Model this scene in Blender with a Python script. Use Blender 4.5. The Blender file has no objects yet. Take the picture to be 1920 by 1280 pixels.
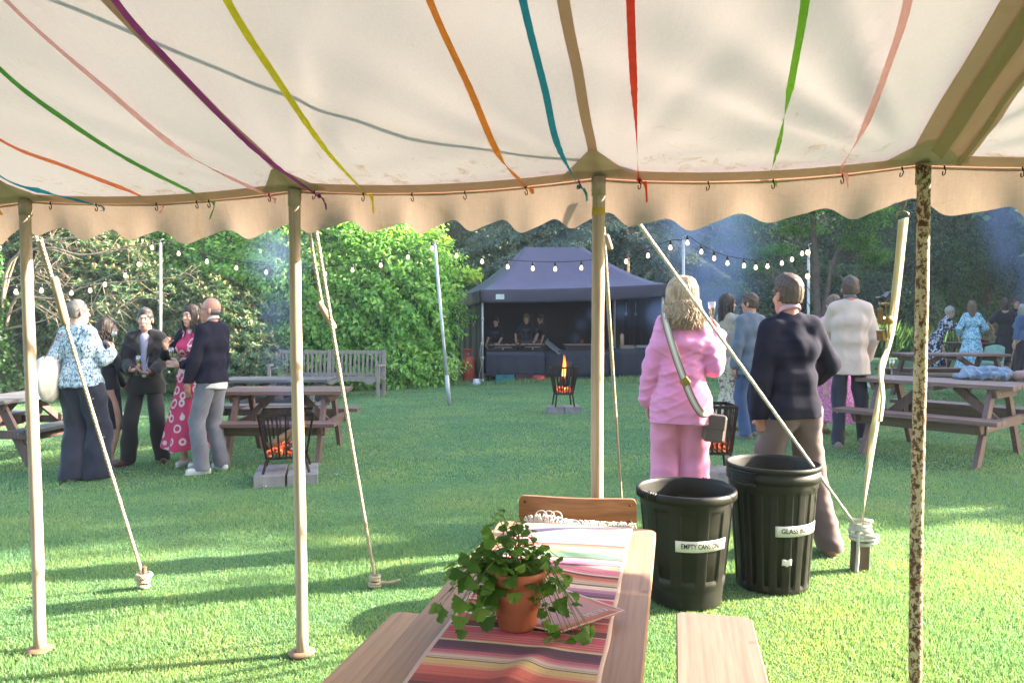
import bpy, math, random
import numpy as np
from mathutils import Vector, Matrix, noise as mnoise
R = math.radians
scene = bpy.context.scene
col = scene.collection
rng = np.random.default_rng(7)
random.seed(5)
V3 = lambda *a: np.array(a, float)
def nrm(v):
    v = np.asarray(v, float); return v / (np.linalg.norm(v) + 1e-12)
# ---------------------------------------------------------------- camera
FPX = 1400.0; CAMZ = 1.5; PITCH = math.atan(40 / FPX)
FW = V3(0, math.cos(PITCH), -math.sin(PITCH)); UPV = V3(0, math.sin(PITCH), math.cos(PITCH)); CAM = V3(0, 0, CAMZ)
def ray(px, py):
    return V3(1, 0, 0) * (px - 960) / FPX + UPV * (640 - py) / FPX + FW
def at(px, py, Y):
    d = ray(px, py); return CAM + d * (Y / d[1])
def terr(x, y):
    x = np.asarray(x, float)
    xx = np.clip(x, -7, 12)
    return np.where(xx < 0, .03 * xx, .02 * xx) + .006 * np.sin(xx * .9 + 1) * np.sin(np.asarray(y) * .7)
def gnd(px, py):
    d = ray(px, py); t = 1.0
    for _ in range(40):
        p = CAM + d * t; zz = float(terr(p[0], p[1])); t += (p[2] - zz) / max(-d[2], .02) * .8
    p = CAM + d * t; p[2] = float(terr(p[0], p[1])); return p
cd = bpy.data.cameras.new('camera'); cam = bpy.data.objects.new('camera', cd); col.objects.link(cam)
cd.sensor_width = 36; cd.lens = FPX / 1920 * 36; cd.clip_end = 2000; cd.clip_start = .05
cam.location = CAM; cam.rotation_euler = (R(90) - PITCH, 0, 0); scene.camera = cam
# ---------------------------------------------------------------- object helpers
def tag(o, label=None, cat=None, group=None, kind=None):
    if label: o['label'] = label
    if cat: o['category'] = cat
    if group: o['group'] = group
    if kind: o['kind'] = kind
    return o
def empty(name, loc=(0, 0, 0), rz=0.0):
    o = bpy.data.objects.new(name, None); col.objects.link(o); o.location = loc; o.rotation_euler = (0, 0, R(rz)); o.empty_display_size = .1
    return o
def rawmesh(name, verts, faces, mat=None, parent=None, smooth=False, fcol=None, frnd=None, midx=None, mats=None):
    """verts (n,3); faces: list of lists or ndarray (m,k)"""
    me = bpy.data.meshes.new(name)
    verts = np.asarray(verts, np.float32)
    if isinstance(faces, np.ndarray):
        m, k = faces.shape; flat = faces.astype(np.int32).ravel(); st = np.arange(m, dtype=np.int32) * k; tot = np.full(m, k, np.int32)
    else:
        m = len(faces); tot = np.array([len(f) for f in faces], np.int32); st = np.concatenate([[0], np.cumsum(tot)[:-1]]).astype(np.int32)
        flat = np.array([i for f in faces for i in f], np.int32)
    me.vertices.add(len(verts)); me.vertices.foreach_set('co', verts.ravel())
    me.loops.add(len(flat)); me.loops.foreach_set('vertex_index', flat)
    me.polygons.add(m); me.polygons.foreach_set('loop_start', st); me.polygons.foreach_set('loop_total', tot)
    if smooth: me.polygons.foreach_set('use_smooth', np.ones(m, bool))
    for mm in (mats or ([mat] if mat else [])): me.materials.append(mm)
    if midx is not None: me.polygons.foreach_set('material_index', np.asarray(midx, np.int32))
    if fcol is not None:
        a = me.attributes.new('fcol', 'FLOAT_COLOR', 'FACE'); fc = np.ones((m, 4), np.float32); fc[:, :3] = fcol; a.data.foreach_set('color', fc.ravel())
    if frnd is not None:
        a = me.attributes.new('rnd', 'FLOAT', 'FACE'); a.data.foreach_set('value', np.asarray(frnd, np.float32))
    me.update(calc_edges=True)
    o = bpy.data.objects.new(name, me); col.objects.link(o)
    if parent: o.parent = parent
    return o
class MB:
    def __init__(s): s.v = []; s.f = []; s.sm = []; s.c = []; s.cc = None
    def add(s, vs, fs, smooth=False):
        b = len(s.v); s.v += [tuple(map(float, p)) for p in vs]; s.f += [[b + i for i in f] for f in fs]; s.sm += [smooth] * len(fs); s.c += [s.cc] * len(fs); return s
    def box(s, c, size, M=None, bev=.0):
        """box, centre c, full size; M 3x3 orientation; bev chamfers the edges"""
        hx, hy, hz = [q / 2 for q in size]; M = np.eye(3) if M is None else np.asarray(M, float); c = np.asarray(c, float)
        if bev <= 0:
            vs = [(x, y, z) for z in (-hz, hz) for y in (-hy, hy) for x in (-hx, hx)]
            fs = [(0, 2, 3, 1), (4, 5, 7, 6), (0, 1, 5, 4), (2, 6, 7, 3), (0, 4, 6, 2), (1, 3, 7, 5)]
            return s.add([c + M @ np.array(p) for p in vs], fs)
        b = min(bev, hx * .9, hy * .9, hz * .9); idx = {}; vs = []
        for sx in (-1, 1):
            for sy in (-1, 1):
                for sz in (-1, 1):
                    for a in range(3):
                        p = [sx * (hx - b), sy * (hy - b), sz * (hz - b)]; p[a] = (sx, sy, sz)[a] * (hx, hy, hz)[a]
                        idx[(sx, sy, sz, a)] = len(vs); vs.append(p)
        fs = []
        for a in range(3):
            o = [i for i in range(3) if i != a]
            for sg in (-1, 1):
                q = []
                for (u, w) in ((-1, -1), (1, -1), (1, 1), (-1, 1)):
                    k = [0, 0, 0]; k[a] = sg; k[o[0]] = u; k[o[1]] = w; q.append(idx[(k[0], k[1], k[2], a)])
                flip = (sg > 0) != (a == 1)
                fs.append(q if flip else q[::-1])
        for a in range(3):
            o = [i for i in range(3) if i != a]
            for u in (-1, 1):
                for w in (-1, 1):
                    q = []
                    for (sg, ax) in ((-1, o[0]), (1, o[0]), (1, o[1]), (-1, o[1])):
                        k = [0, 0, 0]; k[a] = sg; k[o[0]] = u; k[o[1]] = w; q.append(idx[(k[0], k[1], k[2], ax)])
                    fs.append(q)
        for sx in (-1, 1):
            for sy in (-1, 1):
                for sz in (-1, 1): fs.append([idx[(sx, sy, sz, a)] for a in range(3)])
        # orient faces outwards
        out = []
        P = np.array(vs)
        for f in fs:
            cc = P[f].mean(0); n = np.cross(P[f[1]] - P[f[0]], P[f[2]] - P[f[1]])
            out.append(f if n @ cc > 0 else f[::-1])
        return s.add([c + M @ np.array(p) for p in vs], out)
    def bar(s, a, b, w, h, up=(0, 0, 1), bev=0, ext=0):
        """rectangular bar from a to b, width w (sideways), height h"""
        a = np.asarray(a, float); b = np.asarray(b, float); d = b - a; L = np.linalg.norm(d); y = d / L; up = np.asarray(up, float)
        x = np.cross(y, up)
        if np.linalg.norm(x) < 1e-4: x = np.cross(y, (1, 0, 0))
        x = nrm(x); z = np.cross(x, y)
        return s.box((a + b) / 2, (w, L + 2 * ext, h), np.array([x, y, z]).T, bev)
    def tube(s, pts, r, n=8, caps=True, closed=False, smooth=True, sq=None):
        pts = [np.asarray(p, float) for p in pts]; N = len(pts); rs = [r] * N if np.isscalar(r) else list(r)
        t0 = nrm(pts[1] - pts[0]); u = np.cross(t0, (0, 0, 1))
        if np.linalg.norm(u) < .05: u = np.cross(t0, (0, 1, 0))
        u = nrm(u); vs = []
        for i, p in enumerate(pts):
            a = pts[i - 1] if (i > 0 or closed) else pts[0]; b = pts[(i + 1) % N] if (i < N - 1 or closed) else pts[-1]
            t = nrm(b - a); u = nrm(u - t * (u @ t)); w = np.cross(t, u)
            for k in range(n):
                an = 2 * math.pi * k / n; e = math.sin(an) * (sq if sq else 1)
                vs.append(p + rs[i] * (math.cos(an) * u + e * w))
        fs = []
        for i in range(N if closed else N - 1):
            j = (i + 1) % N
            for k in range(n): fs.append((i * n + k, i * n + (k + 1) % n, j * n + (k + 1) % n, j * n + k))
        if caps and not closed: fs.append(list(range(n))[::-1]); fs.append([(N - 1) * n + k for k in range(n)])
        s.add(vs, fs, smooth)
        if caps and not closed: s.sm[-1] = s.sm[-2] = False
        return s
    def lathe(s, prof, c=(0, 0, 0), n=24, M=None, smooth=True, arc=None):
        c = np.asarray(c, float); M = np.eye(3) if M is None else M; vs = []; N = len(prof)
        for (r, z) in prof:
            for k in range(n):
                an = 2 * math.pi * k / n; vs.append(c + M @ np.array([r * math.cos(an), r * math.sin(an), z]))
        fs = [(i * n + k, i * n + (k + 1) % n, (i + 1) * n + (k + 1) % n, (i + 1) * n + k) for i in range(N - 1) for k in range(n)]
        return s.add(vs, fs, smooth)
    def prism(s, poly, t, M=None, c=(0, 0, 0)):
        """2D outline (x,z) extruded along y by t"""
        M = np.eye(3) if M is None else M; c = np.asarray(c, float); n = len(poly)
        ar = sum(poly[i][0] * poly[(i + 1) % n][1] - poly[(i + 1) % n][0] * poly[i][1] for i in range(n))
        if ar < 0: poly = poly[::-1]
        vs = [c + M @ np.array([x, -t / 2, z]) for x, z in poly] + [c + M @ np.array([x, t / 2, z]) for x, z in poly]
        fs = [list(range(n)), [n + i for i in range(n)][::-1]] + [(i, n + i, n + (i + 1) % n, (i + 1) % n)[::1] for i in range(n)]
        fs = fs[:2] + [(f[3], f[2], f[1], f[0])[::-1] for f in fs[2:]]
        return s.add(vs, fs)
    def grid(s, fn, nu, nv, smooth=True):
        vs = [fn(i / nu, j / nv) for j in range(nv + 1) for i in range(nu + 1)]
        fs = [(j * (nu + 1) + i, j * (nu + 1) + i + 1, (j + 1) * (nu + 1) + i + 1, (j + 1) * (nu + 1) + i) for j in range(nv) for i in range(nu)]
        return s.add(vs, fs, smooth)
    def build(s, name, mat=None, parent=None, solid=0, mats=None, midx=None):
        fc = None
        if any(c is not None for c in s.c): fc = np.array([c or (1, 1, 1) for c in s.c])
        o = rawmesh(name, s.v, s.f, mat, parent, fcol=fc, mats=mats, midx=midx)
        o.data.polygons.foreach_set('use_smooth', np.array(s.sm, bool))
        if solid:
            md = o.modifiers.new('thick', 'SOLIDIFY'); md.thickness = solid; md.offset = 0
        return o
def spline(pts, n=8):
    pts = [np.asarray(p, float) for p in pts]; out = []
    P = [2 * pts[0] - pts[1]] + pts + [2 * pts[-1] - pts[-2]]
    for i in range(1, len(P) - 2):
        for k in range(n):
            t = k / n; a, b, c, d = P[i - 1:i + 3]
            out.append(.5 * (2 * b + (c - a) * t + (2 * a - 5 * b + 4 * c - d) * t * t + (3 * b - a - 3 * c + d) * t ** 3))
    out.append(pts[-1]); return out
def rotm(ax, deg):
    return np.array(Matrix.Rotation(R(deg), 3, ax))
def copy_tree(o, parent=None):
    c = o.copy(); col.objects.link(c); c.parent = parent
    for ch in list(o.children): copy_tree(ch, c)
    return c
# ---------------------------------------------------------------- materials
def newmat(name):
    m = bpy.data.materials.new(name); m.use_nodes = True; nt = m.node_tree; nt.nodes.clear()
    out = nt.nodes.new('ShaderNodeOutputMaterial'); return m, nt, out
def N(nt, t, **k):
    n = nt.nodes.new(t)
    for a, b in k.items():
        if a.startswith('i_'): n.inputs[a[2:].replace('_', ' ')].default_value = b
        else: setattr(n, a, b)
    return n
def c4(c): return (c[0], c[1], c[2], 1)
def srgb(r, g, b):
    f = lambda u: ((u / 255 + .055) / 1.055) ** 2.4 if u > 10 else u / 255 / 12.92
    return (f(r), f(g), f(b))
def ramp(nt, fac, stops, interp='LINEAR'):
    r = nt.nodes.new('ShaderNodeValToRGB'); r.color_ramp.interpolation = interp; el = r.color_ramp.elements
    while len(el) > 1: el.remove(el[-1])
    el[0].position = stops[0][0]; el[0].color = c4(stops[0][1])
    for p, c in stops[1:]:
        e = el.new(p); e.color = c4(c)
    nt.links.new(fac, r.inputs['Fac']); return r.outputs['Color']
def coords(nt, scale=(1, 1, 1), kind='Object'):
    tc = N(nt, 'ShaderNodeTexCoord'); mp = N(nt, 'ShaderNodeMapping'); mp.inputs['Scale'].default_value = scale
    nt.links.new(tc.outputs[kind], mp.inputs['Vector']); return mp.outputs['Vector']
def noi(nt, vec, scale, detail=4, rough=.55, dist=0):
    n = N(nt, 'ShaderNodeTexNoise'); n.inputs['Scale'].default_value = scale; n.inputs['Detail'].default_value = detail
    n.inputs['Roughness'].default_value = rough; n.inputs['Distortion'].default_value = dist; nt.links.new(vec, n.inputs['Vector']); return n.outputs['Fac']
def mix(nt, a, b, f, mode='MIX'):
    m = N(nt, 'ShaderNodeMix', data_type='RGBA', blend_type=mode)
    for s_, v in ((6, a), (7, b), (0, f)):
        if hasattr(v, 'links') or isinstance(v, bpy.types.NodeSocket): nt.links.new(v, m.inputs[s_])
        else: m.inputs[s_].default_value = c4(v) if isinstance(v, tuple) else v
    return m.outputs[2]
def finish(nt, out, colr, rough=.7, metal=0, bump=None, bstr=.3, bdist=.01, transl=0, tcol=None, spec=.3, alpha=None, sheen=0):
    b = N(nt, 'ShaderNodeBsdfPrincipled')
    if isinstance(colr, tuple): b.inputs['Base Color'].default_value = c4(colr)
    else: nt.links.new(colr, b.inputs['Base Color'])
    if isinstance(rough, (int, float)): b.inputs['Roughness'].default_value = rough
    else: nt.links.new(rough, b.inputs['Roughness'])
    b.inputs['Metallic'].default_value = metal; b.inputs['Specular IOR Level'].default_value = spec
    if sheen: b.inputs['Sheen Weight'].default_value = sheen
    if bump is not None:
        bn = N(nt, 'ShaderNodeBump'); bn.inputs['Strength'].default_value = bstr; bn.inputs['Distance'].default_value = bdist
        nt.links.new(bump, bn.inputs['Height']); nt.links.new(bn.outputs['Normal'], b.inputs['Normal'])
    sh = b.outputs[0]
    if transl:
        t = N(nt, 'ShaderNodeBsdfTranslucent')
        tc = tcol if tcol is not None else colr
        if isinstance(tc, tuple): t.inputs['Color'].default_value = c4(tc)
        else: nt.links.new(tc, t.inputs['Color'])
        ms = N(nt, 'ShaderNodeMixShader'); ms.inputs[0].default_value = transl
        nt.links.new(sh, ms.inputs[1]); nt.links.new(t.outputs[0], ms.inputs[2]); sh = ms.outputs[0]
    nt.links.new(sh, out.inputs['Surface']); return b
def pm(name, c1, c2=None, scale=6, rough=.7, metal=0, bump=.2, bscale=60, bdist=.004, stretch=(1, 1, 1), transl=0, spec=.3, detail=5, lo=.35, hi=.65, sheen=0, bstretch=None, tcol=None):
    m, nt, out = newmat(name); v = coords(nt, stretch)
    c2 = c2 or tuple(x * .75 for x in c1)
    colr = ramp(nt, noi(nt, v, scale, detail), [(lo, c1), (hi, c2)])
    v2 = coords(nt, bstretch or stretch)
    bh = noi(nt, v2, bscale, 3) if bump else None
    finish(nt, out, colr, rough, metal, bh, bump, bdist, transl, tcol, spec, sheen=sheen); return m
def emat(name, c, s):
    m, nt, out = newmat(name); e = N(nt, 'ShaderNodeEmission'); e.inputs[0].default_value = c4(c); e.inputs[1].default_value = s
    nt.links.new(e.outputs[0], out.inputs['Surface']); return m
def fcolmat(name, rough=.8, bump=.3, bscale=300, transl=0, bstretch=(1, 1, 1), spec=.2):
    m, nt, out = newmat(name); a = N(nt, 'ShaderNodeAttribute', attribute_name='fcol')
    v = coords(nt, bstretch); n = noi(nt, v, bscale, 3)
    c = mix(nt, a.outputs['Color'], ramp(nt, n, [(.3, (.7, .7, .7)), (.7, (1.1, 1.1, 1.1))]), .6, 'MULTIPLY')
    finish(nt, out, c, rough, 0, n, bump, .003, transl, spec=spec); return m
def leafmat(name, stops, transl=.35, rough=.45, spec=.4, patch=.35, pscale=.9):
    m, nt, out = newmat(name); a = N(nt, 'ShaderNodeAttribute', attribute_name='rnd')
    v = coords(nt); n = noi(nt, v, pscale, 2)
    ad = N(nt, 'ShaderNodeMath', operation='MULTIPLY_ADD'); nt.links.new(n, ad.inputs[0]); ad.inputs[1].default_value = patch * 2; 
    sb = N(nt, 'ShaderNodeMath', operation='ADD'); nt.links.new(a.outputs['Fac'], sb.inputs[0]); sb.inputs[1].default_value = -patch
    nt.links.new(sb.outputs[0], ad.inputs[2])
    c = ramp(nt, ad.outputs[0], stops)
    tc = mix(nt, c, (1.0, 1.0, .35), .5, 'MULTIPLY')
    tc2 = mix(nt, tc, (1.9, 1.9, 1.4), 1.0, 'MULTIPLY')
    finish(nt, out, c, rough, 0, None, transl=transl, tcol=tc2, spec=spec); return m
def wood(name, c1, c2, c3=None, axis=1, scale=1.0, rough=.55, knots=True, spec=.3):
    """grain running along the given local axis"""
    m, nt, out = newmat(name); st = [14, 14, 14]; st[axis] = .9; v = coords(nt, tuple(s * scale for s in st))
    n1 = noi(nt, v, 1.6, 6, .6, .6); st2 = [90, 90, 90]; st2[axis] = 3; v2 = coords(nt, tuple(s * scale for s in st2)); n2 = noi(nt, v2, 1, 4)
    c = ramp(nt, n1, [(.3, c1), (.55, c2), (.75, c3 or c1)])
    c = mix(nt, c, ramp(nt, n2, [(.35, (.72, .7, .68)), (.6, (1.05, 1.05, 1.05))]), .7, 'MULTIPLY')
    if knots:
        vo = N(nt, 'ShaderNodeTexVoronoi'); vo.inputs['Scale'].default_value = 3.0; nt.links.new(coords(nt), vo.inputs['Vector'])
        c = mix(nt, c, ramp(nt, vo.outputs['Distance'], [(.03, (.25, .15, .1)), (.07, (1, 1, 1))]), .8, 'MULTIPLY')
    finish(nt, out, c, rough, 0, n2, .25, .002, spec=spec); return m
def twocol(name, base, spot, tex='voronoi', scale=20, lo=.2, hi=.3, rough=.8, stretch=(1, 1, 1), third=None, transl=0, bump=.15):
    """cloth print: figures of colour spot on colour base"""
    m, nt, out = newmat(name); v = coords(nt, stretch)
    if tex == 'ring':
        vo = N(nt, 'ShaderNodeTexVoronoi'); vo.inputs['Scale'].default_value = scale; nt.links.new(v, vo.inputs['Vector'])
        c = ramp(nt, vo.outputs['Distance'], [(0, base), (lo - .03, base), (lo, spot), (hi, spot), (hi + .03, base), (1, base)])
    elif tex == 'voronoi':
        vo = N(nt, 'ShaderNodeTexVoronoi'); vo.inputs['Scale'].default_value = scale; nt.links.new(v, vo.inputs['Vector'])
        c = ramp(nt, vo.outputs['Distance'], [(0, spot), (lo, spot), (hi, base), (1, base)])
        if third is not None:
            c = mix(nt, c, third, ramp(nt, noi(nt, v, scale * .8, 2), [(.55, (0, 0, 0)), (.6, (1, 1, 1))]))
    else:
        c = ramp(nt, noi(nt, v, scale, 2, .5, 1.5), [(0, base), (lo, base), (hi, spot), (1, spot)])
    finish(nt, out, c, rough, 0, noi(nt, coords(nt), 150, 2), bump, .002, transl, spec=.2); return m
EXPO = 3.3; FULLVEG = True; PEOPLE = True; SMOKE = True; HAZE = 0.0011
SHADE = [(16, 9.6, 10.0, "tall tree outside the right edge, nearest the marquee"), (19, 17.0, 11, "second tall tree outside the right edge"), (20.5, 22.5, 11, "third tall tree outside the right edge"), (17.5, 13.3, 10.0, "fourth tall tree outside the right edge, between the first two"), (18.5, 20.3, 12.2, "tallest tree outside the right edge, between the second and third"), (24, 30, 11, "fifth tall tree outside the right edge, by the wall")]
# ---------------------------------------------------------------- implicit surfaces
class Shape:
    """a smooth body: rounded limbs and ellipsoids blended together, meshed with surface nets"""
    def __init__(s): s.p = []; s.lo = V3(9, 9, 9); s.hi = -V3(9, 9, 9); s.cuts = []
    def _bb(s, lo, hi, op):
        if op == 'u': s.lo = np.minimum(s.lo, lo); s.hi = np.maximum(s.hi, hi)
    def cap(s, a, b, ra, rb=None, k=.02, sc=None, op='u'):
        a = np.asarray(a, float); b = np.asarray(b, float); rb = ra if rb is None else rb; sc = np.ones(3) if sc is None else np.asarray(sc, float); m = max(ra, rb) * sc.max()
        lo = np.minimum(a, b) - m; hi = np.maximum(a, b) + m; s._bb(lo, hi, op)
        def f(P):
            q = [(P[i] - a[i]) / sc[i] for i in range(3)]; d = (b - a) / sc; L = d @ d + 1e-12
            t = np.clip((q[0] * d[0] + q[1] * d[1] + q[2] * d[2]) / L, 0, 1)
            return (np.sqrt((q[0] - t * d[0]) ** 2 + (q[1] - t * d[1]) ** 2 + (q[2] - t * d[2]) ** 2) - (ra + (rb - ra) * t)) * sc.min()
        s.p.append((f, lo, hi, k, op)); return s
    def ell(s, c, r, M=None, k=.02, op='u'):
        c = np.asarray(c, float); r = np.asarray(r, float); m = r.max(); M = np.eye(3) if M is None else M
        lo = c - m; hi = c + m; s._bb(lo, hi, op)
        def f(P):
            q = [P[i] - c[i] for i in range(3)]; q = [M[0][i] * q[0] + M[1][i] * q[1] + M[2][i] * q[2] for i in range(3)]
            k0 = np.sqrt(sum((q[i] / r[i]) ** 2 for i in range(3))); k1 = np.sqrt(sum((q[i] / r[i] ** 2) ** 2 for i in range(3))) + 1e-9
            return k0 * (k0 - 1) / k1
        s.p.append((f, lo, hi, k, op)); return s
    def fn(s, f, lo, hi, k=.02, op='u'):
        lo = np.asarray(lo, float); hi = np.asarray(hi, float); s._bb(lo, hi, op); s.p.append((f, lo, hi, k, op)); return s
    def cut(s, pt, n, k=0):
        s.cuts.append((np.asarray(pt, float), nrm(n))); return s     # removes the side n points to
    def mesh(s, h):
        lo = s.lo - 3 * h; hi = s.hi + 3 * h; n = np.ceil((hi - lo) / h).astype(int) + 1
        F = np.full(n, .5, np.float32)
        ax = [lo[i] + h * np.arange(n[i]) for i in range(3)]
        for f, a, b, k, op in s.p:
            mg = k + 3 * h; i0 = np.maximum(((a - mg - lo) / h).astype(int), 0); i1 = np.minimum(((b + mg - lo) / h).astype(int) + 2, n)
            if (i1 <= i0).any(): continue
            P = np.meshgrid(*[ax[i][i0[i]:i1[i]] for i in range(3)], indexing='ij', sparse=True)
            d = f(P).astype(np.float32); sl = tuple(slice(i0[i], i1[i]) for i in range(3)); g = F[sl]
            if op == 'u':
                r_ = np.minimum(g, d)
                if k > 0: r_ = r_ - np.maximum(k - np.abs(g - d), 0) ** 2 / (4 * k)
            else:
                d = -d; r_ = np.maximum(g, d)
                if k > 0: r_ = r_ + np.maximum(k - np.abs(g - d), 0) ** 2 / (4 * k)
            F[sl] = r_
        for pt, nn in s.cuts:
            P = np.meshgrid(*ax, indexing='ij', sparse=True)
            d = (nn[0] * (P[0] - pt[0]) + nn[1] * (P[1] - pt[1]) + nn[2] * (P[2] - pt[2])).astype(np.float32); F = np.maximum(F, d)
        return nets(F, lo, h)
def nets(F, lo, h):
    S = F < 0
    c = np.zeros(tuple(np.array(F.shape) - 1), np.int8)
    for dx in (0, 1):
        for dy in (0, 1):
            for dz in (0, 1): c += S[dx:F.shape[0] - 1 + dx, dy:F.shape[1] - 1 + dy, dz:F.shape[2] - 1 + dz]
    ii, jj, kk = np.nonzero((c > 0) & (c < 8)); idx = np.full(c.shape, -1, np.int32); idx[ii, jj, kk] = np.arange(len(ii))
    acc = np.zeros((len(ii), 3)); cnt = np.zeros(len(ii))
    for ax in range(3):
        o = [q for q in range(3) if q != ax]
        for u in (0, 1):
            for w in (0, 1):
                st = [0, 0, 0]; st[o[0]] = u; st[o[1]] = w; en = list(st); en[ax] = 1
                a = F[ii + st[0], jj + st[1], kk + st[2]]; b = F[ii + en[0], jj + en[1], kk + en[2]]; m = (a < 0) != (b < 0)
                t = np.where(m, a / np.where(m, a - b, 1), 0); p = np.tile(np.array(st, float), (len(ii), 1)); p[:, ax] = t
                acc += p * m[:, None]; cnt += m
    V = lo + h * (np.stack([ii, jj, kk], 1) + acc / cnt[:, None])
    fs = []
    for ax in range(3):
        o = [q for q in range(3) if q != ax]
        A = np.moveaxis(S, ax, 0); I = np.moveaxis(idx, ax, 0)
        d = A[:-1, 1:-1, 1:-1] != A[1:, 1:-1, 1:-1]; i, j, k = np.nonzero(d)
        q = np.stack([I[i, j, k], I[i, j + 1, k], I[i, j + 1, k + 1], I[i, j, k + 1]], 1)
        inside = A[i, j + 1, k + 1]; flip = ~inside if ax != 1 else inside
        q[flip] = q[flip][:, ::-1]; fs.append(q)
    return V, np.concatenate(fs)
def vnorm(V, Fq):
    n = np.cross(V[Fq[:, 2]] - V[Fq[:, 0]], V[Fq[:, 3]] - V[Fq[:, 1]]); out = np.zeros_like(V)
    for k in range(4): np.add.at(out, Fq[:, k], n)
    return out / (np.linalg.norm(out, axis=1)[:, None] + 1e-9)
def folds(V, seed=0, amp=.004, f=(14, 14, 7), rot=0):
    r = np.random.default_rng(seed); out = np.zeros(len(V))
    for i in range(7):
        k = r.normal(size=3) * np.array(f) * (.8 + .4 * i); m = r.normal(size=3) * 6; q = V @ m + r.uniform(0, 6); a = V @ k + 1.5 * np.sin(q) + r.uniform(0, 6)
        mk = np.clip(.5 + .9 * np.sin(V @ (r.normal(size=3) * 7) + r.uniform(0, 6)), 0, 1)
        rd = (.5 + .5 * np.cos(a)) ** 3
        out += (rd * 1.8 - .5) * mk / (1 + .25 * i)
    return out * amp
def emit(S, h, name, mat, parent, s=1.0, fold=None, seed=0, ff=(14, 14, 7), up=None):
    V, Fq = S.mesh(h)
    if fold: V = V + vnorm(V, Fq) * folds(V, seed, fold, ff)[:, None]
    return rawmesh(name, V * s, Fq, mat, parent, smooth=True)
# ---------------------------------------------------------------- people
def ik(a, b, l1, l2, hint):
    a = np.asarray(a, float); b = np.asarray(b, float); d = b - a; L = np.linalg.norm(d); L2 = min(L, (l1 + l2) * .995); d = d / L
    x = (l1 ** 2 - l2 ** 2 + L2 ** 2) / (2 * L2); hgt = math.sqrt(max(l1 ** 2 - x ** 2, 0)); h = np.asarray(hint, float); h = nrm(h - d * (h @ d))
    return a + d * x + h * hgt, a + d * L2
def hand(S, w, d, n, side, curl, h):
    """w wrist, d towards the fingers, n palm normal, side +1 right; five fingers, bent by curl (degrees per joint)"""
    d = nrm(d); n = nrm(np.asarray(n, float) - d * (np.asarray(n, float) @ d)); t = np.cross(d, n) * side
    rr = lambda x: max(x, .8 * h)
    S.cap(w, w + d * .03, .024, .026, k=.012)
    for u in (-.024, -.008, .008, .024): S.cap(w + d * .02 + t * u * .6, w + d * .082 + t * u * 1.15, .016, .012, k=.012)
    for i, (u, L) in enumerate(((.029, .92), (.010, 1.05), (-.010, 1.0), (-.028, .8))):
        p = w + d * (.085 if i else .08) + t * u; a = curl * (.55 + .12 * i)
        for L2, rad in ((.042, .0095), (.027, .0088), (.021, .008)):
            dd = d * math.cos(R(a)) + n * math.sin(R(a)) + t * u * 1.2; q = p + nrm(dd) * L2 * L; S.cap(p, q, rr(rad), rr(rad * .93), k=.003); p = q; a += curl
    p = w + d * .022 + t * .024
    for dd, L2, rad in ((d * .55 + t * .75 + n * .3, .042, .013), (d * .6 + t * .3 + n * .65, .032, .011), (d * .55 - t * .1 + n * .75, .024, .0095)):
        q = p + nrm(dd) * L2; S.cap(p, q, rr(rad), rr(rad * .9), k=.006); p = q
SK = None
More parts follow.
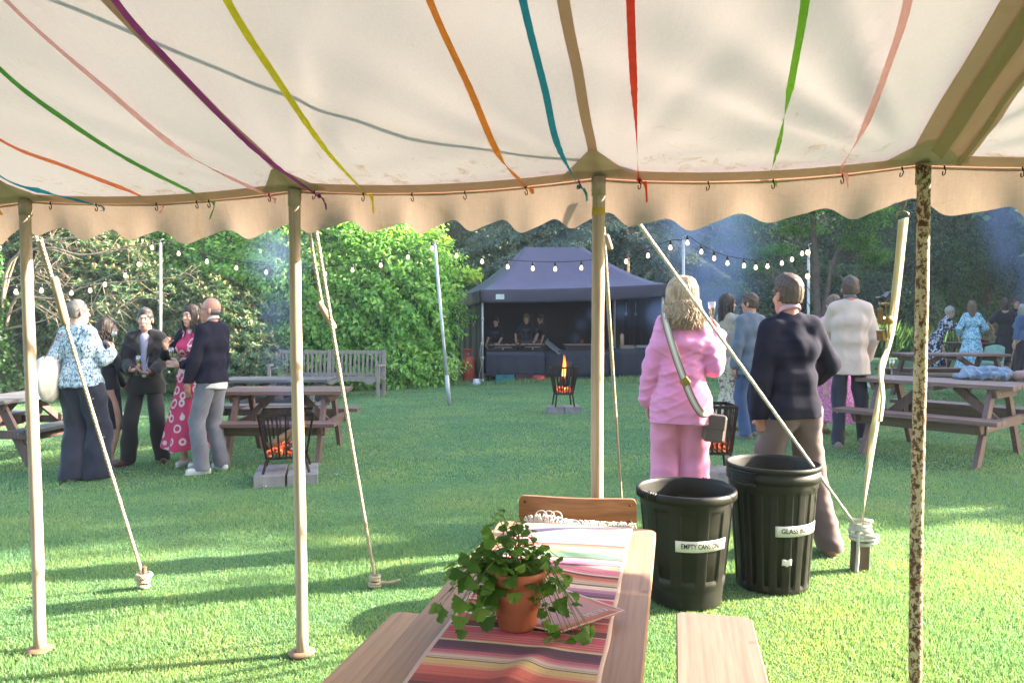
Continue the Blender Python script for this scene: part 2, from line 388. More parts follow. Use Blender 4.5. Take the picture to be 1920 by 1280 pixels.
def person(pos, H, yaw, label, *, fem=False, lean=(0, 0), feet=((.11, 0, 8), (-.11, .02, -8)), hip=(0, 0, 0), RH=(.24, .02, .80), LH=(-.24, .02, .80), rhint=(.5, -1, -.2), lhint=(-.5, -1, -.2),
           rdir=(0, .1, -1), ldir=(0, .1, -1), rn=(-1, 0, 0), ln=(1, 0, 0), rcurl=22, lcurl=22, head=(0, 0), headroll=0, twist=0, skin=None, build=1.0, belly=0, top=None, bottom=None, skirt=None, shoes=None, hair=None, face=False, h=.008, extra=None, glasses=None, group=None, longsleeve=True, gaze=False):
    s = H / 1.75; root = empty('person', pos, yaw); tag(root, label, 'person', group); rs = np.random.default_rng(abs(hash(label)) % 1000 if False else int(sum(map(ord, label)) % 997))
    hc = V3(hip[0], hip[1], .93 + hip[2]); sd = nrm((lean[0], lean[1], 1.0)); up = sd
    tw = rotm('Z', twist); X = nrm(tw @ V3(1, 0, 0)); X = nrm(X - sd * (X @ sd)); Yv = np.cross(sd, X)
    sp = lambda x, y, t: hc + sd * t + X * x * build + Yv * y
    sw = .124 if fem else .152; hx_ = .055 if fem else .048; hr_ = .104 if fem else .090
    shR, shL = sp(sw, -.01, .482), sp(-sw, -.01, .482)
    neck = sp(0, -.015, .55); hd = nrm(sd * .35 + V3(0, 0, .65)); Mh = rotm('Z', head[0]) @ rotm('X', head[1]) @ rotm('Y', headroll)
    C = neck + hd * .135 + Mh @ V3(0, .022, 0); hp = lambda x, y, z: C + Mh @ V3(x, y, z)
    hR, hL = hc + V3(.095 if fem else .080, 0, 0), hc + V3(-.095 if fem else -.080, 0, 0)
    an = []; kn = []
    for (fx, fy, fyaw), hj in zip(feet, (hR, hL)):
        a = V3(fx, fy, .085); k, a2 = ik(hj, a, .44, .43, (fx * .4, 1, 0)); an.append(a2); kn.append(k)
    eR, wR = ik(shR, V3(*RH), .29, .25, rhint); eL, wL = ik(shL, V3(*LH), .29, .25, lhint)
    # body: one continuous skin surface
    B = Shape(); th = 1.0 * build
    B.cap(sp(-hx_, 0, .0), sp(hx_, 0, .0), hr_ - .008, k=.05); B.cap(sp(-.04, .01, .17), sp(.04, .01, .17), .078, k=.06); B.cap(sp(-.065, 0, .36), sp(.065, 0, .36), .085, k=.06); B.cap(sp(-sw * .8, -.01, .475), sp(sw * .8, -.01, .475), .046, k=.05); B.cap(sp(0, -.02, .54), shL, .036, k=.04); B.cap(sp(0, -.02, .54), shR, .036, k=.04)
    for hj, k_, a_ in ((hR, kn[0], an[0]), (hL, kn[1], an[1])):
        B.cap(hj, k_, .082, .052, k=.03); B.cap(k_, a_, .052, .033, k=.02); B.ell(k_ * .65 + a_ * .35 - V3(0, .015, 0), (.048, .05, .1), k=.03)
    for i, (fx, fy, fyaw) in enumerate(feet):
        d = rotm('Z', fyaw) @ V3(0, 1, 0); a = an[i]; z0 = a[2] - .085; B.cap(V3(a[0], a[1], z0 + .03) - d * .045, V3(a[0], a[1], z0 + .025) + d * .12, .027, .022, k=.02, sc=(1.1, 1.1, 1)); B.cap(a, V3(a[0], a[1], z0 + .04), .033, .03, k=.02)
    ar = 1.0 if not fem else .85
    for sh, e, w in ((shR, eR, wR), (shL, eL, wL)):
        B.cap(sh, e, .048 * ar, .038 * ar, k=.03); B.cap(e, w, .039 * ar, .026 * ar, k=.015)
    for w, e, d_, n_, sg, cu in ((wR, eR, rdir, rn, 1, rcurl), (wL, eL, ldir, ln, -1, lcurl)):
        d_ = nrm(np.asarray(d_, float)); hand(B, w, d_, n_, sg, cu, h)
    B.cap(neck - hd * .04, hp(0, -.025, -.06), .055 if not fem else .047, .052 if not fem else .045, k=.03)
    B.ell(hp(0, -.012, .03), (.074, .094, .093), Mh, k=.02); B.ell(hp(0, .02, -.035), (.060, .072, .085), Mh, k=.025); B.ell(hp(0, .045, -.095), (.036, .034, .028), Mh, k=.03)
    B.cap(hp(0, .086, .012), hp(0, .108, -.026), .008, .013, k=.012); B.ell(hp(0, .085, .025), (.05, .014, .012), Mh, k=.012)
    B.ell(hp(0, .088, -.062), (.026, .01, .007), Mh, k=.006); B.ell(hp(0, .085, -.076), (.02, .01, .007), Mh, k=.006)
    for sg in (-1, 1):
        B.ell(hp(sg * .03, .094, .008), (.016, .014, .010), Mh, k=.008, op='s'); B.ell(hp(sg * .082, -.012, -.010), (.013, .017, .031), Mh, k=.006); B.ell(hp(sg * .036, .066, -.03), (.02, .02, .018), Mh, k=.012)
    if fem and not (top and top.get('flat')):
        for sg in (-1, 1): B.ell(sp(sg * .07, .085, .33), (.055, .05, .055), k=.04)
    emit(B, h, 'body', skin or SK, root, s)
    if face:
        for sg in (-1, 1):
            m = MB(); m.lathe([(.0001, -.0105), (.006, -.0085), (.0095, -.004), (.0105, 0), (.0095, .004), (.006, .0085), (.0001, .0105)], (0, 0, 0), 12)
            m.v = [tuple((hp(sg * .03, .0815, .008) + V3(*v)) * s) for v in m.v]; e = m.build('eye', EYEW, root)
            m = MB(); m.lathe([(.0001, -.0055), (.005, -.003), (.0058, 0), (.005, .003), (.0001, .0055)], (0, 0, 0), 10); m.v = [tuple((hp(sg * .03, .0885, .007) + V3(*v)) * s) for v in m.v]; m.build('iris', EYED, e)
            m = MB(); m.tube([tuple(hp(sg * .014, .1, .026) * s), tuple(hp(sg * .03, .098, .031) * s), tuple(hp(sg * .047, .083, .025) * s)], [.0025, .0035, .002], 6); m.build('eyebrow', hair['mat'] if hair else EYED, root)
        m = MB(); m.tube([tuple(hp(x, .099 - abs(x) * .35, -.069 + abs(x) * .18) * s) for x in (-.024, -.012, 0, .012, .024)], [.002, .004, .0045, .004, .002], 8); m.build('mouth', LIP, root)
    # clothes
    if top:
        e = top.get('ease', .014); T = Shape(); t0 = top.get('hem', -.06); hemr = top.get('flare', .0); wst = .090 if not fem else .078
        T.cap(sp(-hx_, -.005, t0 + .06), sp(hx_, -.005, t0 + .06), hr_ + e + hemr, k=.05, sc=(1, .92, 1)); T.cap(sp(-hx_, 0, max(t0, -.02)), sp(hx_, 0, max(t0, -.02)), hr_ + e + hemr * .8, k=.05, sc=(1, .95, 1)); T.cap(sp(-hx_, 0, t0 - .05), sp(hx_, 0, t0 - .05), hr_ + .004 + e + hemr * 1.25, k=.05, sc=(1, .92, 1))
        T.cap(sp(-.05, .01 + belly, .17), sp(.05, .01 + belly, .17), wst + e + hemr * .6 + belly, k=.06); T.cap(sp(-.078, 0, .35), sp(.078, 0, .35), .092 + e, k=.06, sc=(1, .95, 1)); T.cap(sp(-sw * .8, -.01, .475), sp(sw * .8, -.01, .475), .048 + e * .7, k=.05)
        for sg in (-1, 1): T.cap(sp(sg * .045, -.02, .535), sp(sg * sw * .95, -.012, .487), .040 + e * .4, .042 + e * .6, k=.04)
        T.cap(sp(0, -.03, .40), sp(0, -.015, .535), .085, .05 + e * .3, k=.05)
        if fem and not top.get('flat'):
            for sg in (-1, 1): T.ell(sp(sg * .07, .085, .33), (.06 + e, .055 + e, .06), k=.05)
        sl = top.get('sleeve', 1.0); sr = top.get('sr', .0)
        for sh, el, w in ((shR, eR, wR), (shL, eL, wL)):
            T.cap(sh, el if sl > .5 else sh + (el - sh) * (sl * 2), .045 + e * .6 + sr * .4, .038 + e * .7 + sr, k=.03)
            if sl > .5: T.cap(el, el + (w - el) * min((sl - .5) * 2, 1.0) * .97, .039 + e * .7 + sr, .029 + e * .7 + sr, k=.015)
            if sl >= .95:
                dd = nrm(w - el)
        T.ell(neck + hd * .045 + Yv * top.get('vdepth', .01), top.get('neckr', (.062, .062, .055)), k=.008, op='s')
        if top.get('vneck'): T.cap(neck + Yv * .09 + hd * .02, sp(0, .17, .55 - top['vneck']), .05 if not top.get('inset') else .06, .008 if not top.get('inset') else .05, k=.006, op='s')
        T.cut(sp(0, 0, t0), -sd)
        o = emit(T, h, top.get('name', 'shirt'), top['mat'], root, s, fold=top.get('fold', .0035), seed=int(rs.integers(99)), ff=top.get('ff', (11, 11, 6)))
        if top.get('collar'):
            m = MB(); cr = .058 if not fem else .052; ctr = neck + hd * .045
            ring = [ctr + X * cr * math.cos(a) + Yv * (cr + .004) * math.sin(a) + hd * (.012 - .018 * math.sin(a)) for a in np.linspace(0, 2 * math.pi, 25)[:-1]]
            vs = []; 
            for q in ring: vs += [tuple((q + hd * .010) * s), tuple((q + nrm(q - ctr) * .010 - hd * .022) * s)]
            n_ = len(ring); m.add(vs, [(2 * i, 2 * ((i + 1) % n_), 2 * ((i + 1) % n_) + 1, 2 * i + 1) for i in range(n_)], True); m.build('collar', top['collar'], root, solid=.003)
        if top.get('inset'):      # shirt front showing between the lapels
            I = Shape(); I.cap(sp(0, .055, .47), sp(0, .075, .02), .07, .07, k=.02, sc=(.85, .75, 1)); I.cap(sp(-.05, .0, .12), sp(.05, .0, .12), .095, k=.03, sc=(.9, 1.14, 1))
            I.ell(neck + hd * .05 + Yv * .02, (.05, .06, .05), k=.006, op='s'); I.cut(sp(0, 0, -.02), -sd); emit(I, h, 'shirt', top['inset'], root, s, fold=.002, seed=3)
            if top.get('cutw', True): pass
    if bottom:
        L = Shape(); b = bottom; e = b.get('ease', .012); L.cap(hc + V3(-hx_, 0, .0), hc + V3(hx_, 0, .0), hr_ + e, k=.05); L.cap(hc + V3(-.05, 0, .09), hc + V3(.05, 0, .09), .10 + e, k=.04)
        for i, hj in enumerate((hR, hL)):
            tp = b.get('thigh', .09) - (0 if fem else .012) ; kr = b.get('knee', .068); hr = b.get('hem', .06); L.cap(hj - V3(0, 0, .02), kn[i], tp + e, kr + e * .5, k=.03); end = an[i] - V3(0, 0, b.get('drop', .03))
            L.cap(kn[i], end, kr + e * .5, hr + e * .3, k=.02)
        L.cut(hc + V3(0, 0, b.get('waist', .02)), (0, 0, 1)); L.cut(V3(0, 0, b.get('end', .035)), (0, 0, -1))
        emit(L, h, b.get('name', 'trousers'), b['mat'], root, s, fold=b.get('fold', .004), seed=int(rs.integers(99)), ff=b.get('ff', (8, 8, 9)))
        if b.get('belt'):
            m = MB(); m.tube([tuple((hc + V3(.158 * math.cos(a), .122 * math.sin(a), .075)) * s) for a in np.linspace(0, 2 * math.pi, 33)[:-1]], .016, 6, closed=True); bl = m.build('belt', b['belt'], root)
            m = MB(); m.box((hc + V3(0, .136, .075)) * s, (.04, .008, .035), bev=.002); m.build('buckle', STEEL, bl)
    if skirt:
        q = skirt; z1 = hc[2] + q.get('top', .16); z0 = q['hem']; r1 = q.get('r1', (.115, .10)); r0 = q.get('r0', (.24, .22)); nf = q.get('nf', 11); am = q.get('amp', .07); cx = q.get('shift', (0, 0)); ph = rs.uniform(0, 6)
        hipz = hc[2]; rh = q.get('rh', (.165, .135))
        def sk(P):
            z = P[2]; t = np.clip((hipz - z) / (hipz - z0 + 1e-6), 0, 1.1); u = np.clip((z - hipz) / (z1 - hipz + 1e-6), 0, 1)
            rx = np.where(z > hipz, rh[0] + (r1[0] - rh[0]) * u, rh[0] + (r0[0] - rh[0]) * t ** q.get('pw', 1)); ry = np.where(z > hipz, rh[1] + (r1[1] - rh[1]) * u, rh[1] + (r0[1] - rh[1]) * t ** q.get('pw', 1))
            x = P[0] - hc[0] - cx[0] * t - sd[0] * np.maximum(z - hipz, 0); y = P[1] - hc[1] - cx[1] * t - sd[1] * np.maximum(z - hipz, 0); th_ = np.arctan2(y / ry, x / rx)
            rip = 1 + am * t * (np.sin(nf * th_ + ph + 2 * t) + .5 * np.sin((nf * 1.7 // 1) * th_ + 1.3 - 3 * t))
            rr = np.sqrt((x / rx) ** 2 + (y / ry) ** 2); return np.maximum((rr - rip) * np.minimum(rx, ry) * .9, np.maximum(z - z1, z0 + .015 * np.sin(3 * th_) - z))
        m_ = max(r0[0], rh[0]) * 1.2 + abs(cx[0]); my = max(r0[1], rh[1]) * 1.2 + abs(cx[1]); K = Shape(); K.fn(sk, (hc[0] - m_, hc[1] - my, z0 - .03), (hc[0] + m_, hc[1] + my, z1 + .01), k=0)
        emit(K, h, 'skirt', q['mat'], root, s, fold=q.get('fold', .002), seed=4)
    if shoes:
        for i, (fx, fy, fyaw) in enumerate(feet):
            d = rotm('Z', fyaw) @ V3(0, 1, 0); a = an[i]; z0 = a[2] - .085; F_ = Shape(); g = V3(a[0], a[1], z0)
            F_.cap(g + V3(0, 0, .036) - d * .048, g + V3(0, 0, .032) + d * .13, .040, .034, k=.02, sc=(1, 1, .95)); F_.cap(g + V3(0, 0, .035) + d * .02, g + V3(0, 0, shoes.get('high', .075)) - d * .01, .042, .036, k=.02)
            if shoes.get('low'): F_.ell(g + V3(0, 0, .085) + d * .03, (.035, .06, .04), rotm('Z', fyaw), k=.01, op='s')
            F_.cut(g + V3(0, 0, .012), (0, 0, -1)); o = emit(F_, max(h * .8, .006), 'shoe', shoes['mat'], root, s)
            m = MB(); pts = []
            for tt in np.linspace(0, 2 * math.pi, 21)[:-1]:
                u = math.cos(tt); w_ = math.sin(tt); pts.append(g + d * (.042 + .128 * u) + np.cross(d, (0, 0, 1)) * (.042 if u > -.3 else .036) * w_)
            n_ = len(pts); m.add([tuple((p + V3(0, 0, .002)) * s) for p in pts] + [tuple((p + V3(0, 0, .018)) * s) for p in pts], [list(range(n_))[::-1], [n_ + i_ for i_ in range(n_)]] + [(i_, (i_ + 1) % n_, n_ + (i_ + 1) % n_, n_ + i_) for i_ in range(n_)])
            m.build('sole', shoes.get('sole', shoes['mat']), o)
    if hair:
        st = hair['style']; A = Shape(); e = hair.get('e', .014)
        if st in ('short', 'buzz', 'fringe'):
            e = .004 if st == 'buzz' else e
            A.ell(hp(0, -.014, .034), (.076 + e * .7, .094 + e * .7, .092 + e), Mh, k=.02); A.ell(hp(0, -.045, -.02), (.064 + e * .5, .052 + e * .5, .075), Mh, k=.02)
            if st != 'buzz': A.ell(hp(.0, .03, .095), (.06, .055, .035), Mh, k=.02)
            A.ell(hp(0, .115, -.035), (.10, .085, .098), Mh, k=.012, op='s')
            for sg in (-1, 1): A.ell(hp(sg * .088, -.004, -.012), (.022, .032, .040), Mh, k=.006, op='s')
            A.ell(hp(0, -.02, -.124), (.25, .25, .078), Mh, k=.006, op='s')
            emit(A, min(h, .007), 'hair', hair['mat'], root, s, fold=.0008 if st == 'buzz' else .0028, seed=9, ff=(75, 75, 60))
        elif st == 'bald':
            A.ell(hp(0, -.022, -.012), (.0775, .088, .05), Mh, k=.02); A.ell(hp(0, .115, -.03), (.12, .11, .12), Mh, k=.01, op='s'); A.ell(hp(0, -.02, .085), (.1, .12, .06), Mh, k=.02, op='s')
            for sg in (-1, 1): A.ell(hp(sg * .085, .004, -.02), (.018, .028, .036), Mh, k=.008, op='s')
            emit(A, min(h, .006), 'hair', hair['mat'], root, s)
        else:
            Lh = hair.get('len', .28); wv = hair.get('wave', .012); W = hair.get('w', 1.0)
            A.ell(hp(0, -.018, .03), (.084 * W, .103, .104), Mh, k=.02); A.ell(hp(0, -.05, -.05), (.082 * W, .06, .10), Mh, k=.03)
            down = nrm(-V3(0, 0, 1) * .8 - hd * .2); bk = Mh @ V3(0, -1, 0)
            if Lh > .2: A.cap(hp(0, -.062, -.05), hp(0, -.075, -.05) + down * (Lh - .16), .07 * W, .06 * W, k=.03, sc=(1, .6, 1))
            A.ell(hp(0, .12, -.05), (.075, .09, .11), Mh, k=.012, op='s')
            V, Fq = A.mesh(min(h, .007)); V = V + vnorm(V, Fq) * folds(V, 9, .004, (90, 90, 9))[:, None]
            m = MB(); nl = hair.get('n', 150)
            for i in range(nl):
                an_ = rs.uniform(-1, 1) * 2.45; el_ = rs.uniform(.0, 1); # angle from the back of the head
                sx, sy = math.sin(an_), -math.cos(an_); topx = el_ * .35
                p0 = hp(sx * .05 * topx, sy * .05 * topx + .01, .128); p1 = hp(sx * .078 * W, -.015 + sy * .095, .07); p2 = hp(sx * .088 * W, -.018 + sy * .103, -.02)
                ln_ = Lh * rs.uniform(.75, 1.08); out_ = V3(*(Mh @ V3(sx, sy, 0)))
                pts = [p0, p1, p2]; q = p2.copy()
                nseg = 6; ph = rs.uniform(0, 6); 
                for j in range(1, nseg + 1):
                    tt = j / nseg; q = p2 + down * (ln_ - .06) * tt + out_ * (-.02 * tt + hair.get('flick', .0) * tt * tt + wv * math.sin(ph + tt * 7)) + np.cross(out_, down) * wv * math.cos(ph * 1.7 + tt * 6); pts.append(q)
                w_ = rs.uniform(.003, .0065) * (.62 if nl > 300 else 1); pr = spline(pts, 3); rad = [w_ * (.5 + .6 * math.sin(math.pi * min(1, (k_ / len(pr)) * .95 + .05))) for k_ in range(len(pr))]
                m.tube([p * s for p in pr], [x * s for x in rad], 5)
            nb = len(V); vv = np.concatenate([V * s, np.array(m.v)]); ff_ = [list(f) for f in Fq] + [[nb + i for i in f] for f in m.f]
            rawmesh('hair', vv, ff_, hair['mat'], root, smooth=True)
    if glasses:
        m = MB(); gy = .1 if glasses != 'top' else .055; gz = .008 if glasses != 'top' else .105
        if glasses == 'top': gy = .06
        for sg in (-1, 1):
            m.tube([tuple(hp(sg * .031 + .023 * math.cos(a), gy + .003, gz + .018 * math.sin(a)) * s) for a in np.linspace(0, 6.28, 13)[:-1]], .0022, 5, closed=True)
            m.tube([tuple(hp(sg * .055, gy, gz + .005) * s), tuple(hp(sg * .076, gy - .05, gz + (.003 if glasses != 'top' else -.04)) * s), tuple(hp(sg * .079, gy - .11, gz - (.003 if glasses != 'top' else .09)) * s)], .0022, 5)
        m.tube([tuple(hp(-.01, gy + .004, gz + .004) * s), tuple(hp(.01, gy + .004, gz + .004) * s)], .002, 5); m.build('glasses', BLACKPL, root)
    J = dict(root=root, s=s, wR=wR, wL=wL, eR=eR, eL=eL, hp=hp, sp=sp, hc=hc, neck=neck, kn=kn, an=an, shR=shR, shL=shL, C=C, hd=hd, Mh=Mh, X=X, Y=Yv)
    root.scale = (.935, .96, 1)
    J['W'] = lambda p: np.array(Matrix.Rotation(R(yaw), 3, 'Z') @ Vector(np.asarray(p, float) * s * V3(.935, .96, 1))) + np.asarray(pos, float)
    return J
# ---------------------------------------------------------------- vegetation
def leafmesh(name, P, D, Nn, L, W, mat, parent=None, fold=.25, group=None, rnd=None, extra=None):
    """P points, D leaf direction, Nn normals; arrays. diamond leaves folded on the midrib. extra=(V,F,rnd) solid geometry added to the same mesh"""
    n = len(P); D = D / (np.linalg.norm(D, axis=1)[:, None] + 1e-9); S = np.cross(D, Nn); S /= (np.linalg.norm(S, axis=1)[:, None] + 1e-9); U = np.cross(S, D)
    L = np.broadcast_to(L, n)[:, None]; W = np.broadcast_to(W, n)[:, None]
    a = P; b = P + D * L * .45 + S * W * .5 + U * W * fold; c = P + D * L - U * L * .12; d = P + D * L * .45 - S * W * .5 + U * W * fold
    V = np.stack([a, b, c, d], 1).reshape(-1, 3); i = np.arange(n)[:, None] * 4
    F = np.concatenate([i + [0, 1, 2], i + [0, 2, 3]], 1).reshape(-1, 3)
    rn = np.repeat(rng.random(n) if rnd is None else rnd, 2)
    if extra is not None:
        F2 = extra[1] + len(V); V = np.concatenate([V, extra[0]]); F = np.concatenate([F, F2]); rn = np.concatenate([rn, extra[2]])
    return rawmesh(name, V, F, mat, parent, frnd=rn)
def unit(n, r=None):
    v = (r or rng).normal(size=(n, 3)); return v / np.linalg.norm(v, axis=1)[:, None]
def lobe_points(lobes, n, lump=.22, shell=(.72, 1.06), r=None, ymax=None):
    r = r or rng; vol = np.array([l[1][0] * l[1][2] + l[1][1] * l[1][2] for l in lobes]); cnt = (n * vol / vol.sum()).astype(int); P = []; O = []
    for (c, rad), k in zip(lobes, cnt):
        u = unit(k, r); ph = np.array(c)[:2].sum()
        b = 1 + lump * (np.sin(u[:, 0] * 7 + ph) * np.sin(u[:, 2] * 8 + ph * 2) * np.cos(u[:, 1] * 6)) + lump * .5 * np.sin(u @ np.array([13, 9, 15]) + ph)
        q = r.uniform(shell[0], shell[1], k) * b; P.append(np.array(c) + u * np.array(rad) * q[:, None]); O.append(u)
    return np.concatenate(P), np.concatenate(O)
def core(lobes, s=.74, seed=1):  # solid darkest-leaf lump added inside each crown to keep light from passing
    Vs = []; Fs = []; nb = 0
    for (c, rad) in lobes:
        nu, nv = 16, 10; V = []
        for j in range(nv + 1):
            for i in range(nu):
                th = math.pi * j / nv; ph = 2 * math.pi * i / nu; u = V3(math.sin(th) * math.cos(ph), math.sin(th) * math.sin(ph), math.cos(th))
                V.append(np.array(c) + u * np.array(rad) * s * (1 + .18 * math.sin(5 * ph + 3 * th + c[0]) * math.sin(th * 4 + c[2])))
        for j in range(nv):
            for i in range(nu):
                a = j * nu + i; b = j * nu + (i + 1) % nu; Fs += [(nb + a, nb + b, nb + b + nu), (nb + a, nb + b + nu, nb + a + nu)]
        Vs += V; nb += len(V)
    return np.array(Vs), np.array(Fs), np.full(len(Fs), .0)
def branchset(root_, name, mat, trunk, limbs, parent=None, n=8):
    m = MB(); m.tube(spline(trunk[0], 5), list(np.interp(np.linspace(0, 1, (len(trunk[0]) - 1) * 5 + 1), np.linspace(0, 1, len(trunk[1])), trunk[1])), n)
    for pts, r0, r1 in limbs:
        sp_ = spline(pts, 5); m.tube(sp_, list(np.linspace(r0, r1, len(sp_))), 6)
    return m.build(name, mat, root_)
def leafy_tree(name, label, cat, base, lobes, n, L, W, mat, barkm, trunk_r=.15, group=None, droop=.3, lump=.22, shell=(.72, 1.08), seed=3, corescale=.72, trunk=True, buds=None, shape_parts=('crown', 'trunk')):
    """lobes are given in world coordinates"""
    base = np.asarray(base, float); root = empty(name, base); tag(root, label, cat, group); r = np.random.default_rng(seed)
    lb = [(tuple(np.array(c) - base), rad) for c, rad in lobes]
    P, O = lobe_points(lb, n, lump, shell, r); keep = P[:, 2] > .03 + 0 * P[:, 2]; P = P[keep]; O = O[keep]; k = len(P)
    D = O * .7 + unit(k, r) * .8; D[:, 2] -= droop; Nn = O * .8 + unit(k, r) * .7; Nn[:, 2] += .5
    sz = r.uniform(.65, 1.25, k)
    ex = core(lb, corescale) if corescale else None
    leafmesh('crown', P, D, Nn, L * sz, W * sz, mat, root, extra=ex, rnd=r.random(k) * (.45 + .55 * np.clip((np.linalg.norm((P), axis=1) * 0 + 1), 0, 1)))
    if trunk:
        limbs = []; c0 = np.mean([np.array(c) for c, _ in lb], 0)
        t = [V3(0, 0, -.1), V3(.03, 0, c0[2] * .35), V3(c0[0] * .4, c0[1] * .4, c0[2] * .75), c0]
        for c, rad in lb: limbs.append(([t[2], (t[2] + np.array(c)) / 2 + V3(0, 0, .15), np.array(c) + V3(0, 0, rad[2] * .3)], trunk_r * .5, trunk_r * .12))
        branchset(root, 'trunk', barkm, (t, [trunk_r * 1.25, trunk_r, trunk_r * .8, trunk_r * .5]), limbs)
    return root
def whorls(root, name, lb, n, mat, budmat, r, L=.13, W=.035, nb=None, shell=(.8, 1.08), corescale=.75):
    """rosettes of long leaves on the outside of the bush, pale buds in their middles"""
    P, O = lobe_points(lb, n, .25, shell, r); keep = P[:, 2] > .05; P = P[keep]; O = O[keep]; k = len(P); m = 9
    ax = O * .7 + unit(k, r) * .35 + np.array([0, 0, .55]); ax /= np.linalg.norm(ax, axis=1)[:, None]
    t1 = np.cross(ax, [0.3, .9, .1]); t1 /= np.linalg.norm(t1, axis=1)[:, None]; t2 = np.cross(ax, t1); PP = []; DD = []; NN = []
    for j in range(m):
        a = 2 * math.pi * j / m + r.uniform(0, 6, k) * .15; d = (t1 * np.cos(a)[:, None] + t2 * np.sin(a)[:, None]) * .85 + ax * r.uniform(-.15, .6, k)[:, None]; PP.append(P); DD.append(d); NN.append(ax + unit(k, r) * .2)
    P2 = np.concatenate(PP); sz = r.uniform(.7, 1.2, len(P2)); base_r = np.tile(r.random(k), m) * .7 + r.random(len(P2)) * .3
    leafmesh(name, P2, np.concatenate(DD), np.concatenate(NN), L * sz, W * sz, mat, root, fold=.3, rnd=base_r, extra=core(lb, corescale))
    if budmat:
        sel = r.random(k) < (nb or .5); Q = P[sel]; A = ax[sel]; q = len(Q); pts = []; dd = []; nn = []
        for j in range(5):
            pts.append(Q + A * .01 + unit(q, r) * .006); dd.append(A + unit(q, r) * .22); nn.append(unit(q, r))
        leafmesh('flower_buds', np.concatenate(pts), np.concatenate(dd), np.concatenate(nn), .095, .03, budmat, root)
def grassmesh(name, n, region, hgt, wid, mat, r, dens=None):
    """many short curved blades on the lawn; region(n)->x,y"""
    x, y = region(n); n = len(x); z = terr(x, y); sc = hgt * r.uniform(.6, 1.25, n) * (1 + .25 * np.sin(x * 3.1 + np.sin(y * 2.3) * 2)); 
    a = r.uniform(0, 2 * math.pi, n); ln = r.uniform(.15, .9, n); d = np.stack([np.cos(a), np.sin(a), 0 * a], 1); b = r.uniform(0, 2 * math.pi, n); sd = np.stack([np.cos(b), np.sin(b), 0 * b], 1)
    w = (wid * r.uniform(.7, 1.3, n))[:, None]; P = np.stack([x, y, z - .004], 1); upv = np.array([0, 0, 1.0]); H = sc[:, None]
    v0 = P - sd * w * .5; v1 = P + sd * w * .5; v2 = P + upv * H * .6 + d * H * (ln * .3)[:, None] + sd * w * .35; v3 = P + upv * H * (1 - ln * .25)[:, None] + d * H * (ln * .95)[:, None]; v4 = P + upv * H * .6 + d * H * (ln * .3)[:, None] - sd * w * .35
    V = np.stack([v0, v1, v2, v3, v4], 1).reshape(-1, 3); i = np.arange(n)[:, None] * 5
    F = np.concatenate([i + [0, 1, 2], i + [0, 2, 4], i + [4, 2, 3]], 1).reshape(-1, 3)
    o = rawmesh(name, V, F, mat, None, frnd=np.repeat(r.random(n), 3)); tag(o, kind='stuff'); return o
# ---------------------------------------------------------------- light, sky, lawn
SUN_AZ = 8.0; SUN_EL = 23.0     # direction towards the sun: degrees from +X towards +Y, and height
sdv = V3(math.cos(R(SUN_AZ)) * math.cos(R(SUN_EL)), math.sin(R(SUN_AZ)) * math.cos(R(SUN_EL)), math.sin(R(SUN_EL)))
ld = bpy.data.lights.new('sun', 'SUN'); ld.energy = 4.6; ld.angle = R(.6); ld.color = (1, .87, .68)
lo = bpy.data.objects.new('sun', ld); col.objects.link(lo); lo.rotation_euler = Vector(sdv).to_track_quat('Z', 'Y').to_euler(); lo.location = (20, 5, 12)
w = bpy.data.worlds.new('World'); scene.world = w; w.use_nodes = True; nt = w.node_tree; bg = nt.nodes['Background']
sky = nt.nodes.new('ShaderNodeTexSky'); sky.sky_type = 'NISHITA'; sky.sun_disc = False; sky.sun_elevation = R(SUN_EL); sky.sun_rotation = R(90 - SUN_AZ); sky.air_density = 1.0; sky.dust_density = 2.5
nt.links.new(sky.outputs[0], bg.inputs[0]); bg.inputs[1].default_value = .10
vs = scene.view_settings; vs.view_transform = 'Standard'; vs.look = 'None'; vs.exposure = EXPO; vs.gamma = 1.0
cy = scene.cycles; cy.max_bounces = 8; cy.diffuse_bounces = 4; cy.glossy_bounces = 3; cy.transmission_bounces = 5; cy.transparent_max_bounces = 12; cy.volume_bounces = 0; cy.volume_step_rate = 2.0; cy.caustics_reflective = False; cy.caustics_refractive = False
cy.use_denoising = True; cy.sample_clamp_indirect = 8
# shared materials
SK = pm('skin', (.56, .31, .22), (.48, .235, .165), 14, .5, bump=.08, bscale=220, bdist=.001, spec=.35)
SKP = pm('pale_skin', (.64, .38, .29), (.56, .30, .22), 14, .5, bump=.08, bscale=220, bdist=.001, spec=.35)
SKR = pm('ruddy_skin', (.56, .27, .19), (.5, .21, .15), 14, .45, bump=.08, bscale=220, bdist=.001, spec=.35)
EYEW = pm('eye_white', (.7, .68, .65), None, 3, .25, bump=0); EYED = pm('dark_iris', (.02, .015, .012), None, 3, .2, bump=0); LIP = pm('lips', (.42, .13, .11), None, 30, .4, bump=0)
BLACKPL = pm('black_plastic', (.012, .012, .013), (.02, .02, .02), 20, .35, bump=.05); STEEL = pm('steel', (.55, .55, .56), (.4, .4, .4), 30, .3, metal=1, bump=.05)
BARK = pm('bark', (.16, .12, .085), (.07, .05, .035), 6, .9, bump=.8, bscale=14, bdist=.03, stretch=(3, 3, .8))
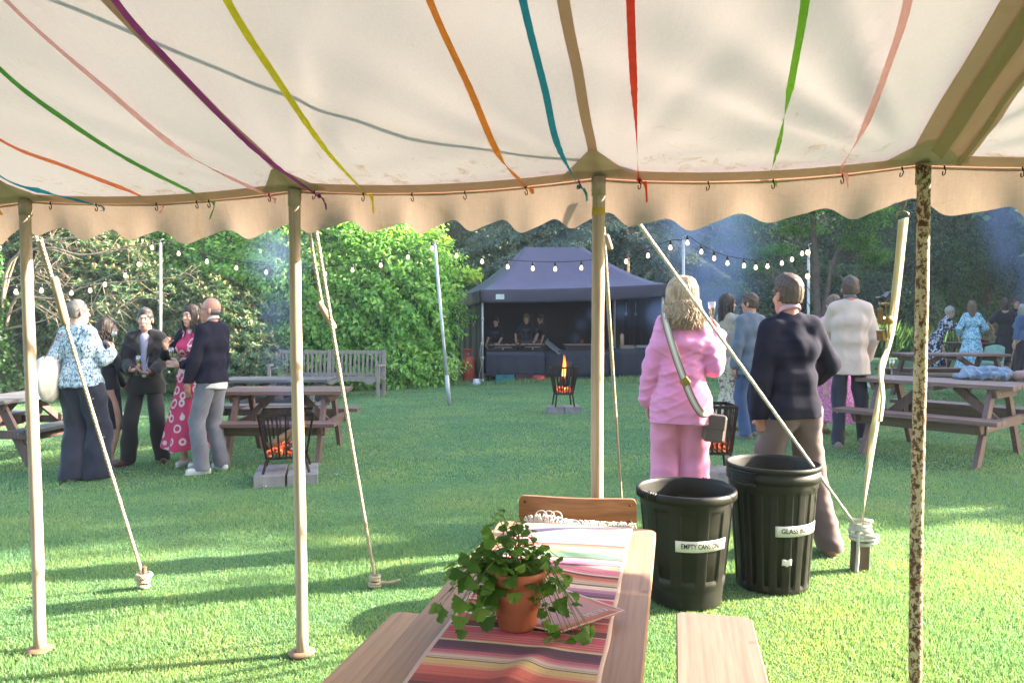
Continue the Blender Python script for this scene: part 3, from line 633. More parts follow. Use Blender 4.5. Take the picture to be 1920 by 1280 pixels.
# lawn
g = MB(); xs = np.concatenate([[-200, -60, -20], np.linspace(-9, 13, 45), [20, 60, 200]]); ys = np.concatenate([[-60, -10], np.linspace(-2, 34, 50), [60, 200]])
nx = len(xs); g.add([(x, y, float(terr(x, y))) for y in ys for x in xs], [(j * nx + i, j * nx + i + 1, (j + 1) * nx + i + 1, (j + 1) * nx + i) for j in range(len(ys) - 1) for i in range(nx - 1)], True)
m, nt, out = newmat('lawn'); v = coords(nt); n1 = noi(nt, v, .55, 4); n2 = noi(nt, v, 7, 6, .7); n3 = noi(nt, v, 60, 3, .7)
stripe = N(nt, 'ShaderNodeTexWave', wave_type='BANDS', bands_direction='Y'); stripe.inputs['Scale'].default_value = .35; stripe.inputs['Distortion'].default_value = 2.5; nt.links.new(v, stripe.inputs['Vector'])
c = ramp(nt, n1, [(.3, (.065, .145, .08)), (.6, (.085, .175, .09)), (.8, (.12, .195, .10))])
c = mix(nt, c, ramp(nt, n2, [(.3, (.6, .65, .55)), (.7, (1.25, 1.2, 1.15))]), .8, 'MULTIPLY'); c = mix(nt, c, ramp(nt, n3, [(.3, (.6, .6, .55)), (.7, (1.35, 1.3, 1.25))]), .7, 'MULTIPLY')
c = mix(nt, c, ramp(nt, stripe.outputs['Fac'], [(.2, (.93, .95, .95)), (.8, (1.08, 1.05, 1.0))]), 1.0, 'MULTIPLY')
finish(nt, out, c, .9, 0, n3, .8, .03, spec=.1)
tag(g.build('ground', m), kind='structure')
GRM, nt, out = newmat('grass_blades'); a = N(nt, 'ShaderNodeAttribute', attribute_name='rnd'); v = coords(nt); n1 = noi(nt, v, 1.1, 6, .65)
c = ramp(nt, a.outputs['Fac'], [(0, (.10, .185, .09)), (.45, (.125, .22, .105)), (.85, (.16, .26, .12)), (.97, (.22, .27, .13)), (1, (.32, .31, .18))])
c = mix(nt, c, ramp(nt, n1, [(.32, (.85, 1.05, 1.15)), (.5, (1.15, 1.2, 1.1)), (.68, (1.7, 1.4, 1.2))]), 1.0, 'MULTIPLY')
finish(nt, out, c, .5, 0, None, transl=.4, tcol=mix(nt, c, (1.9, 1.75, 1.0), 1.0, 'MULTIPLY'), spec=.4)
gr = np.random.default_rng(11)
def reg(y0, y1, pw):
    def f(n):
        u = gr.random(n); y = (y0 ** pw + u * (y1 ** pw - y0 ** pw)) ** (1 / pw); x = gr.uniform(-1, 1, n) * (y * .74 + .3); return x, y
    return f
QG = 1.0 if FULLVEG else .3
grassmesh('grass', int(560000 * QG), reg(2.35, 7.0, .25), .025, .0029, GRM, gr)
grassmesh('grass', int(320000 * QG), reg(7.0, 19, .5), .026, .007, GRM, gr)
grassmesh('grass', int(22000 * QG), lambda n: (gr.uniform(-9, 5, n), 17.4 + gr.random(n) * 1.6), .11, .012, GRM, gr)
# white feathers/petals on the lawn are single small scraps
PAPER = pm('white_scrap', (.8, .8, .78), None, 20, .8, bump=.1)
for (px, py) in ((630, 895), (497, 918), (694, 745), (1008, 690)):
    p = gnd(px, py); mm = MB(); mm.grid(lambda u, v_: (p[0] + (u - .5) * .03, p[1] + (v_ - .5) * .02, p[2] + .037 + .008 * math.sin(u * 5 + v_ * 3)), 3, 3); o = mm.build('paper_scrap', PAPER, solid=.001)
    tag(o, {630: 'white scrap lying on the grass right of the near fire basket', 497: 'white scrap lying on the grass under the brick base of the near fire basket', 694: 'tiny white scrap on the grass in front of the garden bench', 1008: 'tiny white scrap on the lawn near the counter of the black gazebo'}[px], 'scrap', 'white scraps on the lawn')
# ---------------------------------------------------------------- marquee
ES = -.2155
def eave(x, z=2.1): return V3(x, 3.205 + ES * x, z)
UPS = V3(-.2155, -1, .33)
def sag(x):     # between poles the eave drops a little
    poles = [-6.4, -5.0, -3.65, POLEX[0], POLEX[1], POLEX[2], POLEX[3], 3.1, 4.6, 6.1, 7.6]
    for a, b in zip(poles[:-1], poles[1:]):
        if a <= x <= b: t = (x - a) / (b - a); return -.035 * 4 * t * (1 - t)
    return 0
POLEX = [-2.38, -.975, .355, 1.545]
def roofp(x, v, off=0.0):
    """point on the roof: x along the eave, v up the slope; off lowers it"""
    rv = min(v, 3.4); p = eave(x) + UPS * rv; 
    if v > 3.4: p = p + V3(-.2155, -1, -.33) * (v - 3.4)
    z = sag(x) * max(0, 1 - v / 1.2)
    z += .012 * math.sin(x * 2.1 + v * 1.3) * min(v, 1) + .006 * math.sin(x * 5 - v * 4.0) * min(v, 1)
    for k, (px_, amp) in enumerate(((POLEX[3], .022), (POLEX[2], .006), (POLEX[1], .005))):   # creases radiating from the pole heads
        dx = x - px_; r_ = math.hypot(dx, v); 
        if r_ > .03 and r_ < 2.2:
            an = math.atan2(v, dx); z += amp * math.sin(an * 17 + 1.2 * math.sin(an * 5) + k) * math.exp(-r_ * .9) * min(1, max(0, (r_ - .2) * 2)) * (1.6 if an > 2.0 or an < 1.1 else .4)
    return p + V3(0, 0, z - off)
def canvas(name, c1, c2, tr, tcol, stain=.25, ws=900):
    m, nt, out = newmat(name); v = coords(nt); n1 = noi(nt, v, .9, 4); n2 = noi(nt, v, 5, 6, .7, .8); wv = noi(nt, coords(nt, (ws, ws / 15, ws / 15)), 1, 2); wv2 = noi(nt, coords(nt, (ws / 15, ws, ws)), 1, 2)
    c = ramp(nt, n1, [(.3, c1), (.7, c2)]); c = mix(nt, c, ramp(nt, n2, [(.6, (1, 1, 1)), (.74, (.86, .78, .62))]), stain, 'MULTIPLY')
    c = mix(nt, c, ramp(nt, wv, [(.3, (.93, .92, .9)), (.7, (1.03, 1.03, 1.03))]), 1, 'MULTIPLY'); c = mix(nt, c, ramp(nt, wv2, [(.3, (.94, .93, .92)), (.7, (1.03, 1.03, 1.03))]), 1, 'MULTIPLY')
    if name == 'cream_canvas':      # mildew specks gathered along the eave, faint scuffs elsewhere
        sx3 = N(nt, 'ShaderNodeSeparateXYZ'); nt.links.new(v, sx3.inputs[0]); low = N(nt, 'ShaderNodeMapRange'); nt.links.new(sx3.outputs['Z'], low.inputs[0]); low.inputs[1].default_value = 2.08; low.inputs[2].default_value = 2.22; low.inputs[3].default_value = .16; low.inputs[4].default_value = 0
        sp_n = noi(nt, coords(nt, (1, 1.5, 1)), 9, 7, .75, 1.0); sm = N(nt, 'ShaderNodeMath', operation='ADD'); nt.links.new(sp_n, sm.inputs[0]); nt.links.new(low.outputs[0], sm.inputs[1])
        c = mix(nt, c, ramp(nt, sm.outputs[0], [(.66, (1, 1, 1)), (.74, (.86, .78, .66)), (.84, (.6, .48, .34))]), 1.0, 'MULTIPLY')
    cre = noi(nt, coords(nt, (1.2, .7, 1)), 3.2, 3, .5, 1.5)
    finish(nt, out, c, .85, 0, cre, .35, .05, transl=tr, tcol=mix(nt, c, tcol, 1.0, 'MULTIPLY'), spec=.15); return m
CANVAS = canvas('cream_canvas', (.455, .425, .425), (.425, .395, .395), .17, (1.0, .97, 1.0))
WEB = canvas('tan_webbing', (.66, .45, .38), (.61, .42, .35), .30, (1, .82, .72), .5); GUS = canvas('olive_patch', (.60, .47, .40), (.56, .44, .37), .28, (1, .95, .7), .6)
mar = empty('marquee', eave(0, 0)); tag(mar, 'cream canvas marquee roof with scalloped valance overhead, seen from inside', 'marquee'); MO = np.array(mar.location)
mb = MB(); NU, NVv = 560, 110
def vmap(j): t = j / NVv; return 6.6 * t ** 1.6
mb.grid(lambda u, v_: roofp(-7.5 + u * 16, 6.6 * v_ ** 1.7) - MO, NU, NVv); mb.build('roof', CANVAS, mar)
# valance: hangs from the eave, scalloped
VAL = canvas('hessian_valance', (.42, .34, .30), (.28, .22, .185), .235, (1.0, .93, .84), 1.0, 200)
def valp(x, t):
    ph = x / .262 + .35 * math.sin(x * 2.3); s_ = .5 + .5 * math.sin(2 * math.pi * ph + .5 * math.sin(2 * math.pi * ph)); dep = .132 + .052 * s_ + .012 * math.sin(x * 3.7) + .006 * math.sin(x * 11)
    p = eave(x) + V3(0, .012, sag(x) - .006); return p + V3(0, .035 * t + t * (.022 * math.sin(x * 9 + 1) + .012 * math.sin(x * 23)), -dep * t + .0 * x)
mb = MB(); mb.grid(lambda u, v_: valp(-7.5 + u * 16, v_) - MO, 1100, 8); mb.build('valance', VAL, mar)
# hem band on the eave
mb = MB(); mb.grid(lambda u, v_: eave(-7.5 + u * 16) + V3(0, -.004 - .075 * (1 - v_), sag(-7.5 + u * 16) + .33 * .075 * (1 - v_) - .012) - MO, 400, 1); mb.build('hem_band', WEB, mar)
mb = MB(); mb.tube([eave(x) + V3(0, .012, sag(x) - .008) - MO for x in np.linspace(-7.5, 8.5, 300)], .009, 6); mb.build('hem_rope', WEB, mar)
def strip(x0, w0, w1, off=.006, name='webbing_strap', mat=WEB, v1=6.0):
    mb = MB(); mb.grid(lambda u, v_: roofp(x0 + (u - .5) * (w0 + (w1 - w0) * v_), .02 + v1 * v_ ** 1.4, off) - MO, 3, 60); return mb.build(name, mat, mar)
for x in (-6.4, -5.0, -3.65, -2.38, -.975, .355, 3.1, 4.6, 6.1): strip(x, .036, .036)
WEBD = canvas('brown_webbing', (.50, .34, .25), (.45, .31, .22), .18, (1, .9, .6), .5)
strip(1.60, .21, .25, .014, 'wide_band'); strip(1.585, .055, .06, .020, 'band_seam', WEBD); strip(1.68, .02, .02, .019, 'band_seam', WEBD)
for i, x in enumerate(POLEX + [-3.65, 3.1]):
    mb = MB(); q = [roofp(x - .15, .03, .014), roofp(x + .15, .03, .014), roofp(x + .02, .19, .014), roofp(x - .02, .19, .014)]; mb.add([p - MO for p in q], [(0, 1, 2, 3)]); mb.build('corner_patch', GUS, mar)
# hooks under the eave
IRON = pm('rusty_iron', (.10, .055, .035), (.045, .035, .03), 40, .7, metal=.5, bump=.4, bscale=90)
HK = [100, 185, 297, 372, 395, 507, 593, 683, 773, 872, 985, 1085, 1197, 1325, 1445, 1573, 1685, 1763, 1908]
def eavex(px):
    d = ray(px, 340); d = d / d[1]; # x = d0*y, y = 3.205+ES*x
    return d[0] * 3.205 / (1 - ES * d[0])
for px in HK:
    x = eavex(px); p = eave(x) + V3(0, -.028, sag(x) - .018) - MO; mb = MB(); a = random.uniform(-.3, .3)
    mb.tube([p + V3(a * .01, 0, .006), p + V3(0, 0, -.006)], .003, 6); mb.tube([p + V3(a * t * .7 + .0055 * math.sin(w_), 0, -.006 - t * .75) for t, w_ in ((0, 0), (.008, 1.2), (.02, 1.5), (.03, .6), (.034, -.4), (.028, -1.2), (.014, -1.4))], .0022, 6); mb.build('hook', IRON, mar)
# poles
POLEW = wood('pale_pole_wood', (.60, .48, .39), (.50, .39, .31), (.40, .30, .23), axis=2, scale=.8)
RUST, nt, out = newmat('flaking_cream_paint_on_rust'); v = coords(nt, (1, 1, .7)); n1 = noi(nt, v, 70, 6, .7, .4); n2 = noi(nt, v, 4, 3)
ad = N(nt, 'ShaderNodeMath', operation='ADD'); nt.links.new(n1, ad.inputs[0]); mu = N(nt, 'ShaderNodeMath', operation='MULTIPLY'); nt.links.new(n2, mu.inputs[0]); mu.inputs[1].default_value = .35; nt.links.new(mu.outputs[0], ad.inputs[1])
c = ramp(nt, ad.outputs[0], [(.58, (.10, .04, .02)), (.65, (.17, .08, .04)), (.675, (.40, .30, .18)), (.70, (.55, .45, .30)), (.9, (.6, .52, .37))]); finish(nt, out, c, .7, 0, ad.outputs[0], .5, .004)
FOOT = [gnd(75, 1222), gnd(566, 1228)]
pl_lab = ['wooden marquee pole furthest left, half of it glaring in the sun', 'wooden marquee pole left of centre, beside the near fire basket', 'wooden marquee pole in front of the black gazebo, behind the chair', 'rusty marquee pole with flaking cream paint at the right']
for i, x in enumerate(POLEX):
    top = eave(x) + V3(0, -.05, -.015)
    ft = FOOT[i] if i < 2 else V3(top[0], top[1], 0)
    ft[2] = float(terr(ft[0], ft[1])); root = empty('marquee_pole', ft); tag(root, pl_lab[i], 'pole', 'wooden marquee poles' if i < 3 else None)
    rr = .0262 if i < 3 else .0235; mb = MB(); L = top - ft; pts = [L * t + V3(.003 * math.sin(t * 5 + i), .002 * math.sin(t * 7), 0) for t in np.linspace(0.004, 1, 24)]
    mb.tube(pts, [rr * (1 + .02 * math.sin(k * 1.7 + i)) for k in range(24)], 20); mb.build('shaft', POLEW if i < 3 else RUST, root)
    mb = MB(); d = nrm(L); mb.tube([L - d * .075, L - d * .0], rr + .0035, 20); mb.build('collar', POLEW if i < 3 else RUST, root)
    mb = MB(); mb.lathe([(.0001, 0), (.058, 0), (.06, .005), (.058, .009), (.034, .014), (.0001, .014)], (0, 0, .01), 24); mb.build('base_plate', pm('terracotta_plate%d' % i, (.34, .2, .13), (.25, .16, .11), 20), root)
    if i == 2:
        mb = MB(); mb.tube([L - d * .155, L - d * .125], rr + .0015, 20, caps=False); mb.build('tape', pm('yellow_tape', (.6, .42, .05), None, 20, .5), root)
# ribbons
RB = [((0, 330), (90, 362), (185, 384), (.03, .30, .50), 'blue'), ((0, 262), (130, 315), (295, 378), (.95, .26, .15), 'coral'), ((0, 130), (130, 230), (250, 305), (390, 375), (.14, .42, .10), 'leaf green'), ((10, 0), (190, 160), (350, 290), (505, 368), (1, .52, .60), 'soft pink'),
      ((215, 0), (330, 130), (480, 282), (597, 368), (.30, .06, .26), 'purple'), ((425, 0), (520, 150), (610, 280), (685, 362), (.68, .60, .04), 'yellow'), ((805, 0), (880, 165), (935, 290), (985, 350), (.78, .26, .05), 'orange'), ((980, 0), (1022, 170), (1045, 270), (1085, 350), (.03, .26, .40), 'teal'),
      ((1182, 0), (1187, 130), (1193, 240), (1197, 338), (.72, .06, .04), 'red'), ((1510, 0), (1490, 120), (1465, 250), (1443, 335), (.22, .50, .05), 'lime green'), ((1703, 0), (1670, 110), (1620, 240), (1573, 322), (1, .50, .54), 'faded pink')]
def on_roof(px, py, off):
    d = ray(px, py); # plane: z = 2.1 + .33*v - off, with y = 3.205+ES*x - v(1 - ...) ; solve by marching
    t = 2.6 / d[1]
    for _ in range(60):
        p = CAM + d * t
        # v from y: p = eave(x0)+UPS v -> y = 3.205+ES*x0 - v, x = x0-.2155 v
        v_ = (3.205 + ES * p[0] - p[1]) / (1 + .2155 ** 2); zr = 2.1 + .33 * v_ - off; t += (zr - p[2]) * .8 / (abs(d[2]) + .33 * abs(d[1]))
    return CAM + d * t
for i, rb in enumerate(RB):
    px = rb[:-2]; cc, nm = rb[-2:]
    pts = [on_roof(a, b, .05 if k < len(px) - 1 else .035) for k, (a, b) in enumerate(px)]
    e0 = pts[0] + (pts[0] - pts[1]) * 1.0; e0[2] = max(e0[2], pts[0][2] + .2); e1 = e0 + (e0 - pts[0]) * 1.2
    vv = (3.205 + ES * e1[0] - e1[1]) / 1.046; e1[2] = 2.1 + .33 * min(vv, 3.4) - .02
    tail = pts[-1] + V3(.035 * (1 if i > 3 else .2), .0, -.03 - .03 * (i % 3)); path = spline([e1, e0] + pts, 14); n = len(path); rr_ = np.random.default_rng(i + 3); k0 = rr_.uniform(.62, .8); ph = rr_.uniform(0, 3)
    mb = MB(); vs_ = []; W0 = .0245
    for k, p in enumerate(path):
        t = nrm(path[min(k + 1, n - 1)] - path[max(k - 1, 0)]); f = k / (n - 1); sidev = nrm(np.cross(t, V3(0, .3, 1))); upn = np.cross(sidev, t)
        tw = 0 if f < k0 else (f - k0) / (1 - k0) * (5.5 if i % 3 == 0 else 2.2); tw = tw * (1 + .0 * i) + (.25 * math.sin(f * 9 + ph)); ww = W0 * (1 if f < k0 else max(.6, 1 - (f - k0) / (1 - k0) * .7)) * (1 + (.03 if f < k0 else .12) * math.sin(k * 2.3))
        sd_ = sidev * math.cos(tw) + upn * math.sin(tw); jit = .0004 * math.sin(k * 5.1)
        vs_ += [p - sd_ * ww / 2 + upn * jit, p + upn * .003, p + sd_ * ww / 2 - upn * jit]
    mb.add([p - pts[-1] for p in vs_], [(3 * k + a, 3 * k + a + 1, 3 * k + a + 4, 3 * k + a + 3) for k in range(n - 1) for a in (0, 1)], True)
    pe = np.zeros(3); q = [pe + V3(0, 0, .004), pe + V3(.012, -.004, -.006), pe + V3(.03, .0, -.02), tail - pts[-1]]; vs_ = []
    for k, p in enumerate(spline(q, 4)): s2 = .006 + .006 * math.sin(k); vs_ += [p - V3(.004, 0, s2), p + V3(.004, 0, s2)]
    mb.add(vs_, [(2 * k, 2 * k + 1, 2 * k + 3, 2 * k + 2) for k in range(len(vs_) // 2 - 1)], True); mb.tube([V3(-.006, 0, 0), V3(.003, -.004, .003), V3(.009, 0, -.004)], [.004, .008, .004], 6)
    mt = pm('ribbon_' + nm.replace(' ', '_'), cc, tuple(x * .85 for x in cc), 30, .7, bump=.3, bscale=120, transl=.5, bdist=.002); o = mb.build('ribbon', mt); o.location = pts[-1]
    tag(o, '%s crepe ribbon strung under the marquee roof' % nm if nm not in ('red',) else 'bright red crepe ribbon hanging almost straight down under the marquee roof', 'ribbon', 'coloured ribbons under the marquee roof')
ro = V3(*on_roof(700, 150, -.05)); mb = MB(); mb.tube([p - ro for p in spline([on_roof(-300, -190, -.06), on_roof(230, 0, -.05), on_roof(760, 222, -.04), on_roof(1240, 312, -.03)], 8)], .009, 6); o = mb.build('outer_rope', pm('outer_rope_fibre', (.5, .42, .3), None, 20, .9)); o.location = ro
tag(o, 'rope lying on the outside of the marquee roof, seen as a thin grey shadow line', 'rope')
# an end of orange ribbon at the far left
q = [eave(eavex(0)) + V3(0, -.04, -.02), eave(eavex(0)) + V3(.012, -.04, -.05), eave(eavex(0)) + V3(.03, -.04, -.075)]; mb = MB(); vs_ = []
for k, p in enumerate(spline(q, 4)): vs_ += [p - V3(.014, 0, .004) , p + V3(.012, 0, -.004)]
mb.add([v - q[0] for v in vs_], [(2 * k, 2 * k + 1, 2 * k + 3, 2 * k + 2) for k in range(len(vs_) // 2 - 1)], True); o = mb.build('ribbon', pm('ribbon_tail_orange', (.8, .3, .06), None, 30, .7, transl=.3)); o.location = q[0]
tag(o, 'short loose end of orange ribbon at the left end of the valance', 'ribbon', 'coloured ribbons under the marquee roof')
# ---------------------------------------------------------------- guy ropes, strap, stakes
ROPE, nt, out = newmat('pale_rope'); v = coords(nt); wv = N(nt, 'ShaderNodeTexWave', wave_type='BANDS', bands_direction='DIAGONAL'); wv.inputs['Scale'].default_value = 42; nt.links.new(v, wv.inputs['Vector'])
finish(nt, out, ramp(nt, noi(nt, v, 30, 3), [(.3, (.62, .53, .40)), (.7, (.5, .41, .3))]), .9, 0, wv.outputs['Fac'], .7, .004)
ROPEW = pm('white_rope', (.8, .78, .72), (.65, .62, .55), 60, .8, bump=.6, bscale=160, bdist=.004)
TOG = wood('toggle_wood', (.50, .38, .27), (.40, .29, .2), axis=2, knots=False); PEG = pm('brown_stake', (.20, .13, .085), (.12, .075, .05), 20, .8, bump=.4, bscale=40)
def twist_rope(mb, a, b, r=.0075, strands=3, pitch=.045, sagz=.01):
    a = np.asarray(a, float); b = np.asarray(b, float); L = np.linalg.norm(b - a); n = int(L / pitch * 7); d = (b - a) / L; u = nrm(np.cross(d, (0, 0, 1)) + 1e-6); w_ = np.cross(d, u)
    for s_ in range(strands):
        pts = []
        for k in range(n + 1):
            t = k / n; an = 2 * math.pi * (t * L / pitch + s_ / strands); pts.append(a + (b - a) * t + (u * math.cos(an) + w_ * math.sin(an)) * r * .52 - V3(0, 0, sagz * 4 * t * (1 - t)))
        mb.tube(pts, r * .62, 5)
def fuzz(mb, a, b, n, r):
    for _ in range(n):
        t = random.random(); p = a + (b - a) * t; q = p + V3(random.uniform(-1, 1), random.uniform(-1, 1), random.uniform(-1, 1)) * .014; mb.tube([p, (p + q) / 2 + V3(0, 0, .003), q], .0006, 3)
def knot(mb, c, r, n, R0, hgt, seed=0):
    rs = np.random.default_rng(seed)
    for k in range(n):
        z = hgt * k / max(n - 1, 1); tilt = rs.uniform(-.35, .35); ex = rs.uniform(.95, 1.25)
        mb.tube([c + V3(R0 * ex * math.cos(a), R0 * math.sin(a), z + tilt * R0 * math.cos(a + k)) for a in np.linspace(0, 2 * math.pi, 15)[:-1]], r, 7, closed=True)
def stake(px, py, h, r, label, nk=3, tail=None, lean=0, seed=0):
    p = gnd(px, py); root = empty('tent_stake', p); tag(root, label, 'stake'); mb = MB(); mb.tube([V3(0, 0, -.1), V3(lean * .5, 0, h * .5), V3(lean, 0, h)], [r, r * 1.05, r * .95], 10); mb.build('peg', PEG, root)
    return p, root
p1, st1 = stake(268, 1103, .13, .013, 'thin brown stake holding the leftmost guy rope, in the grass by its knot', lean=.012)
p2, st2 = stake(703, 1100, .08, .013, 'low brown stake holding the guy rope with the wooden toggle, rope end trailing beside it')
p4 = gnd(1612, 1068)
r1 = empty('guy_rope', p1); tag(r1, 'leftmost guy rope with a wooden slider, crossing in front of the grey-haired person', 'rope', 'marquee guy ropes')
a1 = at(80, 450, 3.95); k1 = p1 + V3(0, 0, .075); mid = a1 + (k1 - a1) * .22
mb = MB(); twist_rope(mb, a1 + V3(-.01, 0, 0), k1, .0095); twist_rope(mb, a1 + V3(-.035, 0, .02), mid, .008); knot(mb, p1 + V3(0.005, 0, .02), .010, 4, .026, .06, 3); knot(mb, p1 + V3(0.01, -.01, .075), .010, 2, .036, .012, 5); fuzz(mb, a1, k1, 60, .01)
mb.v = [tuple(np.array(v_) - p1) for v_ in mb.v]; mb.build('rope', ROPE, r1)
def toggle(a, b, parent, org, r=.016):
    mb = MB(); mb.tube([a - org, a + (b - a) * .1 - org, a + (b - a) * .9 - org, b - org], [r * .8, r, r * 1.05, r * .85], 10); mb.build('toggle', TOG, parent)
dd = nrm(k1 - a1); toggle(a1 + (k1 - a1) * .10, a1 + (k1 - a1) * .235 + V3(-.01, 0, 0), r1, p1, .021)
r2 = empty('guy_rope', p2); tag(r2, 'guy rope doubled through a wooden toggle right of the left-of-centre pole', 'rope', 'marquee guy ropes')
a2 = at(587, 400, 3.75); b2 = at(577, 415, 3.75); k2 = p2 + V3(0, 0, .05); dirn = k2 - a2; tg = a2 + dirn * .245; mb = MB(); twist_rope(mb, a2, k2, .0095); tgu = at(604, 572, 3.92); twist_rope(mb, b2, tgu, .0085)
knot(mb, p2 + V3(0, 0, .01), .010, 4, .024, .05, 8); twist_rope(mb, p2 + V3(.01, 0, .03), p2 + V3(.14, .02, .035), .009); fuzz(mb, a2, k2, 60, .01); mb.v = [tuple(np.array(v_) - p2) for v_ in mb.v]; mb.build('rope', ROPE, r2)
toggle(at(597, 566, 3.9), at(627, 616, 3.93), r2, p2, .018)
p3 = gnd(1168, 1005); r3 = empty('guy_rope', p3); tag(r3, 'guy rope hanging close beside the pole in front of the gazebo, ending behind the chair', 'rope', 'marquee guy ropes'); a3 = at(1131, 425, 3.5); tp3 = p3 + V3(0, 0, .08)
mb = MB(); twist_rope(mb, a3, tp3, .0095); fuzz(mb, a3, tp3, 70, .01); knot(mb, p3, .01, 3, .022, .05, 2); mb.v = [tuple(np.array(v_) - p3) for v_ in mb.v]; mb.build('rope', ROPE, r3); toggle(at(1136, 440, 3.52), at(1145, 468, 3.54), r3, p3, .014)
st3 = empty('tent_stake', p3); tag(st3, 'stake of the guy rope behind the slatted folding chair, mostly hidden', 'stake'); mb = MB(); mb.tube([V3(0, 0, -.1), V3(0, 0, .1)], .012, 8); mb.build('peg', PEG, st3)
r4 = empty('guy_rope', p4); tag(r4, 'taut white guy rope running diagonally in front of the two people with their backs turned', 'rope', 'marquee guy ropes'); a4 = at(1150, 352, 3.2); k4 = at(1604, 985, p4[1] - .02)
mb = MB(); twist_rope(mb, a4, k4, .0085, pitch=.04, sagz=0); fuzz(mb, a4, k4, 50, .01); mb.v = [tuple(np.array(v_) - p4) for v_ in mb.v]; mb.build('rope', ROPEW, r4)
st4 = empty('tent_stake', p4); tag(st4, 'thick brown square stake wound with white rope beside the rusty pole', 'stake'); mb = MB(); mb.box((0, 0, .08), (.095, .05, .26), rotm('Y', 2), bev=.004); mb.build('peg', pm('weathered_stake', (.15, .105, .075), (.10, .07, .05), 14, .85, bump=.5, bscale=50, stretch=(1, 1, .3)), st4)
mb = MB(); knot(mb, V3(.0, 0, .19), .0105, 6, .052, .10, 6); knot(mb, V3(.035, -.02, .17), .0105, 3, .045, .04, 9); mb.tube(spline([V3(-.03, -.045, .24), V3(-.035, -.05, .1), V3(-.045, -.055, .0)], 5), .010, 7); mb.build('rope_winding', ROPEW, st4)
# ratchet strap
STRAP, nt, out = newmat('polyester_strap'); v = coords(nt, (1, 1, 1)); finish(nt, out, ramp(nt, noi(nt, coords(nt, (80, 80, 6)), 1, 3), [(.3, (.85, .72, .60)), (.7, (.75, .62, .48))]), .7, 0, noi(nt, v, 200, 2), .3, .002, transl=.25, tcol=(.8, .7, .5))
sr = empty('ratchet_strap', p4); tag(sr, 'cream webbing strap with a brass coloured ratchet left of the rusty pole', 'strap')
P = [at(1694, 410, 3.15), at(1683, 520, 3.35), at(1671, 620, 3.5), at(1655, 700, 3.65), at(1640, 800, 3.85), at(1627, 890, 4.05), at(1617, 985, 4.32)]; ANG = [0, 5, 15, 50, 5, 20, 75]; pth = spline(P, 16); mb = MB(); vs_ = []
for k, p in enumerate(pth):
    t = nrm(pth[min(k + 1, len(pth) - 1)] - pth[max(k - 1, 0)]); a = R(np.interp(k / (len(pth) - 1) * 6, range(7), ANG)); sx_ = nrm(np.cross(t, V3(0, 1, 0))) ; fy_ = np.cross(sx_, t); s2 = sx_ * math.cos(a) + fy_ * math.sin(a); vs_ += [p - s2 * .022 - p4, p + s2 * .022 - p4]
mb.add(vs_, [(2 * k, 2 * k + 1, 2 * k + 3, 2 * k + 2) for k in range(len(pth) - 1)], True); mb.build('webbing', STRAP, sr, solid=.004)
mb = MB(); q0 = at(1664, 655, 3.53); lp = spline([q0, at(1651, 690, 3.5), at(1655, 745, 3.6), at(1650, 790, 3.75)], 5); vs_ = []
for k, p in enumerate(lp): vs_ += [p - V3(.02, .02, 0) - p4, p + V3(.02, .02, 0) - p4]
mb.add(vs_, [(2 * k, 2 * k + 1, 2 * k + 3, 2 * k + 2) for k in range(len(lp) - 1)], True); mb.build('loose_end', STRAP, sr, solid=.003)
BRASS = pm('gold_zinc_steel', (.42, .30, .10), (.30, .2, .06), 40, .32, metal=.9, bump=.2)
rc = at(1672, 600, 3.44) - p4; dn = nrm(P[3] - P[2]); mb = MB(); Mx = rotm('Y', -7)
for sx_ in (-.03, .03):
    mb.prism([(-.016, .075), (.012, .085), (.018, .0), (.012, -.07), (-.012, -.085), (-.022, -.05), (-.014, 0)], .004, Mx @ rotm('Z', 65), rc + V3(-.035, sx_, -.0)); 
    mb.lathe([(.0001, -.003), (.02, -.003), (.02, .003), (.0001, .003)], rc + V3(-.03, sx_ * 1.15, 0), 14, rotm('X', 90))
mb.tube([rc + V3(-.03, -.045, .0), rc + V3(-.03, .045, 0)], .009, 10); mb.tube([rc + V3(-.03, -.034, .075), rc + V3(-.03, .034, .075)], .006, 8); mb.box(rc + V3(-.045, 0, -.07), (.022, .062, .05), Mx, .003); mb.box(rc + V3(-.052, 0, .02), (.006, .045, .07), Mx, .002); mb.build('ratchet', BRASS, sr)
mb = MB(); mb.tube([rc + V3(-.055, -.036, .10), rc + V3(-.055, .036, .10)], .008, 8); mb.box(rc + V3(-.03, 0, .11), (.05, .05, .006), rotm('Y', -55), .002); mb.build('handle', BLACKPL, sr)
mb = MB(); mb.tube([V3(x_, 0, z_) + at(1692, 408, 3.15) - p4 for x_, z_ in ((-.026, 0), (-.024, .018), (-.01, .026), (.01, .026), (.024, .018), (.026, 0))], .0028, 8); mb.tube(spline([at(1692, 396, 3.15) - p4, at(1697, 385, 3.05) - p4, at(1700, 372, 2.95) - p4], 4), .004, 6); mb.build('wire_hook', BRASS, sr)
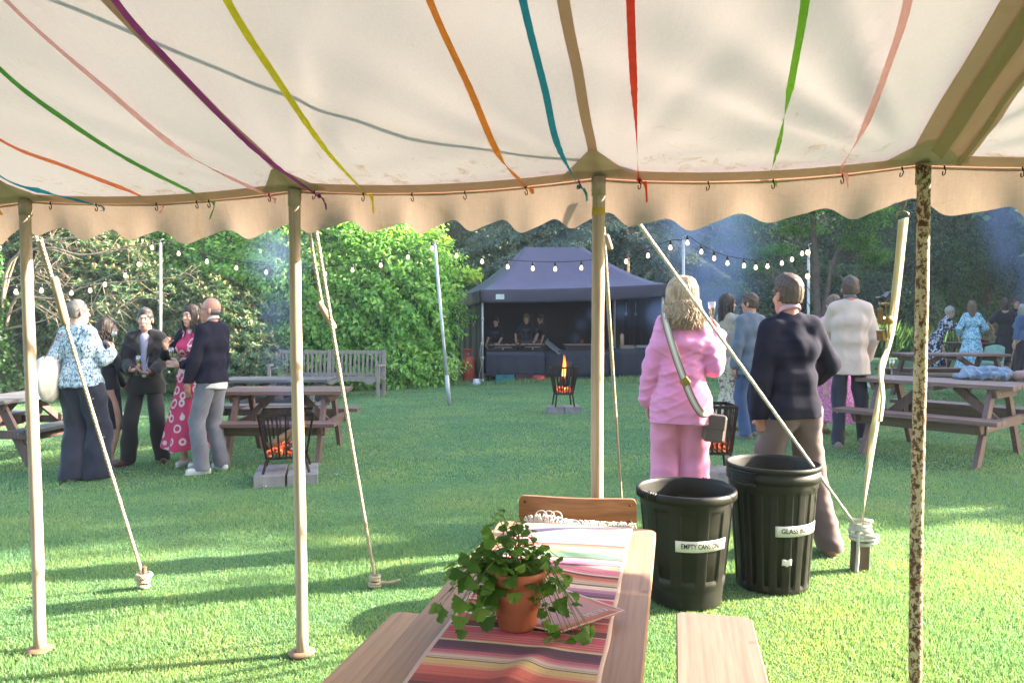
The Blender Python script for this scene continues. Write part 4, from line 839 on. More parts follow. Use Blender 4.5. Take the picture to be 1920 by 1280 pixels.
# ---------------------------------------------------------------- trestle table, benches, chair
TW = wood('planed_pine', (.50, .30, .20), (.42, .24, .16), (.36, .20, .13), axis=1, scale=.8, rough=.5); TWL = wood('bench_pine', (.58, .32, .15), (.48, .26, .12), (.38, .20, .09), axis=1, scale=.8, rough=.45)
CHW = wood('varnished_beech', (.42, .20, .09), (.34, .15, .07), (.28, .12, .06), axis=0, scale=1, rough=.35)
ax_ = nrm(V3(.218, 1, 0)); sx_ = V3(ax_[1], -ax_[0], 0); MT = np.array([sx_, ax_, (0, 0, 1)]).T; far_c = V3(.236, 2.72, 0); ROT = -math.degrees(math.atan(.218))
def rounded(w_, l, r, n=5):
    o = []
    for cx, cy, a0 in ((w_ / 2 - r, l / 2 - r, 0), (-w_ / 2 + r, l / 2 - r, 90), (-w_ / 2 + r, -l / 2 + r, 180), (w_ / 2 - r, -l / 2 + r, 270)):
        for k in range(n + 1): a = R(a0 + 90 * k / n); o.append((cx + r * math.cos(a), cy + r * math.sin(a)))
    return o
def slab(mb, poly, z0, z1, bev=.004):
    n = len(poly); P = np.array(poly); c = P.mean(0); Q = c + (P - c) * (1 - bev / (np.abs(P - c).max(0) + 1e-6)); vs_ = [(*p, z0) for p in P] + [(*p, z1 - bev) for p in P] + [(*p, z1) for p in Q]
    mb.add(vs_, [list(range(n))[::-1], [2 * n + i for i in range(n)]] + [(j * n + i, j * n + (i + 1) % n, (j + 1) * n + (i + 1) % n, (j + 1) * n + i) for j in (0, 1) for i in range(n)])
TL = 2.2; tc = far_c - ax_ * TL / 2; tc[2] = 0
tb = empty('trestle_table', tc, ROT); tag(tb, 'long folding pine table with a striped woven runner, under the marquee in the foreground', 'table')
mb = MB(); slab(mb, rounded(.575, TL, .035), .722, .75); mb.build('table_top', TW, tb)
for sg in (-1, 1):
    mb = MB(); yy = sg * .72
    for q in (-1, 1): mb.tube([V3(q * .24, yy + sg * .08, .0), V3(q * .22, yy, .715)], .011, 8)
    mb.tube([V3(-.236, yy + sg * .06, .18), V3(.236, yy + sg * .06, .18)], .009, 8); mb.tube([V3(0, yy + sg * .06, .18), V3(0, yy - sg * .4, .715)], .008, 8); mb.box((0, yy, .716), (.5, .04, .01)); mb.build('leg_frame', pm('dark_steel', (.03, .035, .03), (.05, .045, .04), 20, .5, metal=.6), tb)
def bench(c, lab, L=2.2, w_=.26, extra=0):
    b = empty('bench', c, ROT + extra); tag(b, lab, 'bench', 'pine benches at the trestle table'); mb = MB(); slab(mb, rounded(w_, L, .03), .425, .455); mb.build('seat', TWL if 'left' in lab else wood('worn_pine', (.36, .22, .18), (.29, .18, .145), (.24, .145, .12), axis=1, scale=.8), b)
    for sg in (-1, 1):
        mb = MB(); 
        for q in (-1, 1): mb.tube([V3(q * .1, sg * .8, -.03), V3(q * .09, sg * .74, .42)], .01, 8)
        mb.tube([V3(-.1, sg * .78, .1), V3(.1, sg * .78, .1)], .008, 8); mb.build('leg_frame', STEEL, b)
q = at(1338, 1160, 2.63); bench(V3(q[0], q[1], 0) - ax_ * 1.1, 'pine bench right of the foreground table, in front of the black bins')
q = at(806, 1160, 2.63); bench(V3(q[0], q[1], 0) - nrm(V3(.25, 1, 0)) * 1.1, 'pine bench left of the foreground table with sunlit stripes across it', extra=-1.5)
# runner
RS = [  # serape stripes from the far end: (length m, colour)
 (.05, (.80, .70, .66)), (.03, (.78, .55, .50)), (.05, (.62, .50, .72)), (.03, (.40, .38, .60)), (.05, (.85, .75, .78)), (.07, (.85, .36, .55)), (.012, (.8, .6, .6)), (.02, (.10, .05, .08)), (.03, (.62, .16, .08)), (.03, (.72, .28, .28)), (.03, (.80, .55, .5)), (.02, (.45, .55, .28)), (.02, (.22, .45, .22)), (.03, (.03, .30, .20)), (.02, (.02, .10, .08)), (.012, (.8, .6, .5)), (.045, (.80, .20, .36)), (.018, (.12, .03, .05)), (.012, (.05, .12, .2)), (.014, (.2, .4, .25)), (.012, (.6, .6, .4)),
 (.05, (.78, .22, .38)), (.012, (.85, .7, .6)), (.02, (.04, .02, .03)), (.025, (.55, .14, .07)), (.02, (.7, .32, .25)), (.03, (.66, .58, .42)), (.008, (.05, .05, .05)), (.03, (.72, .66, .6)), (.03, (.55, .30, .45)), (.03, (.25, .12, .30)), (.02, (.05, .05, .12)), (.01, (.8, .7, .6)), (.07, (.70, .11, .20)), (.012, (.85, .7, .6)), (.02, (.05, .03, .04)), (.03, (.62, .16, .12)), (.02, (.8, .6, .6)), (.03, (.6, .12, .25)), (.01, (.85, .7, .65)), (.03, (.62, .14, .14)), (.03, (.66, .20, .14)), (.03, (.15, .03, .05)), (.01, (.03, .03, .03)), (.008, (.7, .7, .45)), (.075, (.72, .10, .18)), (.006, (.7, .7, .45)), (.006, (.03, .08, .04)),
 (.032, (.03, .03, .08)), (.012, (.12, .05, .1)), (.015, (.5, .14, .25)), (.01, (.65, .3, .35)), (.018, (.66, .6, .55)), (.004, (.05, .04, .04)), (.024, (.66, .56, .24)), (.014, (.7, .35, .25)), (.04, (.62, .15, .12)), (.03, (.3, .05, .04)), (.02, (.04, .02, .03)), (.01, (.1, .3, .15)), (.08, (.68, .1, .18)), (.5, (.5, .1, .1))]
_k = [i for i, s_ in enumerate(RS) if s_[0] == .075][0]; _f = .962 / sum(s_[0] for s_ in RS[:_k]); RS = [(s_[0] * (_f if i < _k else 1), s_[1]) for i, s_ in enumerate(RS)]
pos_ = np.cumsum([0] + [s_[0] for s_ in RS]); rl = empty('table_runner', tc + V3(0, 0, .7505), ROT); tag(rl, 'woven pink runner with rainbow stripes and a white fringe on the foreground table', 'table runner')
xo = -.0; rows = []; y = TL / 2 - .012; rr_ = np.random.default_rng(2); mb = MB(); NXr = 40; ylist = []; d_ = 0
while d_ < 1.9: ylist.append(d_); d_ += .004 if d_ < 1.35 else .02
def runz(x, d):
    z = .002 + .0025 * (1 + math.sin(x * 9 + d * 3)) * .5
    z += .010 * math.exp(-((d - .86 + .15 * x) / .012) ** 2) * (.5 + .5 * math.sin(x * 14 + 1)) + .008 * math.exp(-((d - .33 - .03 * math.sin(x * 20)) / .02) ** 2) + .007 * math.exp(-((d - .48 - .02 * math.sin(x * 17 + 1)) / .02) ** 2)
    z += .014 * math.exp(-((x - .02 + (d - 1.2) * .3) / .03) ** 2 - ((d - 1.17) / .10) ** 2) + .012 * math.exp(-((x - .0) / .07) ** 2 - ((d - .55) / .05) ** 2) + .010 * math.exp(-((x + .03) / .12) ** 2 - ((d - .1) / .05) ** 2); return z
vs_ = []; 
for d in ylist:
    for i in range(NXr + 1):
        u = i / NXr; x = -.195 + .40 * u + .0015 * math.sin(d * 21) * (1 if u in (0, 1) else .6); vs_.append((x, TL / 2 - .012 - d - .012 * math.sin(u * 5 + d * 2) * .3, runz(x, d)))
fs_ = []; fc_ = []
for j in range(len(ylist) - 1):
    for i in range(NXr):
        fs_.append((j * (NXr + 1) + i, j * (NXr + 1) + i + 1, (j + 1) * (NXr + 1) + i + 1, (j + 1) * (NXr + 1) + i)[::-1])
        dd_ = ylist[j] + .002; k = min(int(np.searchsorted(pos_, dd_, side='right')) - 1, len(RS) - 1); cc = RS[k][1]
        kk = min(k + 1, len(RS) - 1); f_ = (dd_ - pos_[k]) / RS[k][0]; band = (int(dd_ / .004) % 3 == 0)
        if band and f_ > .35: cc = tuple(a * .6 + b * .4 for a, b in zip(cc, RS[kk][1]))
        if i == 0 or i == NXr - 1: cc = (.7, .55, .5)
        cc = tuple(min(1, a * .86 + b * .14) for a, b in zip(cc, (.95, .45, .55))); fc_.append(cc)
mb.add(vs_, fs_, True); mb.c = fc_; RUN = fcolmat('woven_cotton', .9, .5, 500, bstretch=(.4, 1.6, 1)); mb.build('cloth', RUN, rl, solid=.0022)
mb = MB()
for k in range(95):
    x = -.19 + .39 * k / 94; z = runz(x, 0); a = random.uniform(-.01, .01); hh = random.uniform(.001, .006) + (.016 * math.exp(-((x + .12) / .05) ** 2)) + .003 * abs(math.sin(x * 30)); y0 = TL / 2 - .012
    pts = [V3(x, y0 - .004, z + .002), V3(x + a, y0 + .012, z + hh), V3(x + a * 2.4, y0 + .03, z + hh * 1.1), V3(x + a * 3 + random.uniform(-.006, .006), y0 + .05, z - .004 + hh * .2), V3(x + a * 4, y0 + .055, z - .03 - random.uniform(0, .03))]
    mb.tube(spline(pts, 3), .0022, 5)
for k in range(3): mb.tube([V3(-.13 + .028 * k + .022 * math.cos(a), TL / 2 + .0, .024 + .022 * math.sin(a)) for a in np.linspace(-.6, 3.8, 12)], .0022, 5)
mb.build('fringe', pm('white_cotton_fringe', (.82, .79, .74), None, 30, .9, bump=.3), rl)
# menu card
mcp = at(1050, 1118, 1.93); mroot = empty('menu_card', V3(mcp[0], mcp[1], .757), -8); tag(mroot, 'coral printed menu card lying under the plant pot on the runner', 'menu')
CARD = pm('coral_card', (.55, .17, .11), (.5, .15, .10), 20, .4, bump=.05, spec=.5); WHT = pm('white_print', (.85, .82, .78), None, 20, .5, bump=0)
card_n = nrm(V3(.03, -.03, 1)); Lc = at(876, 1140, 1.86); Rc = at(1172, 1144, 1.84); Tc = at(1042, 1092, 2.05); Bc = at(1050, 1180, 1.74)
quad = [V3(*Lc), V3(*Bc), V3(*Rc), V3(*Tc)]; MI = np.array(Matrix.Rotation(R(8), 3, 'Z')); loc = lambda p: MI @ (np.asarray(p) - np.array(mroot.location))
def cardp(u, v_, dz=0):
    p = (quad[0] * (1 - u) + quad[1] * u) * (1 - v_) + (quad[3] * (1 - u) + quad[2] * u) * v_; p = loc(p); p[2] = .006 + .014 * v_ * u + dz; return p
mb = MB(); mb.grid(lambda u, v_: cardp(u, v_), 8, 8); mb.build('card', CARD, mroot, solid=.0016)
mb = MB(); mb.grid(lambda u, v_: cardp(u, v_, .0) , 8, 8); 
for k, (u0, u1, v0, v1) in enumerate([(0, 1, 0, .02), (0, 1, .98, 1), (0, .02, 0, 1), (.98, 1, 0, 1)]):
    pass
mb = MB()
for (u0, u1, v0, v1) in [(0, 1, 0, .025), (0, 1, .975, 1), (0, .02, .025, .975), (.98, 1, .025, .975)]: mb.grid(lambda u, v_: cardp(u0 + (u1 - u0) * u, v0 + (v1 - v0) * v_, .0016), 6, 6)
for ln_ in range(9):
    u = .10 + ln_ * .045; rs_ = np.random.default_rng(ln_); v_0 = .35
    while v_0 < .62: L_ = rs_.uniform(.02, .05); mb.grid(lambda a, b: cardp(u + .012 * a, v_0 + L_ * b, .0016), 1, 2); v_0 += L_ + .012
mb.build('printing', WHT, mroot)
def textmesh(txt, size, ext=0, off=0):
    cu = bpy.data.curves.new('t', 'FONT'); cu.body = txt; cu.size = size; cu.extrude = ext; cu.offset = off; cu.align_x = 'CENTER'; cu.align_y = 'CENTER'; cu.resolution_u = 3; o = bpy.data.objects.new('t', cu); col.objects.link(o)
    bpy.context.view_layer.update(); me = bpy.data.meshes.new_from_object(o.evaluated_get(bpy.context.evaluated_depsgraph_get())); V = np.array([v_.co[:] for v_ in me.vertices]); F_ = [list(p.vertices) for p in me.polygons]
    bpy.data.objects.remove(o); return V, F_
V, F_ = textmesh('MENU', .03); vv = []
for v_ in V: vv.append(cardp(.86 - v_[1] / .26, .72 + v_[0] / .26, .002))
rawmesh('title', vv, F_, WHT, mroot)
# potted plant
pp = at(970, 1160, 1.80); pot = empty('potted_plant', V3(pp[0], pp[1], .757)); tag(pot, 'leafy green coriander in a terracotta pot on the striped runner', 'potted plant')
TER = pm('terracotta', (.45, .13, .065), (.38, .11, .055), 8, .65, bump=.2, bscale=120)
mb = MB(); mb.lathe([(r_ * 1.24, z_ * 1.1) for r_, z_ in [(.0001, 0), (.036, 0), (.038, .003), (.053, .098), (.053, .1), (.0555, .101), (.059, .127), (.0575, .130), (.053, .130), (.051, .11), (.0001, .108)]], (0, 0, 0), 40); mb.build('pot', TER, pot)
mb = MB(); mb.lathe([(.0001, .126), (.03, .127), (.066, .122)], (0, 0, 0), 24); mb.build('soil', pm('soil', (.04, .025, .015), None, 60, .95, bump=1, bscale=120, bdist=.01), pot)
rp = np.random.default_rng(12); stems = MB(); LV = []; LF = []; LR = []
def frond(c, d, n, size):
    """a lobed coriander leaf: three toothed lobes"""
    d = nrm(d); n = nrm(n - d * (n @ d)); s_ = np.cross(d, n); out = [c]
    for k in range(-9, 10):
        a = k / 9 * 2.1; lob = .66 + .34 * abs(math.cos(a * 1.45)) ** .6; tooth = 1 + .055 * math.cos(k * math.pi); r_ = size * lob * tooth * (1 if abs(k) < 9 else .5)
        out.append(c + (d * math.cos(a) + s_ * math.sin(a)) * r_ + d * size * .25 - n * (r_ * r_ / size) * .28 * rp.uniform(.6, 1.4) + n * .12 * size * math.cos(a * 3))
    b = len(LV); LV.extend(out); v_ = rp.random()
    for k in range(1, len(out) - 1): LF.append((b, b + k, b + k + 1)); LR.append(v_)
targets = []
def stem_to(tgt, nleaf=3, size=.020):
    p0 = V3(rp.uniform(-.03, .03), rp.uniform(-.03, .03), .126); tgt = np.asarray(tgt, float); mid = (p0 + tgt) / 2; mid[2] = max(p0[2], tgt[2]) + .02 + .18 * abs(np.linalg.norm(tgt[:2])) * .5; mid[:2] = p0[:2] + (tgt[:2] - p0[:2]) * .45
    sp_ = spline([p0, mid, tgt], 6); stems.tube(sp_, list(np.linspace(.0018, .0008, len(sp_))), 5); d = nrm(sp_[-1] - sp_[-3])
    for k in range(nleaf):
        q = sp_[-1 - k * 2] if k * 2 < 8 else sp_[-8]; a = rp.uniform(0, 6.28); od = nrm(d * (.9 if k == 0 else .3) + V3(math.cos(a), math.sin(a), rp.uniform(-.2, .5)) * (.3 if k == 0 else 1)); e = q + od * rp.uniform(.006, .016)
        stems.tube([q, e], .0007, 4); nn = nrm(V3(rp.uniform(-.6, .6), rp.uniform(-1.2, .2), 1)); frond(e, od, nn, size * rp.uniform(.6, 1.1))
PXM = 1400 / 1.8
for (dx, dy, s_) in [(-75, 130, 1), (-62, 120, .8), (-90, 105, 1), (-40, 150, .8), (-52, 172, .9), (-58, 180, .7), (-30, 140, 1), (0, 135, .9), (28, 140, 1), (45, 128, .9), (8, 150, .8), (40, 160, .6), (-100, 140, .8), (-110, 120, 1), (-125, 95, 1.1), (-135, 85, .9), (-120, 70, 1), (-100, 70, 1.2), (-80, 60, 1), (-145, 50, 1.2), (-150, 62, 1), (-110, 40, 1.1), (-95, 30, .9), (-70, 55, 1.3), (-60, 80, 1.2),
                    (-45, 100, 1.2), (-20, 110, 1.1), (10, 105, 1.1), (-5, 85, 1), (25, 90, 1), (50, 100, 1), (-30, 75, 1.3), (-55, 55, 1.3), (-35, 60, 1.1), (75, 130, .6), (80, 95, .7), (85, 110, .6), (60, 75, 1), (70, 60, 1), (85, 50, .9), (95, 40, .6), (-120, 25, 1), (-85, 90, 1.1), (-10, 60, 1.1), (30, 60, 1), (-65, 35, 1.2), (-45, 40, 1), (45, 40, .6), (30, 30, .7), (20, 120, .9), (-15, 160, .7), (-75, 100, 1.1), (5, 95, 1.1), (-130, 110, .8), (50, 118, 1)]:
    stem_to(V3(dx * .93 / PXM, rp.uniform(-.10, .07), dy / PXM + .01), 4, .023 * s_)
for (dx, dy, s_) in [(70, 22, 1.1), (75, 10, 1), (60, 28, .9), (110, 0, 1), (130, 12, 1.3), (140, 25, 1), (100, -10, 1), (140, -18, 1.2), (118, -20, 1.1), (60, -12, .8), (85, -2, .9), (150, 15, .9), (-115, 22, .9)]:
    q = V3(dx * .86 / PXM, -.09 + .02 * rp.random(), max(dy / PXM + .012, .014)); stem_to(q, 3, .020 * s_)
stems.build('stems', pm('stem_green', (.16, .28, .07), (.2, .3, .09), 20, .5, bump=0, transl=.3), pot)
PLEAF = leafmat('coriander_leaf', [(0, (.06, .16, .025)), (.5, (.10, .24, .035)), (1, (.19, .34, .06))], .45, .5, .3, patch=.1, pscale=20)
rawmesh('foliage', LV, LF, PLEAF, pot, smooth=True, frnd=LR)
# folding chair
cb = at(1082, 955, 2.90); ch = empty('folding_chair', V3(cb[0], cb[1], 0), ROT + 4); tag(ch, 'wooden folding chair facing the head of the foreground table', 'chair')
bl = MB(); NB = 60
def backp(u, w_, k):
    x = (u - .5) * .46; cz = .755 + (w_ - .5) * .105; r_ = .02; xe = abs(x) - (.23 - r_); 
    if xe > 0: cz = .755 + (w_ - .5) * (.105 - 2 * r_ * (1 - math.sqrt(max(0, 1 - (xe / r_) ** 2))))
    return V3(x, -.02 * math.cos(u * math.pi * 2 - math.pi) * .5 + k * .009 + .0, cz)
bl.grid(lambda u, v_: backp(u, v_, -1), NB, 4, False); bl.grid(lambda u, v_: backp(1 - u, v_, 1), NB, 4, False)
for e in (0, 1): bl.add([backp(u, e, -1) for u in np.linspace(0, 1, NB + 1)] + [backp(u, e, 1) for u in np.linspace(0, 1, NB + 1)], [((i, i + 1, NB + 2 + i, NB + 1 + i) if e else (i + 1, i, NB + 1 + i, NB + 2 + i)) for i in range(NB)])
for e in (0, 1): bl.add([backp(e, w_, -1) for w_ in (0, .25, .5, .75, 1)] + [backp(e, w_, 1) for w_ in (0, .25, .5, .75, 1)], [(i, i + 1, 6 + i, 5 + i) for i in range(4)])
br = bl.build('backrest', CHW, ch)
for sx2 in (-.205, .205):
    for dz in (-.03, .03): mb = MB(); mb.lathe([(.0001, .0015), (.004, .001), (.005, -.002)], (sx2, -.0105, .755 + dz), 10, rotm('X', 90)); mb.build('rivet', IRON, br)
mb = MB(); slab(mb, rounded(.40, .36, .02), .0, .02); mb.v = [(x, y - .25 + .04, z + .43) for x, y, z in mb.v]; mb.build('seat', CHW, ch)
for sg in (-1, 1):
    mb = MB(); mb.bar((sg * .205, .002, .712), (sg * .205, -.44, 0), .022, .034, bev=.003); mb.build('leg', CHW, ch); mb = MB(); mb.bar((sg * .18, .02, 0), (sg * .18, -.36, .44), .022, .034, bev=.003); mb.build('leg', CHW, ch)
mb = MB(); mb.bar((-.2, -.33, .2), (.2, -.33, .2), .02, .02); mb.build('stretcher', CHW, ch)
# ---------------------------------------------------------------- bins
BIN, nt, out = newmat('black_bin_plastic'); v = coords(nt); n1 = noi(nt, v, 5, 5, .7); sc_ = noi(nt, coords(nt, (8, 8, 80)), 3, 3); 
finish(nt, out, ramp(nt, n1, [(.35, (.008, .008, .007)), (.7, (.02, .019, .015))]), ramp(nt, n1, [(.3, (.33, .33, .33)), (.7, (.6, .6, .6))]), 0, sc_, .12, .003, spec=.28)
def bin_(foot, rtop, hgt, taper, label, word, kind, rot, lz, lw, lcenter, scrap=False):
    root = empty('bin', foot, 0); tag(root, label, 'bin'); mb = MB(); n = 220; prof = []
    zr = hgt
    def rad(z): return rtop * (taper + (1 - taper) * z / hgt) * .93
    levels = list(np.linspace(0, hgt - (.045 if kind == 0 else .09), 40)); vs_ = []
    for z in levels:
        for k in range(n):
            a = 2 * math.pi * k / n; r_ = rad(z) + .004
            if kind == 0:
                u = (a + rot) / (2 * math.pi / 10) % 1; f = z / hgt
                if .22 < u < .78 and .25 < f < .84: r_ += -.010
                if f < .17: r_ -= .004
            else:
                u = (a + rot) / (2 * math.pi / 18) % 1; f = z / hgt
                if .2 < u < .6 and .06 < f < .80: r_ += -.009
                if f > .82: r_ += .006
            vs_.append((r_ * math.cos(a), r_ * math.sin(a), z))
    m_ = len(levels); mb.add(vs_, [(j * n + k, j * n + (k + 1) % n, (j + 1) * n + (k + 1) % n, (j + 1) * n + k) for j in range(m_ - 1) for k in range(n)] + [list(range(n))[::-1]], True)
    zt = levels[-1]; R_ = rtop; r0 = rad(zt) + .004
    if kind == 0: prof = [(r0, zt), (R_ * .985, zt + .0), (R_, zt + .006), (R_ * 1.0, zt + .03), (R_ * .985, hgt - .004), (R_ * .955, hgt), (R_ * .93, hgt - .004), (R_ * .915, hgt - .02), (rad(hgt * .5) - .004, hgt * .5), (rad(0) - .004, .01), (.0001, .008)]
    else: prof = [(r0 + .006, zt), (R_ * .985, zt + .004), (R_ * .985, zt + .052), (R_ * .955, zt + .056), (R_ * .955, zt + .062), (R_, zt + .064), (R_, zt + .084), (R_ * .985, hgt), (R_ * .95, hgt), (R_ * .94, zt + .07), (R_ * .92, zt + .05), (rad(hgt * .5) - .004, hgt * .5), (rad(0) - .004, .01), (.0001, .008)]
    mb.lathe(prof, (0, 0, 0), 96); mb.build('tub', BIN, root)
    for a0 in ((205, 40) if kind == 0 else (212, 35)):
        mb = MB(); wa = 17
        for k in range(9 if kind == 0 else 4):
            if kind == 0:
                a = R(a0 - wa + 2 * wa * (k + .5) / 9); d = V3(math.cos(a), math.sin(a), 0); z_ = hgt - .022; mb.tube([d * (R_ * .955) + V3(0, 0, hgt + .001), d * (R_ * 1.012) + V3(0, 0, hgt - .008), d * (R_ * 1.022) + V3(0, 0, z_ - .012)], .0062, 6)
            else: mb.tube([V3(math.cos(R(a)) * R_ * 1.03, math.sin(R(a)) * R_ * 1.03, hgt - .04 - k * .012) for a in np.linspace(a0 - wa, a0 + wa, 9)], .0045, 6)
        if kind == 1:
            for dz in (-.028, -.09): mb.tube([V3(math.cos(R(a)) * R_ * 1.025, math.sin(R(a)) * R_ * 1.025, hgt + dz) for a in np.linspace(a0 - wa - 2, a0 + wa + 2, 9)], .007, 6)
        mb.build('handle', BIN, root)
    # paper label wrapped round the bin
    LBL = pm('label_paper', (.82, .82, .78), (.76, .76, .73), 8, .45, bump=.1); ac = R(lcenter); mb = MB()
    def wrap(x, z, o=0): a = ac + x / (rad(lz) + .006); r_ = rad(lz + z) + .0055 + o; return V3(r_ * math.cos(a), r_ * math.sin(a), lz + z)
    mb.grid(lambda u, v_: wrap((u - .5) * lw, (v_ - .5) * .058 + .004 * (u - .5)), 20, 2); lb = mb.build('label', LBL, root, solid=.0006)
    V, F_ = textmesh(word, .031, off=.0006); wid = V[:, 0].max() - V[:, 0].min(); sc2 = lw * .80 / wid
    rawmesh('lettering', [wrap(v_[0] * sc2, v_[1] * 1.2, .0014) for v_ in V], F_, pm('black_ink', (.02, .02, .02), None, 9, .5, bump=0), lb)
    if scrap:
        mb = MB(); mb.grid(lambda u, v_: wrap(-.085 + (u - .5) * .055, -.17 + (v_ - .5) * .035 + .004 * math.sin(u * 9), .001), 8, 3); mb.build('torn_sticker', LBL, root, solid=.0006)
    return root
f1 = gnd(1285, 1122); f2 = gnd(1447, 1094)
bin_(f1, .262, .60, .76, 'shorter round black bin labelled EMPTY CANS ONLY', 'EMPTY CANS ONLY', 0, .15, .345, .285, -80)
bin_(f2, .253, .685, .80, 'taller black ribbed bin labelled GLASS BOTTLES', 'GLASS BOTTLES', 1, .1, .355, .30, -66, scrap=True)
# ---------------------------------------------------------------- picnic tables
PW = wood('brown_stained_timber', (.22, .135, .115), (.16, .095, .08), (.26, .165, .14), axis=0, scale=.7, rough=.55, knots=False); PWL = wood('brown_stained_legs', (.20, .125, .11), (.15, .09, .08), (.17, .11, .09), axis=2, scale=.7, rough=.6, knots=False); PWG = wood('greenish_rail', (.17, .13, .085), (.13, .105, .065), (.2, .14, .1), axis=0, scale=.7, rough=.7, knots=False)
GREYW = wood('grey_timber', (.17, .165, .165), (.13, .125, .125), (.21, .2, .2), axis=0, scale=.7, rough=.6, knots=False)
def picnic(c, rot, L, label, M1=PW, M2=PWL, M3=PWG, tagplate=False):
    root = empty('picnic_table', V3(c[0], c[1], float(terr(c[0], c[1])))); root.rotation_euler = (0, math.atan(-.02) * 0, R(rot)); tag(root, label, 'picnic table', 'picnic tables on the lawn')
    mb = MB()
    for k in range(5): mb.box(((random.uniform(-.004, .004)), -.28 + .14 * k, .755), (L, .128, .042), bev=.004)
    mb.build('table_top', M1, root)
    for sg in (-1, 1):
        mb = MB()
        for k in range(2): mb.box((0, sg * (.62 + .135 * k), .455), (L * 1.02, .125, .042), bev=.004)
        mb.build('seat', M1, root)
        mb = MB(); mb.box((0, sg * .60, .375), (L - .26, .035, .115), bev=.003); mb.build('seat_rail', M3, root)
        xe = sg * (L / 2 - .17); mb = MB(); mb.prism([(-.76, .432), (.76, .432), (.70, .34), (-.70, .34)], .045, rotm('Z', 90), (xe, 0, 0)); mb.build('crossbeam', M2, root)
        mb = MB(); mb.prism([(-.34, .732), (.34, .732), (.27, .645), (-.27, .645)], .045, rotm('Z', 90), (xe, 0, 0)); mb.build('top_batten', M2, root)
        for q in (-1, 1):
            mb = MB(); xx = xe + (-sg) * .045; 
            mb.prism([(q * .16, .733), (q * .27, .733), (q * .67, .0 - .02), (q * .55, -.02)], .045, rotm('Z', 90), (xx, 0, 0)); lg = mb.build('leg', M2, root)
        for q in (-1, 1):
            for zz, yy in ((.385, .52 * q), (.40, .48 * q), (.69, .21 * q)):
                mb = MB(); mb.lathe([(.0001, .004), (.007, .003), (.008, 0)], (xe + sg * .0235, yy, zz), 8, rotm('Y', 90 * sg)); mb.build('bolt', STEEL, root)
        mb = MB(); mb.bar((sg * (L / 2 - .24), 0, .39), (sg * .14, 0, .725), .045, .085, bev=.003); mb.build('brace', M2, root)
    mb = MB(); mb.box((0, 0, .71), (.09, .66, .042)); mb.build('centre_batten', M2, root)
    if tagplate: mb = MB(); mb.box((L / 2 - .146, -.30, .39), (.003, .055, .035), bev=.001); mb.build('tag_plate', pm('turquoise_tag', (.15, .55, .42), (.3, .6, .5), 60, .5), root)
    return root
T1 = picnic((4.52, 7.84), -50, 1.5, 'brown picnic table at the right with a denim jacket and a pink bag on it', tagplate=True)
T2 = picnic((-2.64, 8.72), 1.5, 1.42, 'brown picnic table behind the near fire basket')
T3 = picnic((-3.35, 10.7), 4, 1.5, 'grey picnic table in front of the garden bench, behind the brown one', GREYW, GREYW, GREYW)
T4 = picnic((-5.95, 9.1), 84, 1.7, 'picnic table at the left edge seen end-on, behind the leftmost pole', GREYW, PWL, PWL)
T5 = picnic((7.55, 12.9), -2, 1.75, 'empty picnic table beyond the right one, with long seats')
T6 = picnic((10.9, 17.0), 2, 1.8, 'far picnic table between the people, with a white cup and red fruit')
# ---------------------------------------------------------------- fire baskets
BLK = pm('black_iron', (.02, .018, .017), (.05, .03, .022), 25, .6, metal=.6, bump=.4, bscale=60); CONC = pm('grey_block', (.30, .29, .29), (.20, .195, .20), 9, .9, bump=.7, bscale=50, bdist=.006)
LOG = pm('split_log', (.34, .20, .10), (.20, .11, .06), 10, .85, bump=.6, bscale=30, stretch=(.3, 3, 3)); CHAR = pm('charred_log', (.02, .016, .014), (.06, .055, .05), 14, .9, bump=.8, bscale=30)
EMBER, nt, out = newmat('glowing_embers'); v = coords(nt); n1 = noi(nt, v, 28, 3, .6); e = N(nt, 'ShaderNodeEmission'); nt.links.new(ramp(nt, n1, [(.46, (.02, .008, .004)), (.58, (.7, .07, .01)), (.72, (1, .38, .10))]), e.inputs[0]); e.inputs[1].default_value = .3
d_ = N(nt, 'ShaderNodeBsdfDiffuse'); d_.inputs[0].default_value = (.05, .045, .045, 1); ad_ = N(nt, 'ShaderNodeAddShader'); nt.links.new(e.outputs[0], ad_.inputs[0]); nt.links.new(d_.outputs[0], ad_.inputs[1]); nt.links.new(ad_.outputs[0], out.inputs['Surface'])
FLAME, nt, out = newmat('flame'); v = coords(nt, (1, 1, 1), 'Generated'); sp3 = N(nt, 'ShaderNodeSeparateXYZ'); nt.links.new(v, sp3.inputs[0]); lw_ = N(nt, 'ShaderNodeLayerWeight'); lw_.inputs[0].default_value = .35
e = N(nt, 'ShaderNodeEmission'); nt.links.new(ramp(nt, sp3.outputs['Z'], [(0, (1, .42, .08)), (.4, (1, .22, .03)), (1, (.9, .08, .01))]), e.inputs[0]); e.inputs[1].default_value = .9; tr = N(nt, 'ShaderNodeBsdfTransparent'); ms = N(nt, 'ShaderNodeMixShader')
f_ = ramp(nt, lw_.outputs['Facing'], [(.2, (.25, .25, .25)), (.9, (1, 1, 1))]); f2_ = mix(nt, f_, ramp(nt, sp3.outputs['Z'], [(.3, (0, 0, 0)), (1, (1, 1, 1))]), 1.0, 'ADD'); nt.links.new(f2_, ms.inputs[0]); nt.links.new(e.outputs[0], ms.inputs[1]); nt.links.new(tr.outputs[0], ms.inputs[2]); nt.links.new(ms.outputs[0], out.inputs['Surface'])
